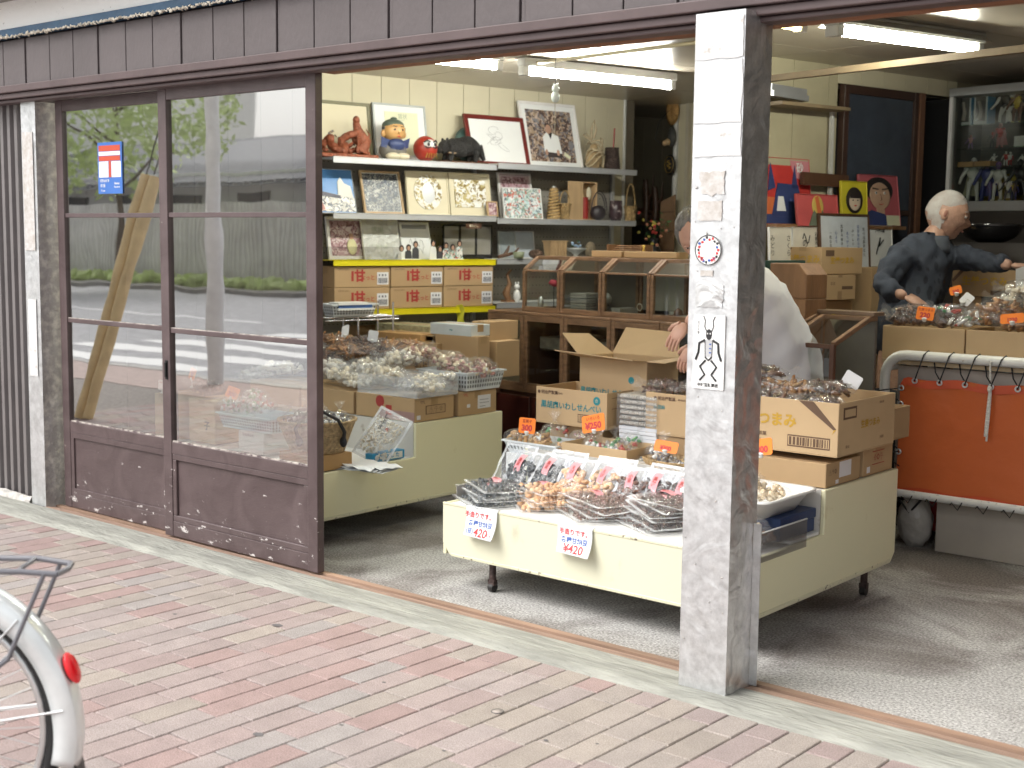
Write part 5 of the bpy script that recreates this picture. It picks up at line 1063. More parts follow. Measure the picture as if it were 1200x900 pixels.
# ================================================================ THE TWO STEPPED STANDS
ivory = M('ivory_shade_lift', (.80, .77, .53), .38, c2=(.66, .61, .38), thr=.72, soft=.06, vs_=8); ivory_w = M('ivory_front', (.67, .66, .51), .38, c2=(.52, .49, .36), thr=.70, soft=.08, vs_=9); ivory_e = M('chipped_ivory', (.66, .64, .46), .5, c2=(.10, .07, .05), thr=.64, soft=.04, vs_=50)  # side panels coloured paler than the front to make up for their shade
zb, z1, z2 = .135, .352, .520; XS, XL = -2.20, -3.655; Y0, YM, YB = 3.93, 4.46, 5.11
def step_stand(label, x0, x1, y0, ym, yb, z1, z2, zb, legs):
    t = thing('step_stand', label, 'display stand', ((x0 + x1) / 2, (y0 + yb) / 2, 0), 0, 'ivory painted stepped display stands'); cx, cy = (x0 + x1) / 2, (y0 + yb) / 2
    def L(x): return x - cx
    def K(y): return y - cy
    ch = .035
    for xa, xb, nm in ((x0, x0 + .018, 'side_panel'), (x1 - .018, x1, 'side_panel')):
        b = MB(); b.add([(L(x), K(y), z) for x in (xa, xb) for y, z in ((y0 + .002, zb), (yb - ch, zb), (yb, zb + ch), (yb, z2), (ym, z2), (ym, z1), (y0 + .002, z1))],
            [tuple(range(6, -1, -1)), tuple(range(7, 14))] + [(i, (i + 1) % 7, (i + 1) % 7 + 7, i + 7) for i in range(7)], ivory)
        if xb == x1: b.box(L(x1) - .004, L(x1) + .0035, K(y0 + .01), K(yb) - ch - .01, zb - .002, zb + .016, ivory_e)
        b.build(nm, t, bevel=.003)
    b = MB(); X0, X1 = L(x0) + .0185, L(x1) - .0185
    b.add([(L(x0), K(y0), zb + .05), (L(x0) + .04, K(y0), zb), (L(x1), K(y0), zb), (L(x1), K(y0), z1), (L(x0), K(y0), z1), (L(x0), K(y0) + .018, zb + .05), (L(x0) + .04, K(y0) + .018, zb), (L(x1), K(y0) + .018, zb), (L(x1), K(y0) + .018, z1), (L(x0), K(y0) + .018, z1)], [(0, 1, 2, 3, 4), (9, 8, 7, 6, 5), (0, 4, 9, 5), (4, 3, 8, 9), (3, 2, 7, 8), (2, 1, 6, 7), (1, 0, 5, 6)], ivory_w)
    b.box(L(x0) + .05, L(x1) - .002, K(y0) - .003, K(y0) + .001, zb - .003, zb + .010, ivory_e); b.box(L(x0) + .001, L(x1) - .001, K(y0) - .002, K(y0) + .01, z1 - .008, z1 + .002, ivory_e)
    b.build('front_panel', t, bevel=.0025)
    b = MB(); b.box(X0, X1, K(y0) + .0185, K(ym), z1 - .02, z1 - .004, white); b.box(X0, X1, K(ym) + .002, K(yb), z2 - .02, z2 - .002, M('worn_white_board', (.62, .60, .56), .6, c2=(.3, .25, .2), thr=.68, soft=.05, vs_=12)); b.box(X0, X1, K(ym), K(ym) + .0018, z1 - .02, z2, M('worn_white_board', (.6, .6, .6), .6)); b.build('shelf_boards', t)
    rl = M('rusty_leg', (.055, .032, .028), .6, var=.5, vs_=30, bump=1.5)
    for lx, ly in legs:
        b = MB(); b.tube([(L(lx), K(ly), zb + .1), (L(lx), K(ly), .045)], .0145, rl, 12); b.tube([(L(lx) - .012, K(ly), .02), (L(lx) + .012, K(ly), .02)], .019, M('caster', (.02, .018, .017), .5), 14); b.box(L(lx) - .016, L(lx) + .016, K(ly) - .012, K(ly) + .012, .03, .052, rl); b.build('leg', t)
    return t
step_stand('ivory stepped stand in the entrance with two curled price papers on its front', XL, XS, Y0, YM, YB, z1, z2, zb, ((-3.43, 3.99), (-2.27, 4.98), (-2.27, 4.03), (-3.58, 4.98)))
XL2 = -4.515
step_stand('ivory stepped stand behind the glazed door, at the left wall', -5.98, XL2, 3.96, 4.655, 5.32, .350, .520, .125, ((-4.62, 4.05), (-4.62, 5.2), (-5.9, 4.05), (-5.9, 5.2)))
# curled price papers on the front
def hanging_paper(label, x, w_, h_, lines, curl):
    t = thing('price_paper', label, 'price paper', (x, Y0 - .004, z1 + .003), 0, 'handwritten price papers on the stand front'); b = MB()
    def fn(u, v):
        if v < .12: return ((u - .5) * w_, .02 - v / .12 * .024, .003)
        s = (v - .12) / .88; k = s ** 2; return ((u - .5) * w_ + .012 * s * curl, -.004 - .025 * k - .02 * k * (u if curl > 0 else (1 - u)), -h_ * s + .012 * k)
    b.grid(12, 14, fn, M('price_sheet', (.78, .80, .82), .5, var=.02)); b.build('sheet', t, solid=.0006)
    b = MB()
    for (s, size, zf, m, dx) in lines:
        sfr = zf; k = sfr ** 2; y = -.004 - .025 * k - .010 * k - .0035
        vv, ff = text_geo(s, .02); pts = []
        for q in vv: e = V(fn((q.x * size + dx) / w_ + .5, .12 + .88 * (sfr - q.y * size / h_))); pts.append(e + V((0, -.0016, 0)))
        b.add(pts, ff, m)
    b.build('handwriting', t); return t
hanging_paper('handwritten paper with a drawn cloud before the red 420, hanging at the stand\'s chipped corner', AY(566, 610, Y0).x, .165, .125, (('手造りです。', .026, .24, redink, -.01), ('各種甘納豆', .026, .52, blueink, 0), ('420', .050, .82, redink, .010), ('えん', .018, .84, redink, .058), ('(豆)', .026, .80, blueink, -.052)), .4)
hanging_paper('handwritten paper with underlined red heading and yen mark before 420, curling up at its corner', AY(675, 628, Y0).x, .165, .115, (('手造りです。', .025, .22, redink, 0), ('各種甘納豆', .026, .50, blueink, 0), ('¥420', .048, .80, redink, 0)), 1.0)
def bag_at(px, py, z): return GZ(px, py, z)
def stack(kind, pxs, n, seed, nm, yaw=.9, w_=.225, l_=.285, t_=.021, where='', n_s=75, sz_=(.009, .012, .006), spread_=.028, textl='あられ'):
    px, py = pxs; base = GZ(px, py, z1 + .015); rg = random.Random(seed)
    for i in range(n):
        k = n - 1 - i
        p = V((base.x + rg.uniform(-spread_, spread_), max(base.y, 4.04) - .02 + i * .020 + rg.uniform(-.008, .008), z1 + .002 + i * t_ * .80))
        rot = (rg.uniform(-.03, .03) + .01 + i * .006, rg.uniform(-.05, .05), yaw + rg.uniform(-.22, .22) + i * .03)
        bag('snack_bag', nm + ' ' + where + ', ' + ORD[k], kind, w_, l_, t_, seed % 7 + i % 2, p, rot, 'snack bags lying in stacks on the front step', n=int(n_s * 1.5), sz_=sz_, textl=textl)
stack('dark', (577, 583), 4, 10, 'dark bean bag', .95, where='in the stack at the stand\'s chipped corner', textl='黒豆')
stack('peach', (640, 588), 4, 21, 'peach cracker bag', 1.0, where='in the stack between the two price papers', n_s=60, sz_=(.013, .015, .009), textl='えび')
stack('brown', (703, 600), 4, 32, 'rusty brown bean bag', 1.0, where='in the stack above the curling paper', n_s=110, sz_=(.006, .008, .005), textl='小豆')
stack('cocoa', (775, 612), 6, 43, 'cocoa brown bean bag', 1.0, where='in the stack against the post', n_s=120, sz_=(.006, .008, .005), textl='黒糖')
stack('cocoa', (835, 622), 4, 53, 'cocoa brown bean bag', .8, where='hidden behind the steel post', n_s=120, sz_=(.006, .008, .005), textl='黒糖') if False else None
st = [('dark', 597, 'upright bag of dark beans, first in the standing row beside the ivory stand corner', '黒豆'), ('dark', 632, 'upright bag of dark beans, second in the standing row', '黒豆'), ('peach', 662, 'upright bag of peach crackers below the white slotted tray', 'えび'), ('peach', 694, 'upright bag of peach crackers below the small open carton', 'えび'), ('brown', 728, 'upright bag of brown beans, left of two darker ones', '小豆'), ('cocoa', 757, 'upright bag of cocoa beans in the middle of the dark ones', '黒糖'), ('cocoa', 788, 'upright bag of cocoa beans touching the steel post', '黒糖')]
for i, (kd, px, lb, tl) in enumerate(st):
    p = AY(px, 572, 4.235 + .02 * (i % 2)); p = V((p.x, p.y, z1 + .005))
    c, f, l = flat_bag(kd, .165, .205, .032, 60 + i, n=95 if kd != 'peach' else 60, sz_=(.011, .016, .008) if kd != 'peach' else (.015, .018, .011), fm=film_m, textl=tl)
    c2 = MB(); 
    t = thing('standing_bag', lb, 'snack bag', p, 0, 'upright snack bags along the step'); t.rotation_euler = (math.radians(50), 0, math.radians(-8 + 5 * (i % 3)))
    for mb_, nm in ((c, 'snacks'), (f, 'film'), (l, 'pink_label')):
        for q in range(len(mb_.v)):
            v = mb_.v[q]; mb_.v[q] = V((v.x, v.y * (.8 if nm == 'snacks' else 1) + .105 - (.004 if nm != 'film' else 0), v.z))
        mb_.build(nm, t)
# flat backing bags behind the row
for i in range(4):
    px = 592 + i * 58; p = AY(px, 560, 4.31); c, f, l = flat_bag('white', .19, .21, .012, 90 + i, n=4, lbl=False, fm=film_m)
    t = thing('folded_bag', 'empty looking milky bag ' + ['behind the first upright bag', 'under the white slotted tray', 'under the small open carton', 'under the woven tray edge'][i], 'empty bag', (p.x, p.y, z1 + .004), 0, 'milky bags behind the standing row'); t.rotation_euler = (math.radians(56), 0, math.radians(4 * (i % 3 - 1)))
    for q in range(len(f.v)): v = f.v[q]; f.v[q] = V((v.x, v.y + .105, v.z))
    f.build('film', t)
tz = .46
p = GZ(588, 522, tz); slot_tray('slotted_tray', 'white slotted tray of nut crackers with an orange 300 card', V((AY(590, 520, 4.47).x, 4.47, AY(588, 515, 4.47).z - .055)), .30, .22, .055, 0, rows=1)
bx = AY(588, 520, 4.47).x
b = MB(); b.box(bx + .02, bx + .28, 4.475, 4.68, z1, AY(588, 515, 4.47).z - .056, white); tag(b.build('tray_support', bevel=.003), 'low white block under the slotted tray', 'support block')
lblc = 'snack bags heaped on the stand tiers'
def heap(items):
    for (lb, kd, px, py, Y, z, rad, rot, kw) in items:
        q = AY(px, py, Y); tied_bag(lb, kd, V((q.x, Y, z + (.045 if px < 745 else .03))), rad, int(px), rot, lblc, **kw)
heap([
    ('bag of golden nut crackers at the outer end of the slotted tray', 'tan', 610, 512, 4.56, .46, (.085, .06, .04), (0, 0, .2), dict(tie=False, n=40, s_=(.014, .012, .008))),
    ('bag of golden twisted crackers beside the 300 card', 'tan', 634, 512, 4.54, .46, (.065, .055, .042), (0, .1, .7), dict(tie=False, n=34, s_=(.016, .010, .008))),
    ('bag of golden crackers with a small white name slip on it', 'tan', 660, 522, 4.53, .455, (.05, .05, .03), (0, 0, 1.1), dict(tie=False, n=26, s_=(.014, .010, .008))),
    ('clear crumpled bag tied up behind the tray of nut crackers', 'candy', 652, 505, 4.66, .47, (.07, .06, .055), (.2, 0, .3), dict(n=12, fm=film_s)),
    ('bag of pale red sweets lying under the printed carton', 'mix', 684, 512, 4.66, .48, (.07, .05, .035), (0, .1, .3), dict(tie=False, n=40, s_=(.007, .007, .006), fm=film_m)),
    ('bag of wrapped candies under the 250 card', 'candy', 700, 522, 4.60, .455, (.075, .06, .045), (.1, .1, .4), dict(n=36, s_=(.012, .010, .008), fm=film_s)),
    ('bag of wrapped candies with a green one, in the small open carton', 'candy', 724, 524, 4.60, .455, (.065, .06, .05), (.1, -.2, 1.2), dict(n=36, s_=(.012, .010, .008), fm=film_s)),
    ('clear tied bag of candies leaning toward the white boxes', 'candy', 735, 512, 4.66, .47, (.055, .05, .05), (.1, .5, 1.2), dict(n=14, s_=(.012, .010, .008), fm=film_s)),
    ('large bag of silvery dark beans with a yellow tie, behind the 300 card', 'foilb', 775, 528, 4.62, .44, (.085, .065, .062), (.1, .1, 0), dict(n=110, s_=(.009, .009, .008), yel=True)),
    ('bag of silvery dark beans at the outer end of the woven tray', 'foilb', 752, 532, 4.55, .44, (.05, .05, .035), (0, -.5, 0), dict(n=50, s_=(.008, .008, .008), yel=True)),
    ('bag of silvery dark beans against the steel post', 'foilb', 797, 536, 4.56, .44, (.06, .05, .045), (0, .3, 0), dict(n=70, s_=(.008, .008, .008), yel=True)),
])
def P4(px, py, Y): q = AY(px, py, Y); return V((q.x, Y, q.z))
q = P4(617, 508, 4.50); price_tag('orange 300 card standing in the slotted tray of nut crackers', q, .085, .07, .15, '豆菓子', '300', 8, stem=-.00)
q = P4(696, 506, 4.50); price_tag('tilted orange 250 card over the small open carton of candies', q, .115, .075, .1, 'いろいろ', '¥250', 14, roll=-14, stem=-.0)
q = P4(779, 530, 4.50); price_tag('orange 300 card over the silvery beans by the steel post', q, .11, .048, .05, None, '¥300', 20, roll=3, stem=0)
# small open carton and its bags, woven tray
def dnone(b, w, d, h): pass
x0 = AY(657, 545, 4.46).x; carton('small plain open carton of wrapped candies on the step', V((x0, 4.465, AY(659, 518, 4.465).z - .075)), AY(733, 560, 4.46).x - x0, .24, .075, 0, None, card_l, name='open_carton', open_=1)
b = MB(); b.box(x0 + .02, x0 + .27, 4.475, 4.66, z1, AY(659, 518, 4.465).z - .076, card); tag(b.build('carton_support', bevel=.003), 'low brown block beneath the small open carton', 'support block')
x1_ = AY(738, 550, 4.42).x
t = thing('woven_tray', 'shallow woven cane tray holding silvery bean bags by the post', 'tray', (x1_ + .155, 4.55, AY(760, 540, 4.44).z - .037)); b = MB(); S = Matrix.Diagonal((1, .62, 1, 1)); cane = wick('cane', (.50, .34, .17))
b.lathe([(0, .002), (.15, .002), (.168, .035), (.160, .037), (.145, .008), (0, .008)], cane, 40, T=S)
for i in range(3): b.lathe([(.153 + i * .006, .004 + i * .012), (.160 + i * .006, .010 + i * .012), (.155 + i * .006, .016 + i * .012)], cane, 40, T=S, wob=.01)
b.build('tray', t)
b = MB(); b.box(x1_ + .03, x1_ + .28, 4.48, 4.62, z1, AY(760, 540, 4.44).z - .038, white); tag(b.build('tray_support', bevel=.003), 'low white block under the woven cane tray', 'support block')
# printed cartons behind
maker = '◐明治製菓㈱浅草店'
def d_teal(b, w, d, h, s=1.0):
    b.text('◉ 明治屋製菓', .019, face(w * .17, -.0014, h * .86), bprint, .02); b.text('株式会社', .010, face(w * .335, -.0014, h * .86), bprint, .01)
    b.text('黒胡麻いわしせんべい', .036, PL((w * .50, -.0014, h * .52), FX, FZ), tealp, .02, .95); b.prism([(w * .86 + .019 * math.cos(i * PI / 9), h * .76 + .019 * math.sin(i * PI / 9)) for i in range(18)], -.0014, .0, tealp); b.text('合', .018, face(w * .86, -.0022, h * .76), cream, 0)
    b.box(w * .60, w * .955, -.0012, 0, h * .13, h * .36, bprint); b.box(w * .606, w * .949, -.0018, 0, h * .155, h * .335, card_l); barcode(b, face(w * .777, -.0022, h * .245), w * .32, h * .16, bprint, seed=4)
    b.text('製菓', .014, faceR(w + .0014, d * .3, h * .7), bprint, .02); b.box(w, w + .0012, d * .12, d * .5, h * .55, h * .56, bprint); b.box(w, w + .0012, d * .12, d * .5, h * .84, h * .85, bprint)
L0 = P4(628, 480, 4.66); R0 = P4(715, 480, 4.66); cw = (AY(711, 500, 4.66) - AY(628, 480, 4.66)).length
b0 = AY(628, 488, 4.66)
ca = carton('open carton with teal lettering and a black barcode frame, front of the stand top', V((b0.x, 4.66, z2 + .085)), AY(711, 495, 4.66).x - b0.x, .30, .165, 0, d_teal, card_l, name='printed_carton', open_=1)
b = MB(); b.text('◉ 明治屋製菓', .019, face(.16, .2938, .14), bprint, .02); o = b.build('back_printing', ca)
carton('plain small carton under the open teal lettered carton', V((b0.x + .05, 4.70, z2)), .30, .24, .083, 0, None, card)
# the second carton with raised flaps, behind
c0 = AY(703, 440, 5.02); cwid = AY(781, 440, 5.02).x - c0.x
def d_teal2(b, w, d, h):
    b.text('黒胡麻いわしせんべい', .030, face(w * .42, -.0014, h * .45), tealp, .02); b.prism([(w * .78 + .016 * math.cos(i * PI / 9), h * .68 + .016 * math.sin(i * PI / 9)) for i in range(18)], -.0014, 0, tealp)
cb = carton('carton with four spread flaps that the woman is packing', V((c0.x, 4.86, .62)), cwid, .26, AY(740, 418, 5.02).z - .62, 0, d_teal2, card_l, name='printed_carton', open_=1)
hh = AY(740, 418, 5.02).z - .62
for vs_ in ([(0, 0, hh), (cwid, 0, hh), (cwid - .01, -.10, hh + .012), (-.07, -.10, hh + .03)], [(0, .0, hh), (0, .26, hh), (-.10, .20, hh + .09), (-.12, .02, hh + .10)], [(cwid, 0, hh), (cwid, .26, hh), (cwid + .1, .26, hh + .01), (cwid + .1, 0, hh + .0)], [(0, .26, hh), (cwid, .26, hh), (cwid - .05, .34, hh + .11), (.02, .34, hh + .12)]):
    b = MB(); b.add(vs_, [(0, 1, 2, 3)], card_l); b.build('flap', cb, solid=.004)
carton('plain carton carrying the flapped carton', V((c0.x - .01, 4.85, z2)), cwid + .05, .25, .098, 0, None, card)
q = P4(716, 432, 4.93); price_tag('blank white card clipped in front of the flapped carton', V((q.x, q.y, q.z)), .075, .052, 0, None, None, 5, M('blank_card', (.78, .78, .80), .4, var=.01), stem=-.0, group=None)
# white boxes with rusk packs
bx = AY(724, 500, 4.70); wbx = AY(757, 500, 4.70).x - bx.x + .03
zz = .545
b = MB(); b.box(bx.x - .01, bx.x + wbx + .02, 4.72, 4.95, z2, zz, card); tag(b.build('cardboard_sheet', bevel=.002), 'flat carton lid under the white boxes', 'cardboard')
b = MB()
for i in range(5):
    b.box(bx.x + .002 * (i % 2), bx.x + wbx + .02, 4.705 + .002 * (i % 3), 4.93, zz + .001 + i * .0168, zz + .0165 + i * .0168, M('white_boxboard', (.76, .79, .84), .5, var=.02)); 
tag(b.build('flat_white_boxes', bevel=.0015), 'flat white boxes stacked under the rusk packs', 'boxes')
rusk = M('rusk_white', (.72, .68, .60), .75, c2=(.42, .32, .24), thr=.62, soft=.1, vs_=50, bump=2, bs=60)
zr = zz + .086
for i in range(6):
    b = MB(); rg = random.Random(i)
    for k in range(15):
        x = bx.x + .002 + k * (wbx + .015) / 15; b.blob((x + .007, 4.712, zr + .011), (.0075, .010, .009), rusk, Matrix.Rotation(.6, 3, 'Y'), .2, rg)
    b.box(bx.x, bx.x + wbx + .018, 4.718, 4.92, zr + .002, zr + .020, rusk)
    fl_ = MB(); fl_.box(bx.x - .006, bx.x + wbx + .026, 4.698, 4.93, zr, zr + .0225, film_m)
    t = thing('rusk_pack', 'clear pack of white rusks, ' + ORD[5 - i] + ' on the white boxes', 'snack pack', (0, 0, 0), 0, 'packs of white rusks'); b.build('rusks', t); fl_.build('film', t); zr += .0232
def lump_bag(name, label, kind, c, w_, d_, h_, seed, rotz=0.0, n=60, s_=(.016, .012, .008), fm=None, group=None, tails=1, tilt=0.0):
    """crumpled clear bag lying on its side with a gathered end"""
    t = thing(name, label, 'snack bag', c, rotz, group); t.rotation_euler = (0, tilt, rotz); rg = random.Random(seed); b = MB()
    clump(b, kind, (0, 0, h_ * .5), (w_ * .42, d_ * .40, h_ * .40), n, s_, rg); b.build('snacks', t); b = MB()
    def fn(d, q):
        k = 1 + .13 * nz(d.x * 2.5 + seed, d.y * 3, d.z * 3) + .07 * nz(d.x * 8, d.y * 8 + seed, d.z * 8) + .03 * nz(d.x * 20, d.y * 20 + seed, d.z * 20); q = q * k; q.z = max(q.z, -h_ * .48); return q
    b.ell((0, 0, h_ * .5), (w_ / 2, d_ / 2, h_ * .52), fm or film, 30, 18, fn=fn)
    for s in ([-1], [1], [-1, 1])[0 if tails == 1 else (1 if tails == 2 else 2)]:
        N = 12; vs_ = [(s * w_ * .42, 0, h_ * .55)]
        for i in range(N): a = 2 * PI * i / N; vs_.append((s * (w_ * .5 + .035 + .012 * (i % 2)), .035 * math.cos(a), h_ * .6 + .035 * math.sin(a)))
        b.add(vs_, [(0, i + 1, (i + 1) % N + 1) for i in range(N)], fm or film, False)
    b.build('film', t); return t
# carton against the post with bags in it
c0 = AY(755, 480, 4.70); cw = AY(806, 490, 4.70).x - c0.x + .22
def d_side(b, w, d, h): b.text('◉ 明治屋製菓', .018, face(w * .22, -.0014, h * .87), bprint, .02); b.text('株式会社', .010, face(w * .42, -.0014, h * .87), bprint, .01); b.text('黒胡麻', .02, face(w * .16, -.0014, h * .66), tealp, .01)
zc0 = AY(755, 508, 4.70).z
carton('open printed carton of bagged sticks in front of the woman\'s hands', V((c0.x, 4.71, zc0)), cw, .30, AY(755, 459, 4.70).z - zc0, 0, d_side, card_l, name='printed_carton', open_=1)
carton('plain carton under the one holding bagged sticks', V((c0.x - .01, 4.72, z2)), cw + .02, .3, max(.03, zc0 - z2 - .002), 0, None, card)
zt0 = AY(755, 459, 4.70).z
for i, (px, dz) in enumerate(((775, -.02), (800, -.01), (780, .01), (815, 0.0))):
    lump_bag('stick_bag', ['shiny flat bag of grey sticks, nearest in the printed carton', 'shiny flat bag of grey sticks close to the steel post', 'shiny flat bag of sticks lying on the others', 'shiny flat bag of sticks half behind the post'][i], 'brown', V((AY(px, 450, 4.86).x, 4.84 + .03 * (i % 2), zt0 + dz)), .17, .2, .035, i + 3, .2 * i, 40, (.02, .006, .004), film_s, 'bags of sticks in the printed carton', 3)
# acrylic sheet at left end of the entrance stand
b = MB(); b.box(0, .002, 0, .30, 0, .085, M('grey_acrylic', (.40, .38, .37), .3)); tag(b.build('grey_sheet', None, (XL - .006, 4.02, z1 - .03)), 'grey plastic sheet on the left end of the entrance stand', 'plastic sheet')
def d_ginger(b, w, d, h):
    b.text('生姜つまみ', .056, face(w * .40, -.0014, h * .58), ylp, .035, 1.0); b.text('有限会社 船岡製菓', .018, face(w * .27, -.0014, h * .30), bprint, .01, 1.1); b.text('川崎市中央区桜1-23', .013, face(w * .27, -.0014, h * .19), bprint, 0)
    b.box(w * .60, w * .94, -.0012, 0, h * .12, h * .34, bprint); b.box(w * .606, w * .934, -.0018, 0, h * .145, h * .315, card_l); barcode(b, face(w * .77, -.0022, h * .23), w * .31, h * .15, bprint, seed=5)
    b.prism([(w * .68, h * .995), (w * .80, h * .995), (w * .985, h * .52), (w * .965, h * .50)], -.0012, 0, bprint); b.prism([(w * .965, h * .5), (w * .985, h * .52), (w * .955, h * .42)], -.0012, 0, ylp)
    b.text('生姜つまみ', .034, faceR(w + .0016, d * .55, h * .52), ylp, .02); b.box(w, w + .0014, d * .08, d * .30, h * .68, h * .90, bprint); b.box(w, w + .0019, d * .10, d * .28, h * .72, h * .86, card_l); b.text('配送注意', .010, faceR(w + .0016, d * .74, h * .88), bprint, .01); b.text('明 02', .014, faceR(w + .0016, d * .16, h * .16), bprint, 0); b.text('内容量', .012, faceR(w + .0016, d * .76, h * .2), bprint, 0)
e0 = AY(981, 536, 4.44); ewid = .52; zg = .63
xg = AY(981, 536, 4.50).x; zg = AY(981, 537, 4.50).z; hg = AY(981, 473, 4.50).z - zg
cg = carton('large open carton with ochre lettering and brown corner stripe, full of bagged sticks', V((xg - ewid, 4.50, zg)), ewid, .50, hg, 0, d_ginger, card_l, name='printed_carton', open_=1)
for i, (px, py, Y, w_, kd) in enumerate(((905, 467, 4.62, .26, 'choc'), (955, 470, 4.60, .28, 'choc'), (925, 455, 4.75, .28, 'caramel'), (965, 452, 4.80, .26, 'choc'), (892, 448, 4.85, .22, 'choc'))):
    q = AY(px, py, Y); lump_bag('stick_bag', ['tied clear bag of chocolate sticks beside the steel post', 'tied clear bag of chocolate sticks at the carton\'s outer corner', 'tied clear bag of caramel brown sticks on top of the others', 'clear bag of dark sticks behind, near the blank card', 'clear bag of dark sticks mostly hidden by the post'][i], kd, V((q.x, Y, zg + hg * .72 + .035 * (i // 2))), w_, .15, .075, i + 20, .15 * (i - 2), 70, (.026, .009, .009), film_s, 'bags of sticks in the ochre lettered carton', 1 if i % 2 else 3)
q = P4(1003, 447, 4.88); price_tag('blank white card at the corner of the ochre lettered carton', V((q.x - .03, q.y, q.z - .02)), .09, .055, -.3, None, None, 20, M('blank_card', (.78, .78, .80), .4, var=.01), stem=.0, roll=20, group=None)
def d_small(b, w, d, h): b.box(w, w + .0012, d * .28, d * .36, h * .08, h * .24, lab); b.box(w, w + .0012, d * .38, d * .72, h * .30, h * .95, lab); b.text('⚠〒◎', .022, faceR(w + .0014, d * .18, h * .6), bprint, 0)
def d_small2(b, w, d, h): b.box(w, w + .0012, d * .12, d * .22, h * .1, h * .3, lab); b.text('⇧◎☂', .030, faceR(w + .0014, d * .5, h * .55), redp, 0); b.box(w, w + .0016, d * .3, d * .7, h * .33, h * .35, redp); b.box(w, w + .0016, d * .3, d * .7, h * .76, h * .78, redp)
carton('carton with a shipping label directly under the ochre lettered one', V((-2.215 - .42, 4.49, z2 + .001)), .42, .29, .093, 0, d_small, card)
carton('carton with red handling marks at the back end of the stand', V((-2.215 - .38, 4.81, z2 + .001)), .38, .27, .12, 0, d_small2, card)
zq = AY(1030, 475, 4.95).z
carton('open plain carton on the back end of the stand beside the orange canvas', V((-2.215 - .28, 4.99, .645)), .30, .2, .13, 0, None, card, open_=1)
lump_bag('stick_bag', 'shiny bag of pale sweets in the plain back carton', 'candy', V((-2.24 - .1, 5.08, .74)), .16, .12, .06, 77, 0, 24, (.01, .01, .01), film_s)
# white basin with almond bags, blue box, sheet
q = AX(965, 590, -2.26)
t = thing('white_basin', 'white plastic basin heaped with bags of peeled almonds', 'basin', (-2.40, 4.24, .455)); b = MB(); S = Matrix.Diagonal((1, .72, 1, 1))
sq = [(-1, -1), (1, -1), (1, 1), (-1, 1)]
def basin_ring(hx, hy, z, r=.25, n=6):
    out = []
    for k, (sx, sy) in enumerate([(1, -1), (1, 1), (-1, 1), (-1, -1)]):
        for i in range(n): a = -PI / 2 + k * PI / 2 + (PI / 2) * i / (n - 1); out.append((sx * hx * (1 - r) + hx * r * math.cos(a), sy * hy * (1 - r) + hy * r * math.sin(a), z))
    return out
rings = [basin_ring(.13, .14, .0), basin_ring(.175, .19, .075), basin_ring(.19, .205, .078), basin_ring(.19, .205, .070)]; n = len(rings[0])
b.add([p for r in rings for p in r], [(i + j * n, (i + 1) % n + j * n, (i + 1) % n + (j + 1) * n, i + (j + 1) * n) for j in range(3) for i in range(n)] + [tuple(range(n - 1, -1, -1))], white, True); b.build('basin', t)
for i, (x, y, z, w_, n_, lb) in enumerate(((-2.45, 4.13, .475, .22, 90, 'bag of peeled almonds at the near side of the white basin'), (-2.36, 4.26, .485, .22, 90, 'bag of peeled almonds at the aisle side of the white basin'), (-2.43, 4.20, .535, .20, 90, 'topmost bag of peeled almonds, netted with a red edge'), (-2.50, 4.20, .48, .20, 60, 'bag of peeled almonds behind the steel post'))):
    lump_bag('almond_bag', lb, 'almond', V((x, y, z)), w_, .15, .075, 40 + i, .4 * i, n_ + 30, (.0095, .013, .009), film, 'bags of peeled almonds', 0 if False else 1)
q = P4(891, 534, 4.10); price_tag('orange card standing among the peeled almonds, mostly behind the post', q, .10, .06, .0, None, '¥300', 12, roll=-12, stem=0)
b = MB(); nb = M('navy_box', (.02, .045, .13), .45, var=.05); b.box(0, .26, 0, .27, 0, .05, nb); b.box(-.004, .264, -.004, .274, .0505, .086, nb); tag(b.build('navy_box', None, (-2.49, 4.17, .368), bevel=.003), 'navy blue lidded box under the white basin', 'box')
b = MB(); b.box(0, .24, 0, .22, 0, .012, paper); tag(b.build('paper_pad', None, (-2.45, 4.22, z1 + .001), bevel=.003), 'white paper pad under the navy blue box', 'paper')
b = MB(); b.box(0, .0025, 0, .36, 0, .105, glass_mat('smoke_acrylic', .14, 1.2, (.74, .74, .75), .15)); b.box(-.002, .0045, 0, .36, .103, .1065, M('acrylic_edge', (.5, .5, .5), .3)); tag(b.build('acrylic_guard', None, (XS + .004, 3.95, z1 - .018)), 'smoky acrylic guard along the aisle end of the entrance stand', 'guard sheet')
lump_bag('sweet_bag', 'milky bag of pink sweets and dark beans behind the smoky guard', 'mix', V((-2.31, 4.05, z1 + .01)), .19, .17, .12, 61, .3, 70, (.012, .012, .009), film_m)
lump_bag('sweet_bag', 'bag of dark round sweets beside the smoky guard', 'brown', V((-2.27, 4.16, z1 + .005)), .08, .09, .06, 62, .3, 24, (.012, .012, .010), film)
# ================================================================ LEFT STAND goods
xa = XL2
def onL(px, py, Y): return P4(px, py, Y)
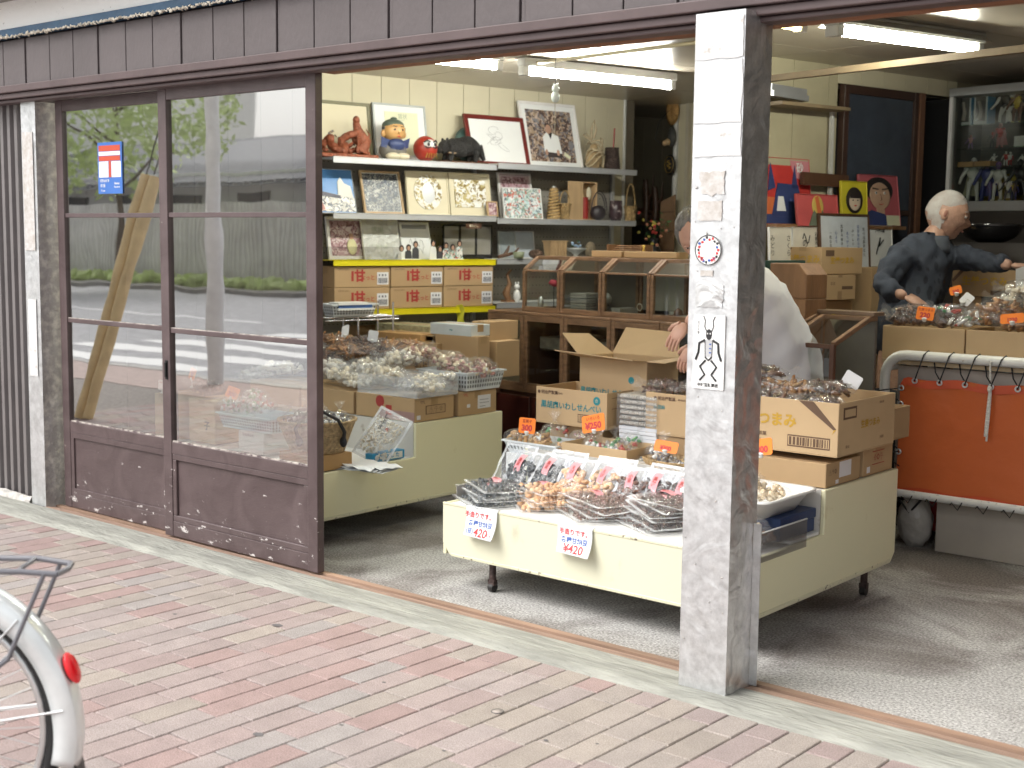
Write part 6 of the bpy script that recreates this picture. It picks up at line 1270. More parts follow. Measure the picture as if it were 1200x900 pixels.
# front row of the upper step
s0 = AX(484.8, 496.3, XL2)
def d_yd(b, w, d, h): b.text('YTL', .02, faceR(w + .0014, d * .2, h * .82), bprint, .02); b.box(w, w + .0012, d * .28, d * .78, h * .28, h * .66, bprint); b.box(w, w + .0017, d * .30, d * .76, h * .31, h * .63, card); b.text('⚠☂⇧', .03, faceR(w + .0022, d * .53, h * .47), bprint, 0); b.box(w, w + .0012, d * .06, d * .15, h * .1, h * .28, lab); b.box(w, w + .0012, d * .45, d * .70, h * .94, h, tape); b.box(w * .4, w, -.0012, 0, h * .04, h * .42, M('mauve_print', (.36, .22, .20), .6)); b.prism([(w * .42 + .03 * math.cos(i * PI / 9), h * .75 + .03 * math.sin(i * PI / 9)) for i in range(18)], -.0016, 0, redp); b.box(w * .52, w * .62, -.0018, 0, h * .2, h * .62, redp)
zc = AX(484.8, 496, XL2).z; hb_ = AX(484.8, 462, XL2 - .0).z - zc
Ye = AX(527, 470, XL2).y
carton('carton with handling marks and a mauve band, at the front edge of the upper step', V((XL2 - .44, 4.665, z2 + .001)), .42, .29, .118, 0, d_yd, card)
def d_lb(b, w, d, h): b.text('YTL', .02, faceR(w + .0014, d * .18, h * .85), redp, .02); b.box(w, w + .0012, d * .50, d * .84, h * .22, h * .78, lab); b.box(w, w + .0016, d * .55, d * .78, h * .58, h * .6, lab_i); b.box(w, w + .0016, d * .55, d * .8, h * .45, h * .47, lab_i); b.box(w, w + .0016, d * .55, d * .7, h * .3, h * .32, lab_i); b.box(w, w + .0012, d * .22, d * .30, h * .32, h * .46, lab)
carton('carton with a white address label, beside the marked carton on the upper step', V((XL2 - .44, 4.985, z2 + .001)), .425, .30, .125, 0, d_lb, card)
carton('plain carton deeper on the upper step under the white bags', V((XL2 - .87, 4.665, z2 + .001)), .41, .30, .118, 0, None, card)
carton('plain carton at the wall end of the upper step', V((XL2 - 1.30, 4.665, z2 + .001)), .41, .30, .118, 0, None, card)
carton('plain carton at the back of the upper step, under the brown bags', V((XL2 - .87, 4.985, z2 + .001)), .41, .30, .16, 0, None, card)
# clear bin and slotted basket with mixed nuts
acb = film_mat('bin_acrylic', gl=.1, haze=.22, bd=.001)
zt_ = z2 + .122
t = thing('acrylic_bin', 'shallow clear acrylic bin of white sweets on the marked carton', 'bin', (XL2 - .21, 4.81, zt_)); b = MB()
b.box(-.22, .205, -.145, -.142, .0, .10, acb); b.box(.202, .205, -.1415, .16, .0, .10, acb); b.box(-.22, .205, .157, .16, 0, .10, acb); b.box(-.22, .205, -.145, .16, -.0, .002, acb); b.build('bin', t)
slot_tray('slotted_basket', 'white slotted basket of mixed nut bags on the labelled carton', V((XL2 - .33, 5.01, z2 + .13)), .35, .30, .095, 0, rows=3, cat='basket')
g = 'clear bags heaped on the left stand'
def LB(lb, kd, px, py, Y, w_, d_, h_, seed, rz=0.0, n=50, s_=(.014, .012, .008), fm=None, tl=1, tilt=0.0):
    q = AY(px, py, Y); return lump_bag('snack_bag', lb, kd, V((q.x, Y, q.z - h_ * .5)), w_, d_, h_, seed, rz, n, s_, fm, g, tl, tilt)
LB('bag of mixed nuts on the far side of the slotted basket', 'mix', 533, 432, 5.10, .22, .16, .12, 1, .2, 80, (.013, .012, .007)); LB('bag of mixed nuts and pale slices at the aisle corner of the slotted basket', 'mix', 562, 432, 5.14, .24, .18, .12, 2, -.3, 90, (.014, .014, .006))
LB('bag of brown nuts above the clear bin', 'mix', 525, 424, 5.14, .22, .16, .12, 3, .9, 80, (.016, .014, .010)); LB('bag of brown nuts low in front of the basket', 'brown', 521, 447, 4.96, .14, .10, .06, 4, .3, 40)
for i, (px, py, Y) in enumerate(((500, 447, 4.78), (505, 452, 4.70), (488, 452, 4.74), (512, 441, 4.88))): LB(['white sweets bag in the middle of the clear bin', 'white sweets bag at the front of the clear bin', 'white sweets bag at the inner end of the clear bin', 'white sweets bag at the back of the clear bin'][i], 'white', px, py, Y, .24, .16, .06, 10 + i, .3 * i, 30, (.02, .014, .006), film_m)
wl = ['crumpled bag of white crackers hanging over the plain carton edge', 'large crumpled white cracker bag beside the door edge', 'white cracker bag below the brown stick bags', 'bag of pale rice crackers next to the clear bin', 'bag of pale crackers with a paper slip', 'white cracker bag showing above the basket handle', 'pale cracker bag with red beans behind the bin', 'white cracker bag seen through the door glass', 'low white cracker bag seen through the door glass']
for i, (px, py, Y, w_) in enumerate(((402, 438, 4.78, .30), (392, 430, 4.85, .30), (420, 445, 4.76, .30), (452, 437, 4.82, .30), (470, 420, 4.95, .26), (435, 428, 4.90, .28), (492, 414, 5.05, .24), (330, 432, 4.85, .34), (300, 438, 4.80, .30))):
    LB(wl[i], 'white' if i != 6 else 'mix', px, py, Y, w_, .20, .085, 20 + i, .35 * (i - 3), 60, (.022, .016, .007), film_m if i % 3 else film_s, 3 if i % 2 else 1)
bl = ['long bag of brown twisted sticks lowest, by the door edge', 'long bag of golden brown sticks crossing the heap', 'long bag of brown sticks pointing at the nut basket', 'bag of brown sticks at the top of the heap', 'bag of brown sticks with a silvery slip', 'small bag of dark sticks at the heap end']
for i, (px, py, Y, w_, rz) in enumerate(((385, 418, 5.00, .30, .2), (410, 410, 5.05, .36, .1), (452, 412, 5.05, .34, .5), (395, 398, 5.15, .32, .0), (432, 402, 5.12, .32, .25), (474, 406, 5.12, .26, .5))):
    LB(bl[i], 'caramel' if i % 2 else 'choc', px, py, Y, w_, .16, .08, 40 + i, rz, 110, (.030, .0075, .0075), film, 3)
q = P4(436, 400, 5.02); price_tag('blank white card standing over the brown stick bags', V((q.x, q.y, q.z)), .075, .06, .0, None, None, 10, M('blank_card', (.78, .78, .80), .4, var=.01), stem=-.0, roll=4, group=None)
q = P4(404, 394, 5.05); price_tag('small tilted white card over the brown bags by the door edge', V((q.x, q.y, q.z)), .05, .07, .2, None, None, 30, M('blank_card', (.78, .78, .80), .4, var=.01), stem=-.0, roll=-18, group=None)
# behind: under-shelf clutter
def boxAt(lb, px0, px1, py0, py1, Y, d_, m=card, rz=0.0, deco=None, open_=None, name='carton'):
    a = AY(px0, py1, Y); w_ = AY(px1, py1, Y).x - a.x; h_ = AY(px0, py0, Y).z - a.z
    return carton(lb, a, w_, d_, h_, rz, deco, m, name=name, open_=open_)
wb = thing('work_table', 'low dark bench under the shelf racks carrying old cartons', 'bench', I(4.55, -6.45, 0), RS); b = MB(); b.box(-.7, .75, -.1, .28, .50, .53, wood_d); b.build('top', wb)
for x in (-.66, .70):
    for y in (-.07, .24): b = MB(); b.box(x - .02, x + .02, y - .02, y + .02, 0, .499, wood_d); b.build('leg', wb)
boxAt('long flat brown carton behind the white bags', 438, 492, 388, 412, 5.45, .25, card_k); boxAt('tall plain carton panel behind the nut bags, stamped in black', 452, 512, 398, 432, 5.42, .1, card, 0, lambda b, w, d, h: b.text('豚白', .06, face(w * .72, -.0014, h * .28), bprint, .03))
boxAt('plain carton panel beside the stamped one', 510, 560, 391, 420, 5.46, .1, card, .0)
boxAt('light grey flat box with a small green mark', 504, 552, 378, 391, 5.46, .16, M('pale_grey_box', (.55, .60, .62), .5), 0, lambda b, w, d, h: (b.text('~', .04, face(w * .52, -.0014, h * .5), tealp, .03),))
boxAt('small carton stacked beside the pale grey box', 553, 574, 376, 398, 5.62, .25); boxAt('larger carton below the small one next to the glass cases', 553, 582, 398, 440, 5.60, .2)
boxAt('brown printed carton by the door edge behind the brown bags', 376, 418, 379, 402, 5.60, .2, card_d, 0, lambda b, w, d, h: b.box(w * .4, w * .7, -.001, 0, h * .3, h * .5, bprint))
boxAt('straw mat bundle on the bench', 440, 504, 378, 390, 5.62, .2, M('straw_mat', (.34, .32, .2), .8, var=.3, vs_=40, bump=1)); boxAt('reddish wooden board lying on the cartons', 430, 508, 388, 394, 5.50, .05, M('red_brown_board', (.22, .08, .04), .5))
b = MB(); q = I(su(542), WF - .01, ZL - .04); b.grid(6, 8, lambda u, v: (q.x + (u - .5) * .07 + .02 * v, q.y - .02 - .01 * math.sin(v * 7 + u * 3), q.z + .055 - v * .12 + .01 * nz(u * 4, v * 4)), M('yellow_rag', (.62, .60, .05), .7)); tag(b.build('yellow_bag', None), 'crumpled yellow plastic scrap on the lower shelf edge', 'plastic scrap')
# lower step of left stand
def basin_bag(): pass
kb = carton('kraft paper wrapped box under the wicker basket', V((-4.80, 4.02, z1 + .001)), .268, .22, .072, 0, None, card_k, split=False)
zk = z1 + .075
sg = wick('seagrass', (.50, .36, .20)); qb = AY(372, 528, 4.15)
bk = basket('round seagrass basket with black arched handle, full of silvery sweets', V((qb.x, 4.15, zk)), .125, .185, .15, sg, 0, None, 0, 14); 
for s in (-1, 1):
    b = MB(); lp = [(.155 * s * 1 if False else 0, 0, 0)]
    if s < 0: pts = [(-.145, -.03, .06), (-.15, -.035, .14), (-.10, -.04, .20), (-.02, -.05, .215), (.04, -.06, .19), (.07, -.1, .13)]
    pts = [(.065, -.17, .07), (.07, -.195, .13), (.115, -.18, .20), (.165, -.12, .215), (.20, -.05, .17), (.20, -.01, .11), (.18, .0, .06)]
    if s > 0: pts = [(-.15, -.02, .06), (-.155, -.02, .13), (-.13, .0, .18), (-.08, .04, .19), (-.05, .09, .16), (-.05, .13, .10)]
    b.tube(pts, [.010, .009, .008, .008, .008, .009, .010][:len(pts)], M('black_leather', (.015, .015, .018), .45), 10)
    for e in (pts[0], pts[-1]): b.ell(e, (.022, .012, .026), M('black_leather', (.015, .015, .018), .45), 12, 8)
    b.build('handle', bk)
for i, (dx, dy) in enumerate(((-.09, -.05), (.07, -.07), (.09, .06), (-.06, .08), (0, 0))):
    tied_bag(['silvery bag at the door side of the seagrass basket', 'silvery bag at the front of the seagrass basket', 'silvery bag at the back of the seagrass basket', 'silvery bag at the wall side of the seagrass basket', 'silvery bag topmost in the seagrass basket'][i], 'foilb', V((qb.x + dx, 4.15 + dy, zk + .085 + (.04 if i == 4 else 0))), (.075, .065, .055), 70 + i, (0, .2 * (i - 2), i), 'silvery sweet bags in the seagrass basket', (.010, .010, .009), 60, i % 2 == 0, None, True)
# white bag with seeds leaning, envelopes, blue carton
t = thing('rice_bag', 'translucent bag of white puffed grains leaning against the marked carton', 'snack bag', V((AY(432, 500, 4.40).x, 4.40, z1 + .01))); t.rotation_euler = (math.radians(58), math.radians(22), math.radians(18))
c, f, l = flat_bag('white', .19, .26, .05, 33, n=260, lbl=False, fm=film_m, sz_=(.006, .007, .005))
for mb_ in (c, f):
    for k in range(len(mb_.v)): v = mb_.v[k]; mb_.v[k] = V((v.x, v.y + .13, v.z))
c.build('snacks', t); f.build('film', t)
b = MB(); b.vtext('しぶま', .03, Matrix.Translation((-.02, .19, .052)), ink, .02); b.vtext('新', .02, Matrix.Translation((.02, .16, .056)), redp, .02); b.build('bag_print', t)
for i in range(4):
    b = MB(); q = AY(436, 528, 4.28); b.grid(6, 6, lambda u, v: ((u - .5) * .26, (v - .5) * .19, .004 * i + .006 * abs(nz(u * 3 + i, v * 3)) * (i + 1)), M('white_envelope', (.76, .78, .80), .55, var=.02))
    o = b.build('paper_envelope', None, V((q.x, 4.26, z1 + .003)), .25 - .12 * i); tag(o, 'flat white paper bag on the lower step, ' + ORD[3 - i], 'paper bag', 'flat white paper bags by the blue box')
b = MB(); bl_ = M('bright_blue_box', (.02, .26, .50), .4, var=.03); A_ = AX(440, 545, XL2 - .03); b.box(-.05, 0, 0, .22, 0, .042, bl_)
b.prism([(.03 + .014 * math.cos(i * PI / 8) - .0, .021 + .014 * math.sin(i * PI / 8)) for i in range(16)], 0, .0012, white, Matrix.Translation((.0005, 0, 0)) @ Matrix.Rotation(math.radians(90), 4, 'Z') @ Matrix.Diagonal((1, -1, 1, 1)))
b.box(0, .0012, .065, .205, .005, .037, white); b.text('あ し た', .026, faceR(.0016, .135, .021), bl_, .03); tag(b.build('blue_box', None, V((XL2 - .024, 4.38, z1 + .001)), bevel=.001), 'bright blue and white long box at the aisle edge of the lower step', 'box')
# through the door glass
tr0 = AY(255, 482, 4.15); slot_tray('slotted_tray', 'pale blue slotted tray of clear candy bags seen through the door glass', V((tr0.x, 4.15, AY(255, 500, 4.15).z)), AY(318, 490, 4.15).x - tr0.x, .24, .075, 0, M('pale_blue_plastic', (.50, .66, .76), .35), 4)
zt2 = AY(255, 500, 4.15).z
b = MB(); x_ = AY(281, 500, 4.17).x; b.box(0, .2, 0, .18, 0, zt2 - z1 - .003, white); b.text('ひなあられ', .018, face(.08, -.0012, .09), lab_i, .01); tag(b.build('white_box', None, V((x_, 4.16, z1 + .001)), bevel=.003), 'white box carrying the pale blue slotted tray', 'box')
for i in range(4): LB(['clear bag of green tinted candies on the pale blue tray, door side', 'clear bag of green tinted candies on the pale blue tray, middle', 'clear bag of green tinted candies on the pale blue tray, basket side', 'clear bag of candies topmost on the pale blue tray'][i], 'candy', 272 + i * 17 - (25 if i == 3 else 0), 475 - (10 if i == 3 else 0), 4.24, .16, .16, .09, 80 + i, .4 * i, 50, (.010, .010, .009), film_s)
q = P4(270, 478, 4.17); price_tag('orange card with red writing over the pale blue tray', V((q.x, q.y, q.z)), .075, .06, .3, 'いちご', '300', 20, roll=15)
q = P4(366, 478, 4.02); price_tag('orange card at the rim of the seagrass basket', V((q.x, q.y, q.z)), .06, .05, .3, None, '¥300', 20, roll=20)
carton('tall light carton marked with one black character, seen through the door glass', V((AY(222, 520, 4.2).x, 4.2, z1 + .001)), .22, .25, AY(230, 468, 4.2).z - z1, 0, lambda b, w, d, h: b.text('子', .05, face(w * .7, -.0014, h * .4), ink, .03), card_l)
LB('shiny clear bag of brown pieces on the tall light carton', 'brown', 240, 452, 4.30, .24, .2, .10, 91, 0, 50, (.014, .012, .01), film_s); q = P4(224, 455, 4.22); price_tag('orange card beside the shiny bag at the door stile', V((q.x, q.y, q.z)), .05, .06, 0, None, '¥', 10, roll=15)
carton('plain light carton behind the first glazed door', V((AY(182, 510, 4.1).x, 4.1, z1 + .001)), .13, .22, AY(190, 462, 4.1).z - z1, 0, None, card_l)
q = P4(190, 462, 4.12); price_tag('round topped white sign with blue writing behind the first glazed door', V((q.x, q.y, q.z)), .07, .055, 0, 'おみやげ', None, 5, M('blank_card', (.78, .78, .80), .4, var=.01), stem=.02, group=None)
# ================================================================ GLASS CASES (the shop counter)
CA = V((-5.30, 6.08, 0)); CB = V((-3.70, 5.885, 0)); CDIR = (CB - CA).normalized(); RC = math.atan2(CDIR.y, CDIR.x)
cw_ = M('case_wood', (.21, .12, .068), .5, var=.35, vs_=6, stretch=(1, 1, 6), bump=.3); cw2 = M('case_wood_dark', (.10, .045, .026), .45, var=.3, vs_=5)
cin = M('case_inside', (.13, .12, .10), .6, var=.2, vs_=3)
def cx(px, py, off=0.0):
    n_ = V((CDIR.y, -CDIR.x, 0)); d = ray(px, py); o = CA - n_ * off * 1.0; t_ = (o - EYE).dot(n_) / d.dot(n_); q = EYE + d * t_; return (q - CA).dot(CDIR), q.z
ct = thing('counter_base', 'dark red brown panelled counter carrying the glass cases', 'counter', CA, RC); b = MB(); b.box(0, 2.4, .02, .55, 0, .52, cw2)
for i in range(6): b.box(i * .4 + .01, i * .4 + .39, .0, .02, .03, .50, M('red_panel', (.06, .015, .012), .3, var=.2))
b.build('base', ct, bevel=.003)
for i in range(6): b = MB(); b.ell((i * .4 + .06, -.005, .47), (.012, .012, .012), black, 8, 6); b.build('knob', ct)
zl0, zl1 = .525, .985
xs = [cx(px, 420)[0] for px in (571, 613, 660, 715, 772)]; xs.append(xs[-1] + (xs[-1] - xs[-2]) * .98); xs.append(xs[-1] + .33); xs.append(xs[-1] + .33)
lab_c = ['lower glass case nearest the shelf racks, old cartons behind its pane', 'second lower glass case from the shelf racks, tall dark pane', 'lower glass case behind the open teal lettered carton', 'lower glass case behind the flapped carton', 'lower glass case beside the woman\'s hand', 'lower glass case behind the steel post', 'lower glass case behind the woman']
for i in range(6):
    a, c = xs[i], xs[i + 1]; t = thing('glass_case', lab_c[i], 'glass case', CA + CDIR * a, RC, 'lower row of wooden glass cases'); w_ = c - a - .004; s = .028
    b = MB()
    b.box(0, s, 0, .03, zl0, zl1, cw_); b.box(w_ - s, w_, 0, .03, zl0, zl1, cw_); b.box(s, w_ - s, 0, .03, zl0, zl0 + .055, cw_); b.box(s, w_ - s, 0, .03, zl1 - .035, zl1, cw_)
    b.box(0, w_, .031, .42, zl0, zl0 + .02, cw2); b.box(0, w_, .0, .44, zl1 + .0015, zl1 + .018, cw_); b.box(0, .012, .031, .42, zl0 + .021, zl1, cw2); b.box(w_ - .012, w_, .031, .42, zl0 + .021, zl1, cw2); b.box(.013, w_ - .013, .40, .42, zl0 + .021, zl1 - .002, cin); b.build('frame', t, bevel=.002)
    b = MB(); b.box(s, w_ - s, .012, .015, zl0 + .055, zl1 - .035, case_glass); b.build('glass_pane', t)
    b = MB(); b.box(.02, w_ - .02, .06, .39, zl0 + .25, zl0 + .256, case_glass); b.build('glass_shelf', t)
    if i == 0:
        for k, (x, z, h_) in enumerate(((.03, zl0 + .022, .17), (.05, zl0 + .194, .13), (.03, zl0 + .33, .08))): carton(['faded carton lowest inside the first glass case', 'faded carton in the middle of the first glass case', 'small faded carton at the top inside the first glass case'][k], CA + CDIR * (a + x) + V((-CDIR.y, CDIR.x, 0)) * .1 + V((0, 0, z)), .22, .22, h_, RC, None, M('faded_card', (.34, .28, .2), .8))
    if i in (1, 2): b = MB(); b.box(.04, w_ - .05, .1, .3, zl0 + .26, zl0 + .33, M('folded_cloth', (.22, .2, .17), .8, var=.3, vs_=20)); b.build('folded_cloth', t)
zu0, zu1 = zl1 + .019, 1.335
xu = [cx(px, 330, .06)[0] for px in (612, 656, 705, 762)]; xu += [xu[-1] + .36, xu[-1] + .72, xu[-1] + 1.08]
lab_u = ['upper slant fronted glass case nearest the shelf racks, a pink flower inside', 'second upper slant fronted case, papers stacked inside', 'third upper slant fronted case, pale backed', 'upper slant fronted case beside the woman, white glint at its corner', 'upper slant fronted case behind the steel post', 'upper slant fronted case behind the woman']
for i in range(5):
    a, c = xu[i], xu[i + 1]; n_ = V((-CDIR.y, CDIR.x, 0)); t = thing('slant_case', lab_u[i], 'glass case', CA + CDIR * a + n_ * .06 + V((0, 0, zu0)), RC, 'upper row of slant fronted glass cases'); w_ = c - a - .004; H1 = zu1 - zu0; hf = H1 * .74; dk_ = .12; dp = .34; s = .022
    b = MB()
    for x in (0, w_ - s):
        b.box(x, x + s, 0, s, 0, hf, cw_); b.box(x, x + s, dp - s, dp, 0, H1, cw_)
        b.bar((x + s / 2, s / 2, hf), (x + s / 2, dk_, H1 - s / 2), s, s, cw_, up=(1, 0, 0)); b.box(x, x + s, dk_, dp - s, H1 - s, H1, cw_); b.box(x, x + s, s, dp - s, 0, s, cw_)
    b.box(s, w_ - s, 0, s, 0, .03, cw_); b.box(s, w_ - s, dk_ - .01, dk_ + s, H1 - s, H1, cw_); b.box(s, w_ - s, 0.002, .014, hf - .006, hf + .006, cw_); b.box(s, w_ - s, dk_ + s, dp - s, H1 - .012, H1 - .002, cw_); b.box(s, w_ - s, dp - .012, dp, .03, H1 - .01, M('case_back', (.30, .29, .25), .6, var=.2, vs_=3) if i in (2, 3) else cin); b.box(s, w_ - s, s, dp - .02, .004, .012, cw2); b.build('frame', t, bevel=.002)
    b = MB(); b.box(s, w_ - s, .008, .010, .03, hf - .006, case_glass); b.build('front_pane', t)
    b = MB(); b.add([(s, .010, hf + .004), (w_ - s, .010, hf + .004), (w_ - s, dk_ - .006, H1 - .014), (s, dk_ - .006, H1 - .014)], [(0, 1, 2, 3)], glass_mat('slant_glass', .22, 1.6, (.9, .92, .9), .04)); b.build('slanted_pane', t)
    rg = random.Random(i); b = MB()
    if i == 0: b.blob((.12, .15, .17), (.035, .03, .025), M('pink_flower', (.55, .06, .10), .6)); b.tube([(.12, .15, .02), (.12, .15, .15)], .003, black, 5); b.ell((.06, .1, .05), (.018, .018, .04), silver, 10, 8)
    elif i == 1:
        for k in range(7): b.box(.03, .16, .06, .25, .02 + k * .015, .03 + k * .015, M('old_paper', (.34, .33, .30), .7))
        b.ell((.22, .15, .09), (.045, .04, .04), M('grey_cup', (.3, .3, .28), .5), 14, 8)
    elif i == 2: b.tube([(.2 + .02 * math.cos(k), .1, .06 + .02 * math.sin(k)) for k in range(8)], .003, M('pale_ring', (.5, .45, .35), .5), 5); b.box(.03, .10, .05, .2, .013, .05, M('old_paper', (.34, .33, .30), .7))
    else: b.blob((.12, .1, .04), (.03, .03, .03), M('brown_lump', (.2, .1, .05), .7), rg=rg); b.box(.16, .28, .05, .2, .013, .03, M('old_paper', (.34, .33, .30), .7))
    b.build('contents', t)
# flat cartons lying on the cases
for k, (pa, pb, pt, pbm, lb) in enumerate(((700, 735, 291, 301, 'flattened tan carton on the upper cases, beside the rack'), (738, 800, 291, 302, 'flattened tan carton on the upper cases, beside the woman'))):
    x0c = cx(pa, 295, .3)[0]; x1c = cx(pb, 295, .3)[0]; n_ = V((-CDIR.y, CDIR.x, 0)); carton(lb, CA + CDIR * x0c + n_ * .25 + V((0, 0, zu1 + .002)), x1c - x0c, .1, .035, RC, None, card)
x0c = cx(703, 290, .3)[0]; t = thing('brass_rail_stand', 'small brown wooden rack with brass ends on the upper cases', 'rack', CA + CDIR * x0c + V((-CDIR.y, CDIR.x, 0)) * .36 + V((0, 0, zu1)), RC); b = MB(); b.box(0, .012, 0, .1, 0, .075, wood_m); b.box(.26, .272, 0, .1, 0, .075, wood_m)
for k in range(4): b.tube([(.012, .02 + .02 * k, .03 + .012 * k), (.26, .02 + .02 * k, .03 + .012 * k)], .005, wood_m, 6)
b.build('rack', t); b = MB(); b.lathe([(.012, 0), (.014, .01), (.006, .02), (.01, .04), (.006, .055), (.012, .07), (0, .075)], gold, 14, c=(.29, 0, 0)); b.build('brass_post', t)
# case end right of the post
q0 = AD(925, 440, 5.85)
t = thing('slant_case', 'low dark slant topped glass case behind the ochre lettered carton', 'glass case', V((q0.x, q0.y, 0)), RI + .12); b = MB(); dpp = .36; H1 = AD(1000, 372, 6.0).z; hf = H1 - .10
W2 = .34
for x0_, x1_ in ((-.34, -.06), (-.04, .22)):
    for x in (x0_, x1_ - .022): b.box(x, x + .022, 0, .022, .3, hf, cw2); b.bar((x + .011, .011, hf), (x + .011, .30, H1), .022, .022, cw_, up=(1, 0, 0)); b.box(x, x + .022, .30, dpp, H1 - .011, H1 + .011, cw_)
    b.box(x0_ + .022, x1_ - .022, 0, .02, .3, .34, cw2); b.box(x0_ + .022, x1_ - .022, .0, .02, hf - .02, hf, cw2); b.box(x0_ + .022, x1_ - .022, .30, .32, H1 - .011, H1 + .010, cw_); b.box(x0_, x1_, dpp - .02, dpp, 0, H1 - .012, cin)
b.box(-.35, .23, .31, .40, H1 + .012, H1 + .03, M('case_top_wood', (.18, .12, .08), .6, var=.3)); b.box(-.35, .23, .001, dpp, 0, .298, cw2)
b.build('frame', t, bevel=.002); b = MB()
for x0_, x1_ in ((-.34, -.06), (-.04, .22)):
    b.box(x0_ + .022, x1_ - .022, .008, .011, .34, hf - .02, case_glass); b.add([(x0_ + .022, .012, hf + .002), (x1_ - .022, .012, hf + .002), (x1_ - .022, .30, H1 + .002), (x0_ + .022, .30, H1 + .002)], [(0, 1, 2, 3)], glass_mat('slant_glass', .22, 1.6, (.9, .92, .9), .04))
b.build('glass', t)
# ================================================================ CART WITH ORANGE CANVAS
YC = 5.85
wpipe = M('white_pipe', (.72, .72, .69), .35, c2=(.30, .22, .15), thr=.70, soft=.05, vs_=30); canv = M('orange_canvas', (.56, .125, .033), .40, var=.06, vs_=2, bump=.35, bs=9); canv_e = M('orange_hem', (.56, .085, .03), .42)
xl = AY(1036, 470, YC).x; zt5 = AY(1060, 416, YC).z - .0; zb5 = AY(1060, 578, YC).z; LC = 1.9
kt = thing('canvas_cart', 'white pipe cart with an orange canvas laced to its side by black cord', 'cart', (xl, YC, 0))
b = MB(); pts = [(0, 0, .10), (0, 0, zt5 - .10)] + [(.10 - .10 * math.cos(a * PI / 12), 0, zt5 - .10 + .10 * math.sin(a * PI / 12)) for a in range(1, 7)] + [(LC, 0, zt5)]
b.tube(pts, .0235, wpipe, 14); b.tube([(0, 0, zb5), (LC, 0, zb5)], .021, wpipe, 12)
b.tube([(0, .55, .10), (0, .55, .86)], .02, wpipe, 10); b.tube([(LC, .55, .10), (LC, .55, .86)], .02, wpipe, 10); b.tube([(LC, 0, .10), (LC, 0, zt5)], .0235, wpipe, 10); b.tube([(0, .0, zb5), (0, .55, zb5)], .02, wpipe, 10); b.tube([(0, .02, .86), (0, .55, .86)], .02, wpipe, 10)
b.build('pipe_frame', kt)
b = MB(); b.box(-.03, LC + .03, .03, .62, .875, .895, M('plywood', (.42, .32, .20), .6)); b.build('deck', kt)
for x in (0, LC):
    for y in (0, .55): b = MB(); b.cyl((x - .012, y, .05), (x + .012, y, .05), .05, M('caster_black', (.02, .02, .02), .5), n=18); b.build('wheel', kt)
x0c, x1c = .075, LC - .06; zc1 = AY(1060, 442, YC).z; zc0 = AY(1062, 588, YC).z + .03; rr = .05
def canvas_pt(u, v):
    x = x0c + (x1c - x0c) * u; z = zc0 + (zc1 - zc0) * v; e = (x - x0c)
    if e < rr:
        k = rr - math.sqrt(max(0, rr * rr - (rr - e) ** 2)); z = min(z, zc1 - k); z = max(z, zc0 + k)
    z += .006 * math.sin(x * 22) * (1 if v > .9 else (-1 if v < .1 else 0))
    return (x, -.005 + .010 * math.sin(PI * v) * (1 + .4 * nz(x * 3, v * 2)) + .002 * nz(x * 14, v * 9) + .012 * max(0, v - .75) * math.sin(x * 26.6) * 2, z)
b = MB(); b.grid(90, 24, canvas_pt, canv); o = b.build('canvas', kt)
b = MB(); b.grid(90, 1, lambda u, v: (canvas_pt(u, .93 + .07 * v)[0], -.009, canvas_pt(u, .93 + .07 * v)[2]), canv_e); b.grid(90, 1, lambda u, v: (canvas_pt(u, .07 * v)[0], -.009, canvas_pt(u, .07 * v)[2]), canv_e); b.build('hem', kt)
gm_ = M('grommet', (.72, .74, .75), .3, metal=.7); cord = M('black_cord', (.012, .012, .014), .6)
def gro(b, x, z): b.tube([(x + .011 * math.cos(i * PI / 6), -.012, z + .011 * math.sin(i * PI / 6)) for i in range(13)], .004, gm_, 6)
b = MB(); cdb = MB(); n = 11
for i in range(n):
    x = x0c + .075 + i * .118; gro(b, x, zc1 - .012); gro(b, x + .02, zc0 + .014)
    cdb.tube([(x, -.016, zc1 - .012), (x + .02, -.032, zc1 + .03), (x + .045, -.027, zt5 + .01), (x + .055, 0, zt5 + .027), (x + .07, .026, zt5 - .004), (x + .085, .02, zc1 + .03), (x + .118, .004, zc1 - .01)], .0035, cord, 6)
    cdb.tube([(x + .02, -.016, zc0 + .014), (x + .0, -.026, zc0 - .03), (x - .03, -.024, zb5 - .01), (x - .045, .0, zb5 - .024), (x - .05, .024, zb5), (x - .04, .01, zc0)], .0032, cord, 6)
for k in range(5):
    z = zc1 - .05 - k * .075; gro(b, x0c + .012, z)
    cdb.tube([(x0c + .012, -.015, z), (.03, -.027, z - .01), (-.018, -.02, z - .02), (-.02, .015, z - .03), (.04, .02, z - .05), (x0c + .012, .0, z - .07)], .0032, cord, 6)
b.build('grommets', kt); cdb.build('lacing', kt)
q = AY(1163, 445, YC); b = MB(); x = q.x - xl; wr_ = M('white_rope', (.74, .73, .68), .7, bump=1, bs=120)
b.tube([(x, -.03, zt5 - .0), (x - .002, -.028, zt5 - .03), (x, -.022, zc1 + .02)], .0045, wr_, 7); b.ell((x, -.028, zc1 - .02), (.011, .009, .016), wr_, 10, 8); b.tube([(x, -.024, zc1 - .02), (x - .003, -.026, zc1 - .1), (x - .008, -.024, zc1 - .19), (x - .012, -.024, zc1 - .235)], [.006, .0075, .0075, .005], wr_, 8); b.tube([(x + .004, -.024, zc1 - .02), (x + .004, -.028, zc1 - .12), (x - .004, -.024, zc1 - .255)], .005, wr_, 8)
tag(b.build('white_rope', None, (xl, YC, 0)), 'frayed white rope tied to the cart pipe and hanging over the orange canvas', 'rope')
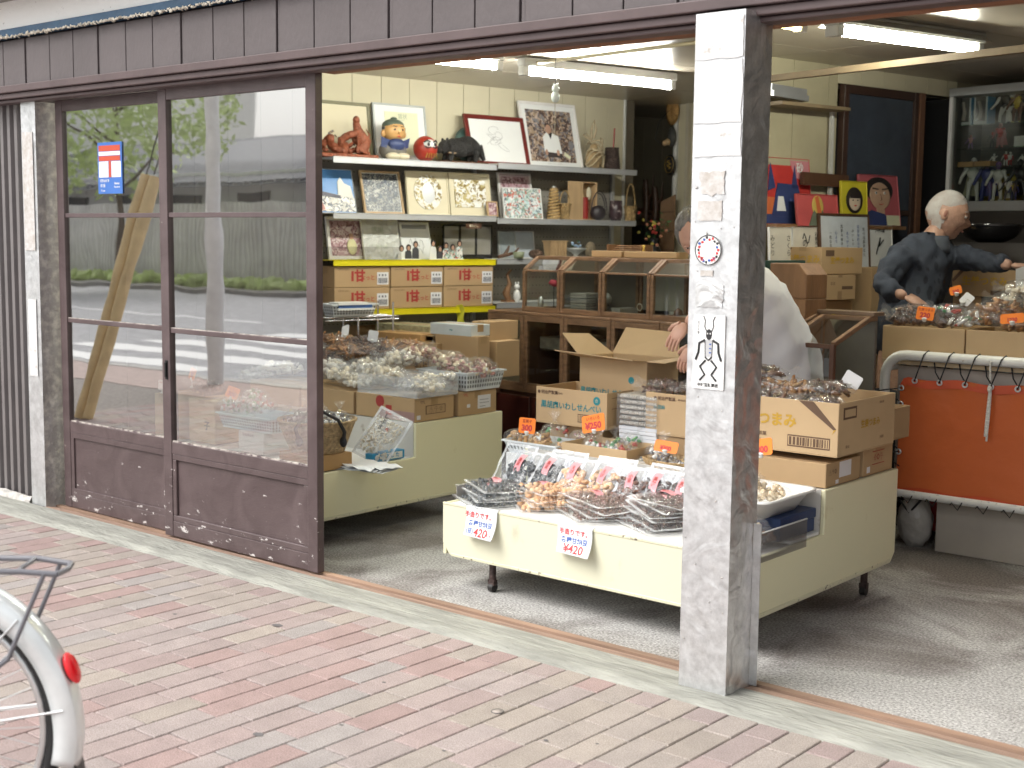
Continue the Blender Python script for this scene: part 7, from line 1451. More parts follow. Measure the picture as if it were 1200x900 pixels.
b = MB(); b.box(.02, LC, .10, .11, zb5 - .0, zt5 - .06, M('beige_board', (.52, .46, .40), .7)); tag(b.build('beige_board', None, (xl, YC, 0)), 'beige board standing behind the orange canvas', 'board')
a = GZ(1095, 646, 0); carton('large dusty beige carton on the floor under the cart', V((a.x, 5.93, .001)), 1.3, .45, .30, -.02, None, M('dusty_card', (.40, .36, .31), .8, var=.06), name='floor_carton')
b = MB(); q = GZ(1072, 640, 0); rg = random.Random(3)
b.ell((0, 0, .13), (.085, .08, .14), M('grey_plastic_bag', (.42, .40, .37), .35, var=.15, bump=1.5, bs=14), 26, 18, fn=lambda d, p: V((p.x * (1 - .35 * max(0, d.z)) , p.y, p.z)) * (1 + .12 * nz(d.x * 3, d.y * 3, d.z * 4) + .05 * nz(d.x * 9, d.y * 9, d.z * 9))); b.tube([(-.06, -.05, .22), (0, -.075, .17), (.06, -.06, .25)], .006, black, 6); tag(b.build('plastic_bag', None, (q.x - .01, 5.98, 0)), 'grey crumpled plastic bag tied under the cart', 'bag')
b = MB(); b.box(-.09, .08, 0, .25, 0, .20, M('red_case', (.30, .03, .025), .5)); tag(b.build('red_case', None, (q.x - .03, 6.12, .05), bevel=.01), 'dark red case behind the plastic bag', 'case')
zb6 = AY(1035, 419, YC + .03).z; hb6 = AY(1035, 381, YC + .03).z - zb6; w6 = AY(1131, 400, YC + .03).x - AY(1034, 400, YC + .03).x
zdk = .896
carton('plain carton of dark bagged sticks on the cart, at its corner', V((AY(1034, 400, YC + .03).x, YC + .03, zdk)), w6 - .004, .34, zb6 + hb6 - zdk, 0, None, card_l, open_=1)
carton('plain carton of brown bagged sticks on the cart, beside the corner one', V((AY(1132, 400, YC + .03).x, YC + .03, zdk)), w6 + .05, .34, zb6 + hb6 - zdk, 0, None, card_l, open_=1)
zr6 = zb6 + hb6
gcart = 'bags of sticks on the cart'
for i, (px, py, w_, kd, lb) in enumerate(((1065, 374, .24, 'choc', 'clear bag of dark sticks left of the 220 card'), (1100, 376, .22, 'choc', 'clear bag of dark sticks behind the 220 card'), (1075, 366, .24, 'choc', 'dark stick bag on top of the corner carton'), (1160, 372, .26, 'caramel', 'clear bag of red brown sticks left of the 1220 card'), (1195, 380, .26, 'caramel', 'clear bag of red brown sticks under the 1220 card'), (1175, 362, .24, 'caramel', 'red brown stick bag on top of the second cart carton'), (1112, 362, .16, 'candy', 'silvery ribboned bag between the two cart cartons'), (1140, 372, .15, 'candy', 'silvery ribboned bag beside the red brown sticks'), (1125, 376, .14, 'candy', 'low silvery bag at the meeting of the cartons'))):
    q = AY(px, py, 6.0 + .03 * (i % 2)); lump_bag('stick_bag', lb, kd, V((q.x, q.y, q.z - .035)), w_, .16, .075 if i < 6 else .06, 100 + i, .3 * (i % 3 - 1), 60 if i < 6 else 16, (.026, .009, .009), film_s, gcart, 3 if i % 2 else 1)
q = P4(1083, 375, 5.92); price_tag('orange 220 card on the dark stick bags of the cart', q, .085, .062, .0, '生姜つまみ', '220', 12, roll=4, stem=0)
q = P4(1186, 379, 5.92); price_tag('orange 1220 card at the right edge of the cart goods', q, .105, .045, .0, None, '1220', 14, roll=-7, stem=0)
q = P4(1121, 345, 6.35); price_tag('small tilted orange card below the old man\'s outstretched arm', q, .06, .042, .1, None, '300', 8, roll=-18, stem=.0)
q = P4(1128, 356, 6.15); price_tag('blank pale card leaning behind the silvery ribboned bags', q, .05, .06, .1, None, None, 30, M('blank_card', (.78, .78, .80), .4, var=.01), stem=0, roll=35, group=None)
for i, (px, py, w_, lb) in enumerate(((1188, 352, .2, 'yellow banded packs on the cart, nearer'), (1200, 340, .2, 'yellow banded packs on the cart, farther'))):
    q = AY(px, py, 6.35); t = lump_bag('sweet_bag', lb, 'white', V((q.x, q.y, q.z - .04)), w_, .15, .09, 120 + i, .2, 40, (.014, .012, .01), film_s, 'yellow banded packs')
bt_ = MB(); q = AY(1088, 372, 6.40); bt_.box(0, 1.2, 0, .5, .60, .90, M('grey_crate', (.30, .31, .31), .6, var=.15, vs_=8)); tag(bt_.build('grey_crate', None, (q.x + .1, 6.50, 0), bevel=.004), 'long grey crate behind the cart cartons', 'crate')
# ================================================================ behind: cartons, boards on the olive wall
U0 = 5.58
def boxI(lb, pl, pm, pr, pt, pb, u0=U0, deco=None, m=card, zb_=None, name='carton'):
    a = AU(pl, pb, u0); c = AU(pm, pb, u0); w0 = uw(a)[1]; w1 = uw(c)[1]; u1 = uw(AW(pr, pb, w1))[0]; z0 = c.z if zb_ is None else zb_; z1_ = AU(pm, pt, u0).z
    carton(lb, I(u0, w0, z0), w1 - w0, u1 - u0, z1_ - z0, RI, deco, m, name=name); return z0
boxI('ochre printed carton topmost of the stack under the signed boards', 918, 962, 1010, 290, 321.5, deco=lambda b, w, d, h: (b.text('生姜つまみ', .045, face(w * .52, -.0014, h * .55), ylp, .03), b.prism([(w * .03, h * .62), (w * .22, h * .98), (w * .16, h * .98), (w * .0, h * .66)], -.0012, 0, bprint), b.box(w * .6, w * .92, -.0012, 0, h * .08, h * .28, bprint), b.text('生姜つまみ', .04, faceR(w + .0014, d * .5, h * .5), ylp, .03), b.box(w, w + .0012, d * .1, d * .3, h * .68, h * .9, bprint), b.prism([(0, 0), (0, 0), (0, 0)], 0, 0, bprint)))
boxI('brown carton lettered in black, second in the stack under the signed boards', 926, 966, 1002, 322.5, 352, deco=lambda b, w, d, h: (b.text('かりんとう', .038, face(w * .45, -.0014, h * .42), ink, .02), b.text('豆菓子', .02, face(w * .5, -.0014, h * .8), bprint, .02), b.box(w * .6, w * .9, -.0012, 0, h * .1, h * .22, bprint), b.box(w, w + .0012, d * .55, d * .9, h * .42, h * .55, bprint), b.text('取扱', .02, faceR(w + .0014, d * .25, h * .65), bprint, 0), b.box(w, w + .0014, d * .42, d * .55, 0, h * .35, card_d), b.box(w, w + .0014, d * .42, d * .55, h * .9, h, card_d)))
boxI('shadowed plain carton third in the stack, yellow tape on it', 930, 958, 998, 353, 380, deco=lambda b, w, d, h: b.box(w, w + .0012, d * .3, d * .5, h * .1, h * .5, M('yellow_tape', (.5, .38, .04), .4)))
carton('plain carton carrying the stack behind the woman', I(U0 + .01, uw(AU(930, 380, U0))[1], .50), .34, .40, AU(958, 380, U0).z - .502, RI, None, card); carton('lowest hidden carton of the stack behind the woman', I(U0 + .01, uw(AU(930, 380, U0))[1], .0), .36, .42, .498, RI, None, card)
q = AU(1003, 380, 6.35); 
for k, (z0, z1_, lb) in enumerate(((0, .5, 'carton lowest beside the stack, next to the old man'), (.502, .97, 'carton with a white slip beside the stack, next to the old man'), (.972, 1.30, 'upright carton at the old man\'s elbow'))):
    carton(lb, I(6.05, uw(AU(985, 380, 6.05))[1], z0), .20, .3, z1_ - z0, RI, (lambda b, w, d, h: (b.box(w, w + .0012, d * .1, d * .6, h * .45, h * .85, lab), b.box(w * .2, w * .8, -.0012, 0, h * .45, h * .85, lab))) if k == 1 else None, card)
q = AD(922, 305, 6.1); b = MB(); b.prism([(-.1, 0), (.12, 0), (.12, .11), (.07, .16), (-.1, .16)], 0, .15, wood_m); b.box(-.1, .12, .0, .15, -.35, -.001, wood_m); tag(b.build('wooden_cabinet', None, V((q.x, q.y, 1.18)), RI, bevel=.003), 'small brown wooden cabinet beside the ochre carton stack', 'cabinet')
WB = -4.78
def wallpic(name, label, cat, l, r, tp, bt, fm, inner, fw, lean, off=0.0, mat_m=None, mw=0.0, deco=None):
    a = AW(l, bt, WB + off); c = AW(r, bt, WB + off); tpz = AW((l + r) / 2, tp, WB + off).z; bz = AW((l + r) / 2, bt, WB + off).z; m_ = (a + c) / 2
    return framed(name, label, cat, V((m_.x, m_.y, bz)), (c - a).length, tpz - bz, fm, inner, fw, lean, 0, mat_m, mw, deco=deco)
rb = M('red_board', (.46, .035, .03), .5, var=.25, vs_=3); ob = M('board_orange', (.55, .14, .05), .5); nv = M('board_navy', (.03, .045, .14), .5); skb = M('board_skin', (.50, .32, .22), .5); ybd = M('board_yellow', (.55, .48, .03), .5); pkb = M('board_pink', (.42, .10, .12), .5, var=.1)
def d_red(b, w, h):                                        # plain coloured shapes stand in for the painted poster
    b.prism([(-w * .5, 0), (w * .5, 0), (w * .5, h * .12), (-w * .5, h * .16)], .003, .006, nv); b.prism([(-w * .5, h * .16), (-w * .1, h * .14), (-w * .2, h * .4), (-w * .5, h * .42)], .003, .006, ob)
    b.prism([(w * .1, h * .99), (w * .5, h * .99), (w * .5, h * .62), (w * .2, h * .72)], .003, .006, M('board_rose', (.55, .22, .25), .5))
    b.prism([(-w * .3, h * .12), (w * .35, h * .12), (w * .25, h * .6), (-w * .15, h * .62)], .001, .005, nv); b.prism([(-w * .35, h * .5), (-w * .28, h * .92), (-w * .2, h * .55)], .001, .005, nv); b.prism([(w * .12, h * .55), (w * .2, h * .9), (w * .24, h * .55)], .001, .005, nv); b.text('砂', .06, face(w * .3, 0, h * .85), paper, .02)
    b.prism([(-w * .2, h * .2), (-w * .02, h * .2), (-w * .06, h * .42), (-w * .16, h * .42)], -.001, .003, paper)
wallpic('poster_board', 'tall red board with dark blue shapes, beside the steel post', 'poster', 893, 952, 184, 263, rb, rb, .004, 6, -.06, deco=d_red)
wallpic('poster_board', 'low red board with a pale yellow patch in front of the tall red one', 'poster', 936, 984, 227, 265, M('red_board2', (.50, .09, .09), .5), M('red_board2', (.50, .09, .09), .5), .004, 8, .03, deco=lambda b, w, h: (b.ell((-.0, .002, h * .62), (.05, .003, .06), M('board_straw', (.55, .40, .10), .5), 14, 10), b.prism([(-w * .25, .0), (w * .25, .0), (w * .1, h * .5), (-w * .1, h * .5)], .0, .004, M('board_olive', (.12, .14, .10), .5)), b.prism([(w * .0, h * .0), (w * .12, h * .0), (w * .02, h * .95), (-w * .06, h * .9)], -.001, .003, ob)))
def d_girl(b, w, h):
    b.ell((0, .003, h * .42), (w * .33, .003, h * .40), hairp, 20, 12); b.ell((0, .0, h * .38), (w * .22, .003, h * .27), M('board_pale', (.62, .50, .38), .5), 16, 10); b.prism([(-w * .2, h * .48), (w * .2, h * .48), (w * .16, h * .66), (-w * .16, h * .66)], -.004, -.002, hairp)
    for s in (-1, 1): b.ell((s * w * .09, -.004, h * .42), (.007, .002, .004), ink, 8, 6)
    b.ell((0, -.004, h * .26), (.012, .002, .004), redink, 8, 6)
wallpic('portrait_board', 'small yellow board with a portrait of a black haired woman', 'portrait', 987, 1017, 212, 251, ybd, ybd, .004, 4, .03, deco=d_girl)
def d_boy(b, w, h):
    b.ell((0, .003, h * .70), (w * .36, .003, h * .26), hairp, 20, 12); b.ell((-.0, .0, h * .58), (w * .27, .003, h * .27), skb, 16, 10); b.prism([(-w * .1, h * .05), (w * .1, h * .05), (w * .1, h * .4), (-w * .1, h * .4)], .001, .004, skb); b.prism([(-w * .46, 0), (w * .2, 0), (w * .1, h * .22), (-w * .25, h * .3), (-w * .46, h * .2)], .0, .003, nv)
    for s in (-1, 1): b.ell((s * w * .11, -.004, h * .64), (.011, .002, .009), paper, 8, 6); b.ell((s * w * .11, -.006, h * .64), (.005, .002, .005), ink, 8, 6); b.bar((s * w * .05, -.005, h * .71), (s * w * .2, -.005, h * .73), .003, .006, hairp)
    b.tube([(0, -.004, h * .62), (.008, -.006, h * .5), (-.004, -.004, h * .49)], .0025, M('board_line', (.2, .1, .07), .5), 5); b.tube([(-.02, -.004, h * .42), (.0, -.005, h * .41), (.02, -.004, h * .425)], .002, redink, 5); b.box(w * .12, w * .46, -.004, -.002, h * .0, h * .2, creamp)
wallpic('portrait_board', 'pink board with a long faced comic portrait of a man in blue', 'portrait', 1011, 1056, 204, 264, pkb, pkb, .004, 8, .0, deco=d_boy)
def d_call(cols, size=.03, top_=.9):
    def f(b, w, h):
        for i, s in enumerate(cols):
            x = w * (.36 - .72 * i / max(1, len(cols) - 1)) if len(cols) > 1 else 0
            b.vtext(s, size, PL((x, .004, h * .52), FX, FZ), ink, .0, 1.1)
    return f
wallpic('signed_board', 'cream signed board with two loose columns of brush writing', 'signed board', 903, 929, 266, 312, paper, M('cream_board', (.62, .58, .50), .6), .002, 4, .05, deco=d_call(('さくら', 'みどり'), .036)); wallpic('signed_board', 'cream signed board with one large brush curl', 'signed board', 930, 962, 266, 312, paper, M('cream_board', (.62, .58, .50), .6), .002, 4, .05, deco=lambda b, w, h: (b.tube([(-.03 + .012 * i, .003, h * .7 + .03 * math.sin(i * 1.4)) for i in range(6)], .003, ink, 5), b.vtext('のり', .05, PL((-.01, .003, h * .45), FX, FZ), ink, 0), b.vtext('石巻太一', .022, PL((w * .36, .003, h * .65), FX, FZ), ink, .01)))
wallpic('framed_letter', 'dark framed white sheet covered in columns of blue handwriting', 'framed letter', 962, 1021, 250, 318, wood_d, M('pale_blue_paper', (.58, .62, .66), .5), .014, 5, .07, deco=lambda b, w, h: [b.vtext(s, .021, PL((w * (.38 - .11 * i), .004, h * (.55 + .04 * (i % 3 - 1))), FX, FZ), blueink if i % 2 else ink, 0, 1.15) for i, s in enumerate(('前川浅草平成九', '祝百年町の豆屋', 'おいしい', 'ありがとう', '浅草の味まもる', '心より', '一粒の豆に'))])
wallpic('signed_board', 'cream signed board behind the old man\'s shoulder', 'signed board', 1019, 1047, 264, 312, paper, paper, .002, 5, .04, deco=lambda b, w, h: (b.text('六義堂', .03, face(0, .003, h * .88), ink, .02), b.tube([(-.04, .003, h * .3), (0, .003, h * .7), (-.01, .003, h * .5), (.03, .003, h * .65)], .004, ink, 5)))
a = AW(897, 264, WB - .08); c = AW(1055, 264, WB - .08); b = MB(); b.bar(V((a.x, a.y, 1.14)), V((c.x, c.y, 1.14)), .26, .03, wood_d); b.bar(V((a.x, a.y, .3)), V((a.x, a.y, 1.12)), .04, .04, wood_d); b.bar(V((c.x, c.y, 0)), V((c.x, c.y, 1.12)), .04, .04, wood_d); tag(b.build('board_rack'), 'dark ledge carrying the signed boards along the olive wall', 'ledge')
a = AW(900, 264, WB - .04); c = AW(1052, 264, WB - .04); zl_ = AW(1010, 264, WB - .02).z - .012; b = MB(); b.bar(V((a.x, a.y, zl_)), V((c.x, c.y, zl_)), .12, .02, wood_m); b.bar(AW(940, 209, WB - .06), AW(992, 213, WB - .06), .03, .07, wood_d); tag(b.build('wooden_step'), 'upper wooden step under the red board and the portraits', 'ledge')
q = AD(893, 250, 6.2); b = MB(); b.box(-.02, .02, 0, .3, 0, 1.35, M('dark_green_panel', (.03, .07, .06), .5)); tag(b.build('green_panel', None, (q.x, q.y, 0), RI), 'dark green panel edge beside the steel post', 'panel')
UC = 7.05
wa = uw(AU(1113, 105, UC))[1]; zt7 = AU(1113, 104, UC).z; zb7 = AU(1125, 236, UC).z
cab = thing('display_cabinet', 'grey framed glass cabinet full of collected figures', 'cabinet', I(UC, wa, 0), RI); gfr = M('grey_metal_frame', (.33, .34, .34), .45, metal=.3); Wc = 1.15; b = MB()
b.box(0, .028, 0, .03, zb7, zt7 - .05, M('pale_metal', (.58, .58, .56), .4)); b.box(Wc - .03, Wc, 0, .03, zb7, zt7 - .05, gfr); b.box(0, Wc, -.004, .36, zt7 - .05, zt7, gfr); b.box(0, Wc, -.006, .36, zb7 - .06, zb7, gfr); b.box(0, .01, .031, .36, zb7 + .001, zt7 - .051, M('cab_side', (.10, .10, .10), .4)); b.box(.011, Wc, .34, .36, zb7 + .001, zt7 - .051, M('cab_back', (.16, .15, .14), .4, var=.3, vs_=2)); b.build('frame', cab, bevel=.003)
b = MB(); b.box(0, Wc, .0, .36, .0, zb7 - .061, M('dark_chest_front', (.03, .025, .022), .5)); b.build('base', cab)
zs7 = [AU(1160, y, UC + .15).z for y in (146, 174, 195.5)]
for z in zs7: b = MB(); b.box(.03, Wc - .03, .06, .335, z - .006, z, glass_mat('shelf_glass', .08, 1.2, (.75, .85, .8), .05)); b.build('glass_shelf', cab)
b = MB(); b.box(.03, Wc - .03, .012, .015, zb7 + .001, zt7 - .051, case_glass); b.build('glass_front', cab)
def figure(label, px, z, h_, c_body, c_limb, c_head, yaw=0, group='figures in the glass cabinet', u=UC + .16, pose=0, cape=None):
    q = AU(px, 200, u); t = thing('toy_figure', label, 'figurine', V((q.x, q.y, z)), RI + yaw, group); k = h_ / .3; b = MB()
    for s in (-1, 1):
        b.tube([(s * .022 * k, 0, .135 * k), (s * (.028 + .01 * pose) * k, -.004 * k, .07 * k), (s * (.032 + .012 * pose) * k, 0, .012 * k)], [.018 * k, .013 * k, .011 * k], c_limb, 8); b.ell((s * (.033 + .012 * pose) * k, -.01 * k, .008 * k), (.013 * k, .022 * k, .010 * k), c_body, 8, 6)
        e = (s * .075 * k, -.01 * k, (.165 + .05 * pose * (s > 0)) * k); b.tube([(s * .042 * k, 0, .222 * k), e, (s * (.085 if pose < 1 else .11) * k, -.03 * k, (.12 + .12 * pose * (s > 0)) * k)], [.016 * k, .012 * k, .009 * k], c_limb, 8)
        b.ell((s * .045 * k, 0, .222 * k), (.02 * k, .018 * k, .018 * k), c_body, 8, 6)
    b.ell((0, 0, .145 * k), (.030 * k, .022 * k, .024 * k), c_body, 12, 8); b.ell((0, 0, .195 * k), (.042 * k, .028 * k, .045 * k), c_body, 14, 10); b.tube([(0, 0, .23 * k), (0, 0, .25 * k)], .010 * k, c_head, 8); b.build('body', t)
    b = MB(); b.ell((0, 0, .268 * k), (.022 * k, .024 * k, .030 * k), c_head, 12, 10)
    for s in (-1, 1): b.ell((s * .009 * k, -.022 * k, .27 * k), (.006 * k, .004 * k, .004 * k), black, 6, 5)
    b.build('head', t)
    if cape: b = MB(); b.grid(4, 6, lambda u_, v: ((u_ - .5) * (.06 + .09 * v) * k, (.03 + .02 * v) * k, (.24 - .2 * v) * k), cape); b.build('cape', t)
fw_, fk, fb, fr_, fp, fy = M('toy_white', (.62, .62, .60), .4), M('toy_black', (.03, .03, .035), .35), M('toy_blue', (.05, .06, .22), .4), M('toy_red', (.42, .03, .03), .4), M('toy_purple', (.18, .10, .26), .4), M('toy_yellow', (.55, .42, .05), .4)
zf = zb7 + .002
F = [('tall bony white toy warrior at the end of the lowest shelf', 1141, zf, .27, fw_, fw_, fw_, .4, 0, M('toy_olive', (.28, .27, .18), .5)), ('toy in a dark blue robe with pale hair', 1157, zf, .25, fb, fb, fp, .2, 0, fb), ('white toy fighter with a purple head', 1170, zf, .24, fw_, fw_, fp, 0, 0, None), ('dark toy beast behind the yellow one', 1196, zf, .25, fk, fk, fk, 0, 1, fk), ('small yellow and blue toy at the cabinet edge', 1190, zf, .12, fy, fb, fy, 0, 0, None), ('round grey toy beside the white fighter', 1183, zf, .15, fw_, fk, fw_, 0, 1, fw_),
     ('black and white toy dancer on the top shelf, arm out', 1174, zs7[0], .22, fk, fw_, fw_, 0, 1, None), ('white toy dog boy below the toy dancer', 1179, zs7[0], .13, fw_, fw_, fw_, .3, 0, None), ('yellow coated toy with blue hair on the top shelf', 1188, zs7[0], .20, fy, M('toy_brown', (.16, .08, .05), .5), fb, 0, 0, None), ('dark toy with raised arm at the top shelf edge', 1198, zs7[0], .26, fk, M('toy_brown', (.16, .08, .05), .5), fw_, 0, 1, None),
     ('pink clad small toy on the middle shelf', 1170, zs7[1], .15, fr_, M('toy_pink', (.5, .25, .25), .5), M('toy_pink', (.5, .25, .25), .5), 0, 0, M('toy_pink', (.5, .25, .25), .5)), ('small dark toy on the middle shelf', 1161, zs7[1], .10, fk, fk, fr_, 0, 0, None), ('tiny pink toy hanging by the shelf end', 1136, zs7[1], .09, M('toy_pink', (.5, .25, .25), .5), fp, M('toy_pink', (.5, .25, .25), .5), 0, 1, None),
     ('white toy squatting on the narrow shelf', 1164, zs7[2], .08, fw_, fw_, fw_, 0, 1, None), ('white toy with a red front on the narrow shelf', 1178, zs7[2], .09, fr_, fw_, fw_, 0, 0, None), ('red and white toy on the narrow shelf', 1183, zs7[2], .085, fw_, fr_, fw_, 0, 0, None), ('tiny white toy at the narrow shelf edge', 1197, zs7[2], .07, fw_, fw_, fw_, 0, 1, None)]
for (lb, px, z, h_, a, c, d, yw, ps, cp) in F: figure(lb, px, z, h_, a, c, d, yw, pose=ps, cape=cp)
for k, (px, lb) in enumerate(((1130, 'window boxed toy with a blue side, cabinet end'), (1149, 'window boxed toy beside the blue sided one'))):
    q = AU(px, 130, UC + .12); b = MB(); b.box(-.045, .045, 0, .08, 0, .185, M('toy_box_white', (.50, .54, .56), .4)); b.box(-.034, .034, -.002, 0, .02, .165, M('toy_box_window', (.10, .10, .10), .15)); b.box(.0455, .05, 0, .08, 0, .185, M('toy_box_blue', (.05, .22, .40), .4)); b.tube([(0, -.004, .03), (.008, -.004, .08), (-.006, -.004, .14)], .012, M('toy_dim', (.3, .28, .26), .5), 6); tag(b.build('toy_box', None, V((q.x, q.y, zs7[0] + .001)), RI), lb, 'box', 'window boxed toys')
for k in range(2): q = AU(1122 + k * 20, 193, UC + .1); b = MB(); b.box(0, .105, 0, .08, 0, .032, card_k); tag(b.build('small_box', None, V((q.x, q.y, zs7[2] + .001)), RI, bevel=.002), ['flat tan box at the cabinet end of the narrow shelf', 'flat tan box second on the narrow shelf'][k], 'box')
q = AU(1180, 238, UC + .28); b = MB(); b.box(-.16, .3, 0, .01, 0, .17, M('yellow_backing', (.40, .30, .04), .5, var=.3, vs_=8)); tag(b.build('yellow_sheet', None, V((q.x, q.y, zf)), RI), 'yellow printed sheet behind the lowest cabinet figures', 'sheet')
q = AU(1188, 172, UC + .15); b = MB(); [b.box(0, .14, 0, .1, .013 * k, .012 + .013 * k, paper) for k in range(5)]; tag(b.build('papers', None, V((q.x, q.y, zs7[1] + .001)), RI), 'white papers piled on the middle cabinet shelf', 'papers')
q = AD(1162, 262, 7.0); t = thing('lacquer_bowl', 'large black glossy bowl under the figure cabinet', 'bowl', V((q.x, q.y, q.z - .10))); b = MB(); b.lathe([(0, 0), (.07, .0), (.13, .03), (.17, .085), (.172, .10), (.165, .10), (.12, .04), (0, .02)], M('black_gloss', (.012, .012, .013), .12, coat=.6), 36); b.build('bowl', t)
b = MB(); b.box(-.25, .35, -.2, .2, 0, q.z - .102, M('dark_chest_front', (.03, .025, .022), .5)); tag(b.build('low_chest', None, (q.x, q.y, 0), RI), 'dark chest carrying the black glossy bowl', 'chest')
q = AD(1115, 346, 6.95); carton('ochre printed carton behind the old man\'s outstretched arm', V((q.x, q.y, q.z)), .36, .25, .14, RI + .1, lambda b, w, d, h: (b.text('生姜つまみ', .05, face(w * .5, -.0014, h * .55), ylp, .03), b.box(w * .6, w * .92, -.0012, 0, h * .06, h * .24, bprint), b.prism([(w * .02, h * .5), (w * .2, h * .98), (w * .13, h * .98), (w * .0, h * .6)], -.0012, 0, bprint)), card)
carton('plain carton under the printed one behind the old man', V((q.x + .0, q.y + .02, .60)), .40, .26, q.z - .603, RI + .1, None, card_d); carton('plain carton at the cart end below the old man\'s hand', V((AD(1180, 340, 6.75).x, AD(1180, 340, 6.75).y, AD(1180, 340, 6.75).z - .05)), .3, .2, .17, RI, None, card)
# ================================================================ PEOPLE
def skin_geo(joints, edges, sub=2, smooth_noise=0.0, seed=0, ns=9):
    me = bpy.data.meshes.new('s'); names = list(joints); me.from_pydata([tuple(joints[n][0]) for n in names], [(names.index(a), names.index(c)) for a, c in edges], [])
    o = bpy.data.objects.new('s', me); COL.objects.link(o); o.modifiers.new('k', 'SKIN')
    for i, n in enumerate(names):
        r = joints[n][1]; r = r if isinstance(r, tuple) else (r, r); me.skin_vertices[0].data[i].radius = r; me.skin_vertices[0].data[i].use_root = (i == 0)
    m = o.modifiers.new('s', 'SUBSURF'); m.levels = sub; m.render_levels = sub; bpy.context.view_layer.update()
    dg = bpy.context.evaluated_depsgraph_get(); e = bpy.data.meshes.new_from_object(o.evaluated_get(dg)); vs_ = [v.co.copy() for v in e.vertices]; ns_ = [v.normal.copy() for v in e.vertices]; fs = [tuple(p.vertices) for p in e.polygons]
    bpy.data.objects.remove(o); bpy.data.meshes.remove(me); bpy.data.meshes.remove(e)
    if smooth_noise: vs_ = [v + n * smooth_noise * (nz(v.x * ns + seed, v.y * ns, v.z * ns * .6) + .5 * nz(v.x * ns * 2.3, v.y * ns * 2.3 + seed, v.z * ns * 1.6)) for v, n in zip(vs_, ns_)]
    return vs_, fs
def head_geo(b, c, fwd, up, m, k=1.0, lips=None, old=0.0):
    f = V(fwd).normalized(); u = V(up); u = (u - f * u.dot(f)).normalized(); s = u.cross(f); R = Matrix(((f.x, s.x, u.x), (f.y, s.y, u.y), (f.z, s.z, u.z)))
    def fn(d, q):
        x, y, z = q.x, q.y, q.z
        if d.z < 0: y *= 1 - .30 * (-d.z) ** 1.3; 
        if d.z < -.1 and d.x < .2: x *= 1 - .42 * min(1, (-d.z - .1) * 1.2)
        if d.x > 0:
            ay = abs(d.y)
            x += .026 * math.exp(-(d.y / .13) ** 2) * max(0, 1 - abs((d.z + .16) / .24)) * (1.0)            # nose
            x += .008 * math.exp(-(d.y / .10) ** 2) * max(0, 1 - abs((d.z - .05) / .25))
            x += .007 * math.exp(-((d.z - .26) / .09) ** 2) * (1 if ay < .6 else .3)                         # brow
            x -= .012 * math.exp(-((ay - .34) / .15) ** 2) * math.exp(-((d.z - .10) / .10) ** 2)              # eye sockets
            x += .006 * math.exp(-((ay - .42) / .16) ** 2) * math.exp(-((d.z + .15) / .13) ** 2)              # cheeks
            x -= (.006 + .006 * old) * math.exp(-((ay - .40) / .14) ** 2) * math.exp(-((d.z + .50) / .16) ** 2)
            x += .003 * math.exp(-(d.y / .22) ** 2) * math.exp(-((d.z + .45) / .06) ** 2); x += .003 * math.exp(-(d.y / .20) ** 2) * math.exp(-((d.z + .57) / .05) ** 2); x -= .004 * math.exp(-(d.y / .25) ** 2) * math.exp(-((d.z + .51) / .03) ** 2)
            x += .013 * math.exp(-(d.y / .28) ** 2) * math.exp(-((d.z + .80) / .14) ** 2)
        w_ = .0012 * old * math.sin(d.z * 60 + 4 * d.y) * (1 if d.x > 0 else 0)
        return V((x + w_, y, z)) * k
    b.ell(c, (.098, .076, .118), m, 56, 44, R=R, fn=fn)
    ew = M('eye_white', (.62, .58, .54), .3)
    for sg_ in (-1, 1):
        p = V(c) + R @ V((.084 * k, sg_ * .030 * k, .013 * k)); b.ell(p, (.011 * k, .012 * k, .0085 * k), ew, 12, 8, R=R); b.ell(p + R @ V((.0065 * k, 0, -.001)), (.0055 * k, .0055 * k, .0055 * k), black, 10, 8, R=R)
        b.ell(p + R @ V((.002 * k, 0, .006 * k)), (.012 * k, .015 * k, .0055 * k), m, 12, 8, R=R)
        e = V(c) + R @ V((-.008 * k, sg_ * .076 * k, -.006 * k)); b.ell(e, (.018 * k, .008 * k, .032 * k), m, 14, 12, R=R, fn=lambda d, q: q * (1 - .18 * max(0, -d.z)) + V((0, 0, 0))); b.ell(e + R @ V((.003, sg_ * .006, .004)) * k, (.009 * k, .005 * k, .017 * k), M('ear_inner', (.30, .13, .09), .6), 10, 8, R=R)
    b.ell(V(c) + R @ V((.094 * k, 0, -.055 * k)), (.006 * k, .020 * k, .0045 * k), lips or M('lips', (.38, .16, .13), .5), 12, 8, R=R)
    return R
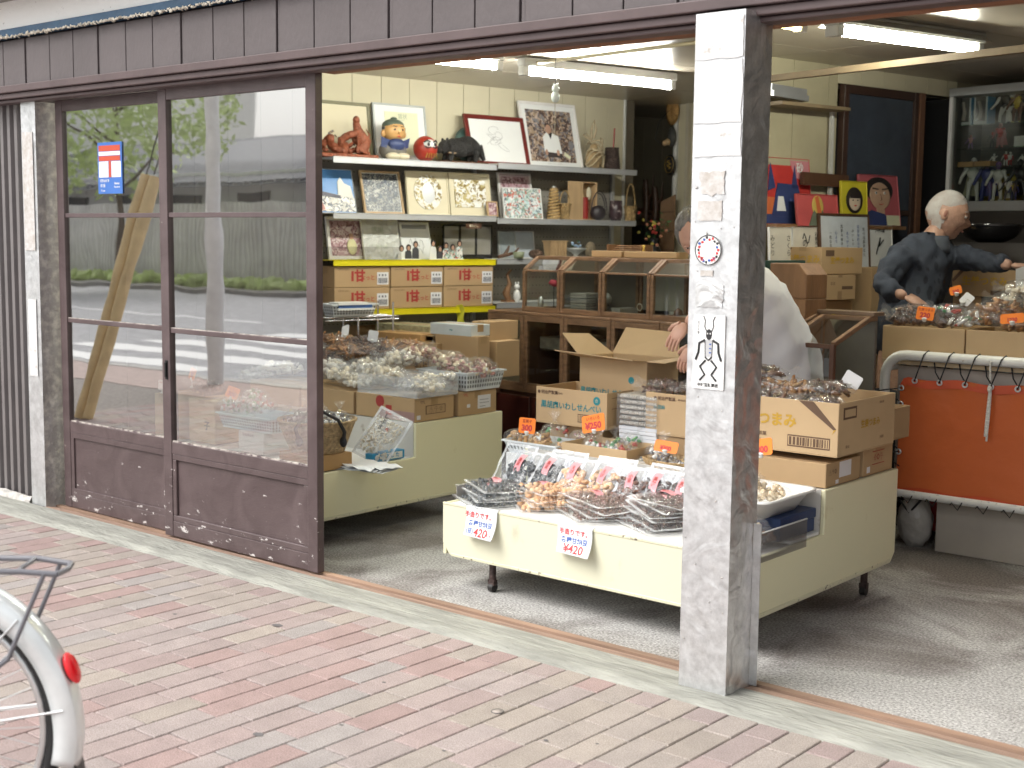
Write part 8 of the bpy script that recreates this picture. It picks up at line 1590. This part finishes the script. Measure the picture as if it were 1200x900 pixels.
def hand_geo(b, wrist, d, n, thumb_side, m, k=1.0, curl=.5, spread=.12):
    """five fingered hand: d points to the fingertips, n is the back of the hand"""
    d = V(d).normalized(); n = V(n); n = (n - d * n.dot(d)).normalized(); s = d.cross(n) * thumb_side; W_ = V(wrist)
    R = Matrix(((d.x, s.x, n.x), (d.y, s.y, n.y), (d.z, s.z, n.z)))
    b.ell(W_ + d * .045 * k, (.052 * k, .040 * k, .017 * k), m, 18, 12, R=R, fn=lambda q, p: V((p.x, p.y * (1 + .12 * q.x), p.z)))
    for i, (off, L_, r) in enumerate(((.028, .072, .0092), (.009, .080, .0095), (-.010, .074, .0090), (-.028, .058, .0080))):
        o = W_ + (d * .078 + s * off) * k; dr = (d + s * (off / .03) * spread).normalized(); pts = [o - dr * .02 * k]; rs = [r * 1.05 * k]; a = .15
        p = o; pts.append(p); rs.append(r * k)
        for seg, fr_ in enumerate((.42, .32, .26)):
            a += curl * (.55 if seg else .35); v = dr * math.cos(a) - n * math.sin(a); p = p + v * L_ * fr_ * k; pts.append(p); rs.append(r * (.96 - .12 * seg) * k)
        pts.append(p + v * .003 * k); rs.append(r * .35 * k); b.tube(pts, rs, m, 10)
        b.ell(p + n * r * .5 * k - v * .004 * k, (.006 * k, .0055 * k, .003 * k), M('finger_nail', (.62, .42, .36), .35), 8, 6, R=R)
    o = W_ + (d * .020 + s * .032) * k; t1 = (d * .65 + s * .75 - n * .25).normalized(); t2 = (d * .9 + s * .35 - n * .35).normalized(); b.tube([o - t1 * .012 * k, o, o + t1 * .034 * k, o + t1 * .034 * k + t2 * .028 * k, o + t1 * .034 * k + t2 * .033 * k], [.014 * k, .0135 * k, .0115 * k, .009 * k, .004 * k], m, 10)
Rr = V((CAMR.x, CAMR.y, 0)).normalized(); Fa = V((-Rr.y, Rr.x, 0))
def PM(px, py, D): return AD(px, py, D)
old_skin = M('old_skin', (.42, .25, .18), .5, var=.16, vs_=28, bump=.5, bs=60); skin2 = M('pale_skin', (.52, .30, .22), .5, var=.08, vs_=20)
DM = 6.75
G = lambda px, py, dd=0.0: PM(px, py, DM + dd)
hip = G(1052, 425); floorz = 0
man = thing('person', 'old man with cropped white hair and grey blue shirt, reaching over the cart', 'person', V((hip.x, hip.y, 0)))
def loc(v): return V(v) - V((hip.x, hip.y, 0))
J = dict(hip=(G(1054, 425), (.13, .10)), waist=(G(1058, 385), (.115, .09)), chest=(G(1072, 330), (.125, .10)), uch=(G(1084, 300), (.095, .075)), neck=(G(1094, 279), (.056, .056)), neck2=(G(1101, 262), (.052, .052)),
         shn=(G(1056, 298, -.10), (.045, .045)), eln=(G(1032, 334, -.16), (.034, .034)), wrn=(G(1062, 348, -.30), (.026, .03)),
         shf=(G(1113, 300, .06), (.045, .045)), elf=(G(1153, 305, -.08), (.033, .033)), wrf=(G(1186, 311, -.22), (.026, .03)),
         kn1=(V(G(1046, 425, -.1)) * 1 - V((0, 0, .42)), (.065, .065)), an1=(V((G(1046, 425, -.1).x, G(1046, 425, -.1).y, .09)), (.045, .045)), kn2=(V(G(1064, 425, .1)) - V((0, 0, .42)), (.065, .065)), an2=(V((G(1064, 425, .1).x, G(1064, 425, .1).y, .09)), (.045, .045)))
E_ = [('hip', 'waist'), ('waist', 'chest'), ('chest', 'uch'), ('uch', 'neck'), ('neck', 'neck2'), ('uch', 'shn'), ('shn', 'eln'), ('eln', 'wrn'), ('uch', 'shf'), ('shf', 'elf'), ('elf', 'wrf'), ('hip', 'kn1'), ('kn1', 'an1'), ('hip', 'kn2'), ('kn2', 'an2')]
Jl = {k: (loc(v[0]), v[1]) for k, v in J.items()}
b = MB(); vv, ff = skin_geo(Jl, E_); b.add(vv, ff, old_skin, True)
hc_ = loc(G(1109, 252)); fwd = Rr * .93 - Fa * .30 + V((0, 0, -.28)); upv = V((0, 0, .95)) + Rr * .22
Rh = head_geo(b, hc_, fwd, upv, old_skin, 1.08, old=1.0)
hand_geo(b, Jl['wrn'][0], Rr * .75 - Fa * .45 + V((0, 0, -.38)), V((0, 0, 1)) - Fa * .3, -1, old_skin, 1.0, .55); hand_geo(b, Jl['wrf'][0], Rr * .9 - Fa * .3 + V((0, 0, -.1)), V((0, 0, 1)), -1, old_skin, 1.0, .75)
for sx in (1, 2): a_ = Jl['an%d' % sx][0]; b.ell(a_ + Rr * .05 + V((0, 0, -.045)), (.13, .05, .045), M('dark_shoe', (.02, .02, .02), .5), 16, 10, R=Matrix.Rotation(math.atan2(Rr.y, Rr.x), 3, 'Z'))
b.build('body', man)
wh = M('white_stubble', (.62, .60, .57), .85, c2=(.46, .38, .34), thr=.55, soft=.2, vs_=18, bump=1.0, bs=260); b = MB()
def hfn(d, q):
    x, y, z = q
    k = 1.0
    if d.z < 0 and d.x < .2: x *= 1 - .40 * min(1, (-d.z) * 1.1)
    zm = -.055 + .085 * min(1, max(0, (x + .07) / .07)) + .050 * min(1, max(0, x / .09)) + .004 * nz(d.y * 9, d.x * 9)
    if abs(y) > .05 and -.04 < x < .015: zm = max(zm, .032)
    m_ = min(1, max(0, (z - zm) / .010)); return V((x, y, z)) * 1.08 * (.955 + .045 * m_ * m_ * (3 - 2 * m_)) * (1 + .003 * nz(d.x * 40, d.y * 40, d.z * 40))
vs0 = len(b.v); b.ell(hc_, (.1005, .0785, .1205), wh, 56, 44, R=Rh, fn=hfn)
Ri = Rh.transposed(); keep = []
for fi, f_i in enumerate(b.f):
    c_ = sum((b.v[i] for i in f_i), V()) / len(f_i) - hc_; l_ = Ri @ c_ / 1.08
    if l_.z < -.085 or (l_.x > .05 and l_.z < .03) or (l_.x > -.004 and l_.z < -.004): continue
    keep.append(fi)
b.f = [b.f[i] for i in keep]; b.m = [b.m[i] for i in keep]; b.sm = [b.sm[i] for i in keep]; b.build('hair', man)
b = MB()
for sg_ in (-1, 1): b.tube([hc_ + Rh @ V((.096, sg_ * .014, .034)), hc_ + Rh @ V((.096, sg_ * .032, .040)), hc_ + Rh @ V((.082, sg_ * .050, .034))], .0042, wh, 6)
b.build('eyebrows', man)
shirt = M('grey_blue_shirt', (.030, .037, .054), .8, var=.18, vs_=14, bump=.6, bs=240); shirt2 = M('shirt_collar', (.060, .068, .085), .8)
def patt():
    m, n, p, o = nt('patterned_shirt_front'); N, L = n.nodes, n.links; tc = N.new('ShaderNodeTexCoord'); mp = N.new('ShaderNodeMapping'); mp.inputs['Scale'].default_value = (30, 30, 16); L.new(tc.outputs['Object'], mp.inputs[0]); v = N.new('ShaderNodeTexVoronoi'); v.inputs['Scale'].default_value = 1.0; L.new(mp.outputs[0], v.inputs['Vector'])
    cr = N.new('ShaderNodeValToRGB'); cr.color_ramp.elements[0].position = .28; cr.color_ramp.elements[1].position = .42; cr.color_ramp.elements[0].color = (.014, .017, .026, 1); cr.color_ramp.elements[1].color = (.038, .045, .062, 1); L.new(v.outputs[0], cr.inputs[0]); L.new(cr.outputs[0], p.inputs['Base Color']); p.inputs['Roughness'].default_value = .85; return m
S = dict(Jl); grow = lambda r, g: (r[0] + g, r[1] + g)
SJ = {k: (Jl[k][0], grow(Jl[k][1], g)) for k, g in dict(hip=.025, waist=.05, chest=.045, uch=.045, shn=.030, eln=.026, shf=.028, elf=.024).items()}
SJ['neck'] = (Jl['neck'][0] + V((0, 0, -.008)), (.082, .082))
cn = Jl['eln'][0].lerp(Jl['wrn'][0], .80); cf = Jl['elf'][0].lerp(Jl['wrf'][0], .82); SJ['cn'] = (cn, (.045, .045)); SJ['cf'] = (cf, (.042, .042)); SJ['mn'] = (Jl['eln'][0].lerp(Jl['wrn'][0], .4), (.054, .054)); SJ['mf'] = (Jl['elf'][0].lerp(Jl['wrf'][0], .4), (.050, .050))
b = MB(); vv, ff = skin_geo(SJ, [('hip', 'waist'), ('waist', 'chest'), ('chest', 'uch'), ('uch', 'neck'), ('uch', 'shn'), ('shn', 'eln'), ('eln', 'mn'), ('mn', 'cn'), ('uch', 'shf'), ('shf', 'elf'), ('elf', 'mf'), ('mf', 'cf')], 3, .023, 3, 17)
pm_ = patt(); b.add(vv, ff, shirt, True); k_ = b.mi(pm_); ch_ = Jl['chest'][0]
for i, f_i in enumerate(b.f):
    c_ = sum((b.v[j] for j in f_i), V()) / len(f_i); r_l = (c_ - ch_).dot(Rr); 
    if -.03 < r_l < .10 and (c_ - ch_).dot(Fa) < .02 and -.30 < c_.z - ch_.z < .13: b.m[i] = k_
b.build('shirt', man)
b = MB(); nk = Jl['neck'][0]; Rn = Rh
for sg_, wd in ((1, 1), (-1, 1)):
    b.grid(10, 3, lambda u, v: nk + V((0, 0, .012 - .05 * v)) + (Rr * math.cos(u * PI * .95 * sg_ + PI * .0 - .25) + Fa * math.sin(u * PI * .95 * sg_ - .25)) * (.072 + .020 * v) + V((0, 0, -.045)) * (1 - u) * v, shirt2)
b.build('collar', man, solid=.004)
b = MB(); p0 = nk + Rr * .045 - Fa * .055 + V((0, 0, -.03)); b.tube([p0, p0 + Rr * -.01 - Fa * .012 + V((0, 0, -.05)), p0 + Rr * -.035 - Fa * .02 + V((0, 0, -.09))], .006, M('pale_undershirt', (.45, .42, .40), .7), 6); b.build('undershirt_edge', man)
b = MB(); vv, ff = skin_geo({k: (Jl[k][0], grow(Jl[k][1], .022)) for k in ('hip', 'kn1', 'an1', 'kn2', 'an2')}, [('hip', 'kn1'), ('kn1', 'an1'), ('hip', 'kn2'), ('kn2', 'an2')], 2, .01, 9); b.add(vv, ff, M('black_trousers', (.012, .012, .015), .8), True); b.build('trousers', man)
b = MB(); q = G(1197, 325, -.28); b.add([q + Rr * -.03 + V((0, 0, .04)), q + Rr * .08 + V((0, 0, .08)), q + Rr * .10 + V((0, 0, -.07)), q + Rr * -.025 + V((0, 0, -.065))], [(0, 1, 2, 3)], paper); tag(b.build('paper_slip', solid=.0008), 'white paper slip held in the old man\'s outstretched hand', 'paper')
DWm = 5.85
G = lambda px, py, dd=0.0: PM(px, py, DWm + dd)
hip = G(915, 432, .1); wm = thing('person', 'grey haired woman in a white smock bent over cartons behind the steel post', 'person', V((hip.x, hip.y, 0)))
J = dict(hip=(G(918, 432, .1), (.15, .13)), waist=(G(895, 388, .06), (.13, .12)), chest=(G(868, 345), (.14, .115)), uch=(G(850, 318, -.03), (.10, .085)), neck=(G(834, 298, -.06), (.048, .048)), neck2=(G(825, 284, -.08), (.046, .046)),
         shn=(G(846, 325, -.20), (.052, .052)), eln=(G(830, 362, -.36), (.040, .040)), wrn=(G(803, 380, -.40), (.023, .028)), shf=(G(858, 320, .14), (.052, .052)), elf=(G(845, 388, -.10), (.040, .040)), wrf=(G(812, 406, -.30), (.023, .028)),
         kn1=(G(918, 432, -.0) - V((0, 0, .38)), (.062, .062)), an1=(V((G(925, 432, .0).x, G(925, 432, .0).y, .09)), (.042, .042)), kn2=(G(932, 432, .2) - V((0, 0, .38)), (.062, .062)), an2=(V((G(935, 432, .2).x, G(935, 432, .2).y, .09)), (.042, .042)))
Jl = {k: (loc(v[0]) if False else V(v[0]) - V((hip.x, hip.y, 0)), v[1]) for k, v in J.items()}
b = MB(); vv, ff = skin_geo(Jl, E_); b.add(vv, ff, skin2, True)
hc_ = V(G(817, 277, -.10)) - V((hip.x, hip.y, 0)); fwd = -Fa * .80 - Rr * .20 + V((0, 0, -.60)); upv = V((0, 0, 1)) - Rr * .25
Rh = head_geo(b, hc_, fwd, upv, skin2, .98, old=.4)
hand_geo(b, Jl['wrn'][0], -Rr * .60 - Fa * .05 + V((0, 0, -.8)), -Fa * .55 - Rr * .6, 1, skin2, .85, .5, .08); hand_geo(b, Jl['wrf'][0], -Rr * .50 - Fa * .05 + V((0, 0, -.8)), -Fa * .5 - Rr * .6, 1, skin2, .82, .6, .08)
for sx in (1, 2): a_ = Jl['an%d' % sx][0]; b.ell(a_ - Rr * .05 + V((0, 0, -.045)), (.12, .045, .045), M('dark_shoe', (.02, .02, .02), .5), 16, 10, R=Matrix.Rotation(math.atan2(Rr.y, Rr.x), 3, 'Z'))
b.build('body', wm)
gh = M('grey_hair', (.20, .19, .18), .6, var=.5, vs_=24, stretch=(1, 1, .25), bump=2.5, bs=120); b = MB()
b.ell(hc_ + Rh @ V((-.014, 0, .016)), (.108, .092, .118), gh, 48, 36, R=Rh, fn=lambda d, q: q * (1 + .07 * nz(d.x * 4, d.y * 6, d.z * 2.5) + .02 * nz(d.x * 22, d.y * 22, d.z * 5)) + V((-.026 * max(0, d.x) - .02 * max(0, d.x) * (1 if d.z < .5 else 0), 0, 0)))
keep = []; Ri = Rh.transposed()
for fi, f_i in enumerate(b.f):
    c_ = Ri @ (sum((b.v[i] for i in f_i), V()) / len(f_i) - hc_)
    if c_.x > .030 and c_.z < .062 - .3 * max(0, abs(c_.y) - .05) + .012 * nz(c_.x * 60, c_.y * 60): continue
    keep.append(fi)
b.f = [b.f[i] for i in keep]; b.m = [b.m[i] for i in keep]; b.sm = [b.sm[i] for i in keep]; b.build('hair', wm)
grn = M('green_patterned_cloth', (.012, .045, .040), .8, c2=(.10, .16, .06), thr=.60, soft=.05, vs_=34); smk = M('white_smock', (.78, .79, .84), .8, var=.03)
SJ = {k: (Jl[k][0], grow(Jl[k][1], g)) for k, g in dict(uch=.02, shn=.022, eln=.022, shf=.022, elf=.022).items()}; SJ['cn'] = (Jl['eln'][0].lerp(Jl['wrn'][0], .75), (.044, .044)); SJ['cf'] = (Jl['elf'][0].lerp(Jl['wrf'][0], .72), (.042, .042))
b = MB(); vv, ff = skin_geo(SJ, [('uch', 'shn'), ('shn', 'eln'), ('eln', 'cn'), ('uch', 'shf'), ('shf', 'elf'), ('elf', 'cf')], 2, .012, 3, 14); b.add(vv, ff, grn, True); b.build('blouse', wm)
sj = dict(hem=(Jl['hip'][0] + V((.0, 0, -.45)), (.20, .18)), hip=(Jl['hip'][0], (.215, .19)), waist=(Jl['waist'][0] + Rr * .01, (.20, .17)), chest=(Jl['chest'][0] + Rr * .01 + V((0, 0, .02)), (.185, .155)), uch=(Jl['uch'][0] + V((0, 0, -.03)), (.10, .10)))
b = MB(); vv, ff = skin_geo(sj, [('hip', 'hem'), ('hip', 'waist'), ('waist', 'chest'), ('chest', 'uch')], 3, .018, 5, 16); b.add(vv, ff, smk, True); b.build('smock', wm)
b = MB(); vv, ff = skin_geo({k: (Jl[k][0], grow(Jl[k][1], .02)) for k in ('hip', 'kn1', 'an1', 'kn2', 'an2')}, [('hip', 'kn1'), ('kn1', 'an1'), ('hip', 'kn2'), ('kn2', 'an2')], 2, .01, 9); b.add(vv, ff, M('navy_trousers', (.02, .022, .035), .8), True); b.build('trousers', wm)
# ================================================================ BICYCLE at the near left, mostly outside the frame
ax = AD(-92, 850, 3.0); ba = math.atan2(Rr.y, Rr.x)
bk = thing('bicycle', 'bicycle with a silver rear mudguard, red reflector and black carrier', 'bicycle', V((ax.x, ax.y, 0)), ba); zA = ax.z
rub = M('tyre_rubber', (.015, .015, .016), .7); alu = M('aluminium', (.68, .69, .70), .28, metal=.85); fendm = M('white_mudguard', (.78, .82, .83), .22, metal=.25, coat=.4); frm = M('grey_frame_paint', (.16, .16, .18), .3)
def ring(c, r, n=56, a0=0, a1=2 * PI): return [(c[0] + r * math.cos(a0 + (a1 - a0) * i / n), c[1], c[2] + r * math.sin(a0 + (a1 - a0) * i / n)) for i in range(n + 1)]
for cx_, nm in ((0, 'rear'), (-1.08, 'front')):
    C_ = (cx_, 0, zA); b = MB(); b.tube(ring(C_, zA - .019), .0185, rub, 10, False); w_o = b.build('wheel', bk)
    b = MB(); b.tube(ring(C_, zA - .045), .010, alu, 8, False); b.build('rim', w_o); b = MB(); b.cyl((cx_, -.04, zA), (cx_, .04, zA), .018, alu)
    for i in range(36): a = i * PI / 18; a2 = a + (.5 if i % 2 else -.5); b.tube([(cx_ + .018 * math.cos(a2), (.028 if i % 2 else -.028), zA + .018 * math.sin(a2)), (cx_ + (zA - .05) * math.cos(a), 0, zA + (zA - .05) * math.sin(a))], .0011, alu, 4, False)
    b.build('spokes', w_o)
b = MB(); Rf = .352
def fen(cx_, a0, a1, nm):
    b = MB(); pr_ = lambda v: .014 * math.cos((v - .5) * 2.4) - (.045 * max(0, abs(v - .5) - .36) / .14)
    b.grid(60, 14, lambda u, v: (cx_ + (Rf + pr_(v) + .02 * max(0, .12 - u)) * math.cos(a0 + (a1 - a0) * u), .034 * math.sin((v - .5) * PI) * 1.0, zA + (Rf + pr_(v)) * math.sin(a0 + (a1 - a0) * u)), fendm); return b.build(nm, bk, solid=.0015)
fen(0, math.radians(-14), math.radians(165), 'mudguard'); fen(-1.08, math.radians(30), math.radians(190), 'mudguard')
b = MB(); a = math.radians(-14); p = V((Rf * math.cos(a), 0, zA + Rf * math.sin(a))); b.grid(4, 6, lambda u, v: (p.x + .012 + .012 * v, (u - .5) * (.055 + .02 * v), p.z + .02 - .09 * v), black); b.build('mud_flap', bk, solid=.003)
b = MB(); a = math.radians(22); p = V(((Rf + .024) * math.cos(a), -.004, zA + (Rf + .024) * math.sin(a))); Tn = Matrix.Translation(p) @ Matrix.Rotation(math.radians(68), 4, 'Y')
b.ell(p, (.014, .026, .038), M('red_reflector', (.75, .004, .012), .2, emit=None, coat=.5), 20, 14, R=Matrix.Rotation(math.radians(-22), 3, 'Y')); b.build('reflector', bk); b = MB(); b.ell(p - V((.010, 0, .004)), (.010, .022, .032), black, 16, 10, R=Matrix.Rotation(math.radians(-22), 3, 'Y')); b.build('reflector_mount', bk)
b = MB(); zc_ = zA + Rf + .025
for y in (-.06, .06): b.tube([(-.10, y, zc_), (.26, y, zc_), (.335, y * .8, zc_ - .008)], .007, frm, 8)
b.tube([(.335, -.05, zc_ - .008), (.345, 0, zc_ - .008), (.335, .05, zc_ - .008)], .007, frm, 8)
for x in (-.05, .05, .15, .25): b.tube([(x, -.06, zc_), (x, .06, zc_)], .0055, frm, 8)
for s in (-1, 1): b.tube([(.31, s * .055, zc_ - .005), (.225, s * .058, zc_ - .20), (.0, s * .06, zA)], .0055, frm, 8)
b.build('carrier', bk)
b = MB()
for s in (-1, 1): b.tube([(0, s * .06, zA), (.335, s * .034, zA + .05)], .0028, alu, 6); b.tube([(0, s * .06, zA), (.24, s * .034, zA + .26)], .0028, alu, 6)
b.build('mudguard_stay', bk)
b = MB()
for s in (-1, 1): b.tube([(0, s * .055, zA), (-.43, s * .03, zA - .05)], .009, frm, 8); b.tube([(0, s * .055, zA), (-.52, s * .02, zA + .36)], .008, frm, 8)
b.tube([(-.43, 0, zA - .05), (-.56, 0, zA + .50)], .016, frm, 12); b.tube([(-.43, 0, zA - .05), (-.93, 0, zA + .30)], .018, frm, 12); b.tube([(-.55, 0, zA + .33), (-.94, 0, zA + .38)], .016, frm, 12); b.tube([(-.90, 0, zA + .22), (-.96, 0, zA + .52)], .018, frm, 12)
for s in (-1, 1): b.tube([(-.92, s * .03, zA + .20), (-1.02, s * .05, zA + .1), (-1.08, s * .05, zA)], .010, frm, 8)
b.build('frame', bk); b = MB(); b.ell((-.58, 0, zA + .56), (.14, .085, .035), black, 24, 12, fn=lambda d, q: V((q.x, q.y * (.45 + .55 * (d.x + 1) / 2), q.z))); b.build('saddle', bk)
b = MB(); b.tube([(-.80, -.28, zA + .66), (-.88, -.26, zA + .66), (-.97, -.12, zA + .62), (-.97, .12, zA + .62), (-.88, .26, zA + .66), (-.80, .28, zA + .66)], .011, alu, 10); b.tube([(-.96, 0, zA + .5), (-.97, 0, zA + .62)], .013, alu, 10); b.build('handlebar', bk)
b = MB(); b.tube([(-.43, -.06, zA - .05), (-.43, .06, zA - .05)], .014, alu, 10); b.tube(ring((-.43, -.05, zA - .05), .085, 30), .005, alu, 6, False); b.tube([(-.43, -.065, zA - .05), (-.43, -.075, zA - .21)], .009, alu, 8); b.box(-.48, -.38, -.16, -.08, zA - .225, zA - .205, black); b.tube([(-.43, .065, zA - .05), (-.43, .075, zA + .11)], .009, alu, 8); b.box(-.48, -.38, .08, .16, zA + .105, zA + .125, black); b.build('cranks', bk)
b = MB(); b.tube([(-.02, .065, zA - .01), (.06, .10, .02)], .008, alu, 8); b.tube([(.02, .10, .012), (.10, .10, .012)], .008, alu, 8); b.build('kickstand', bk)
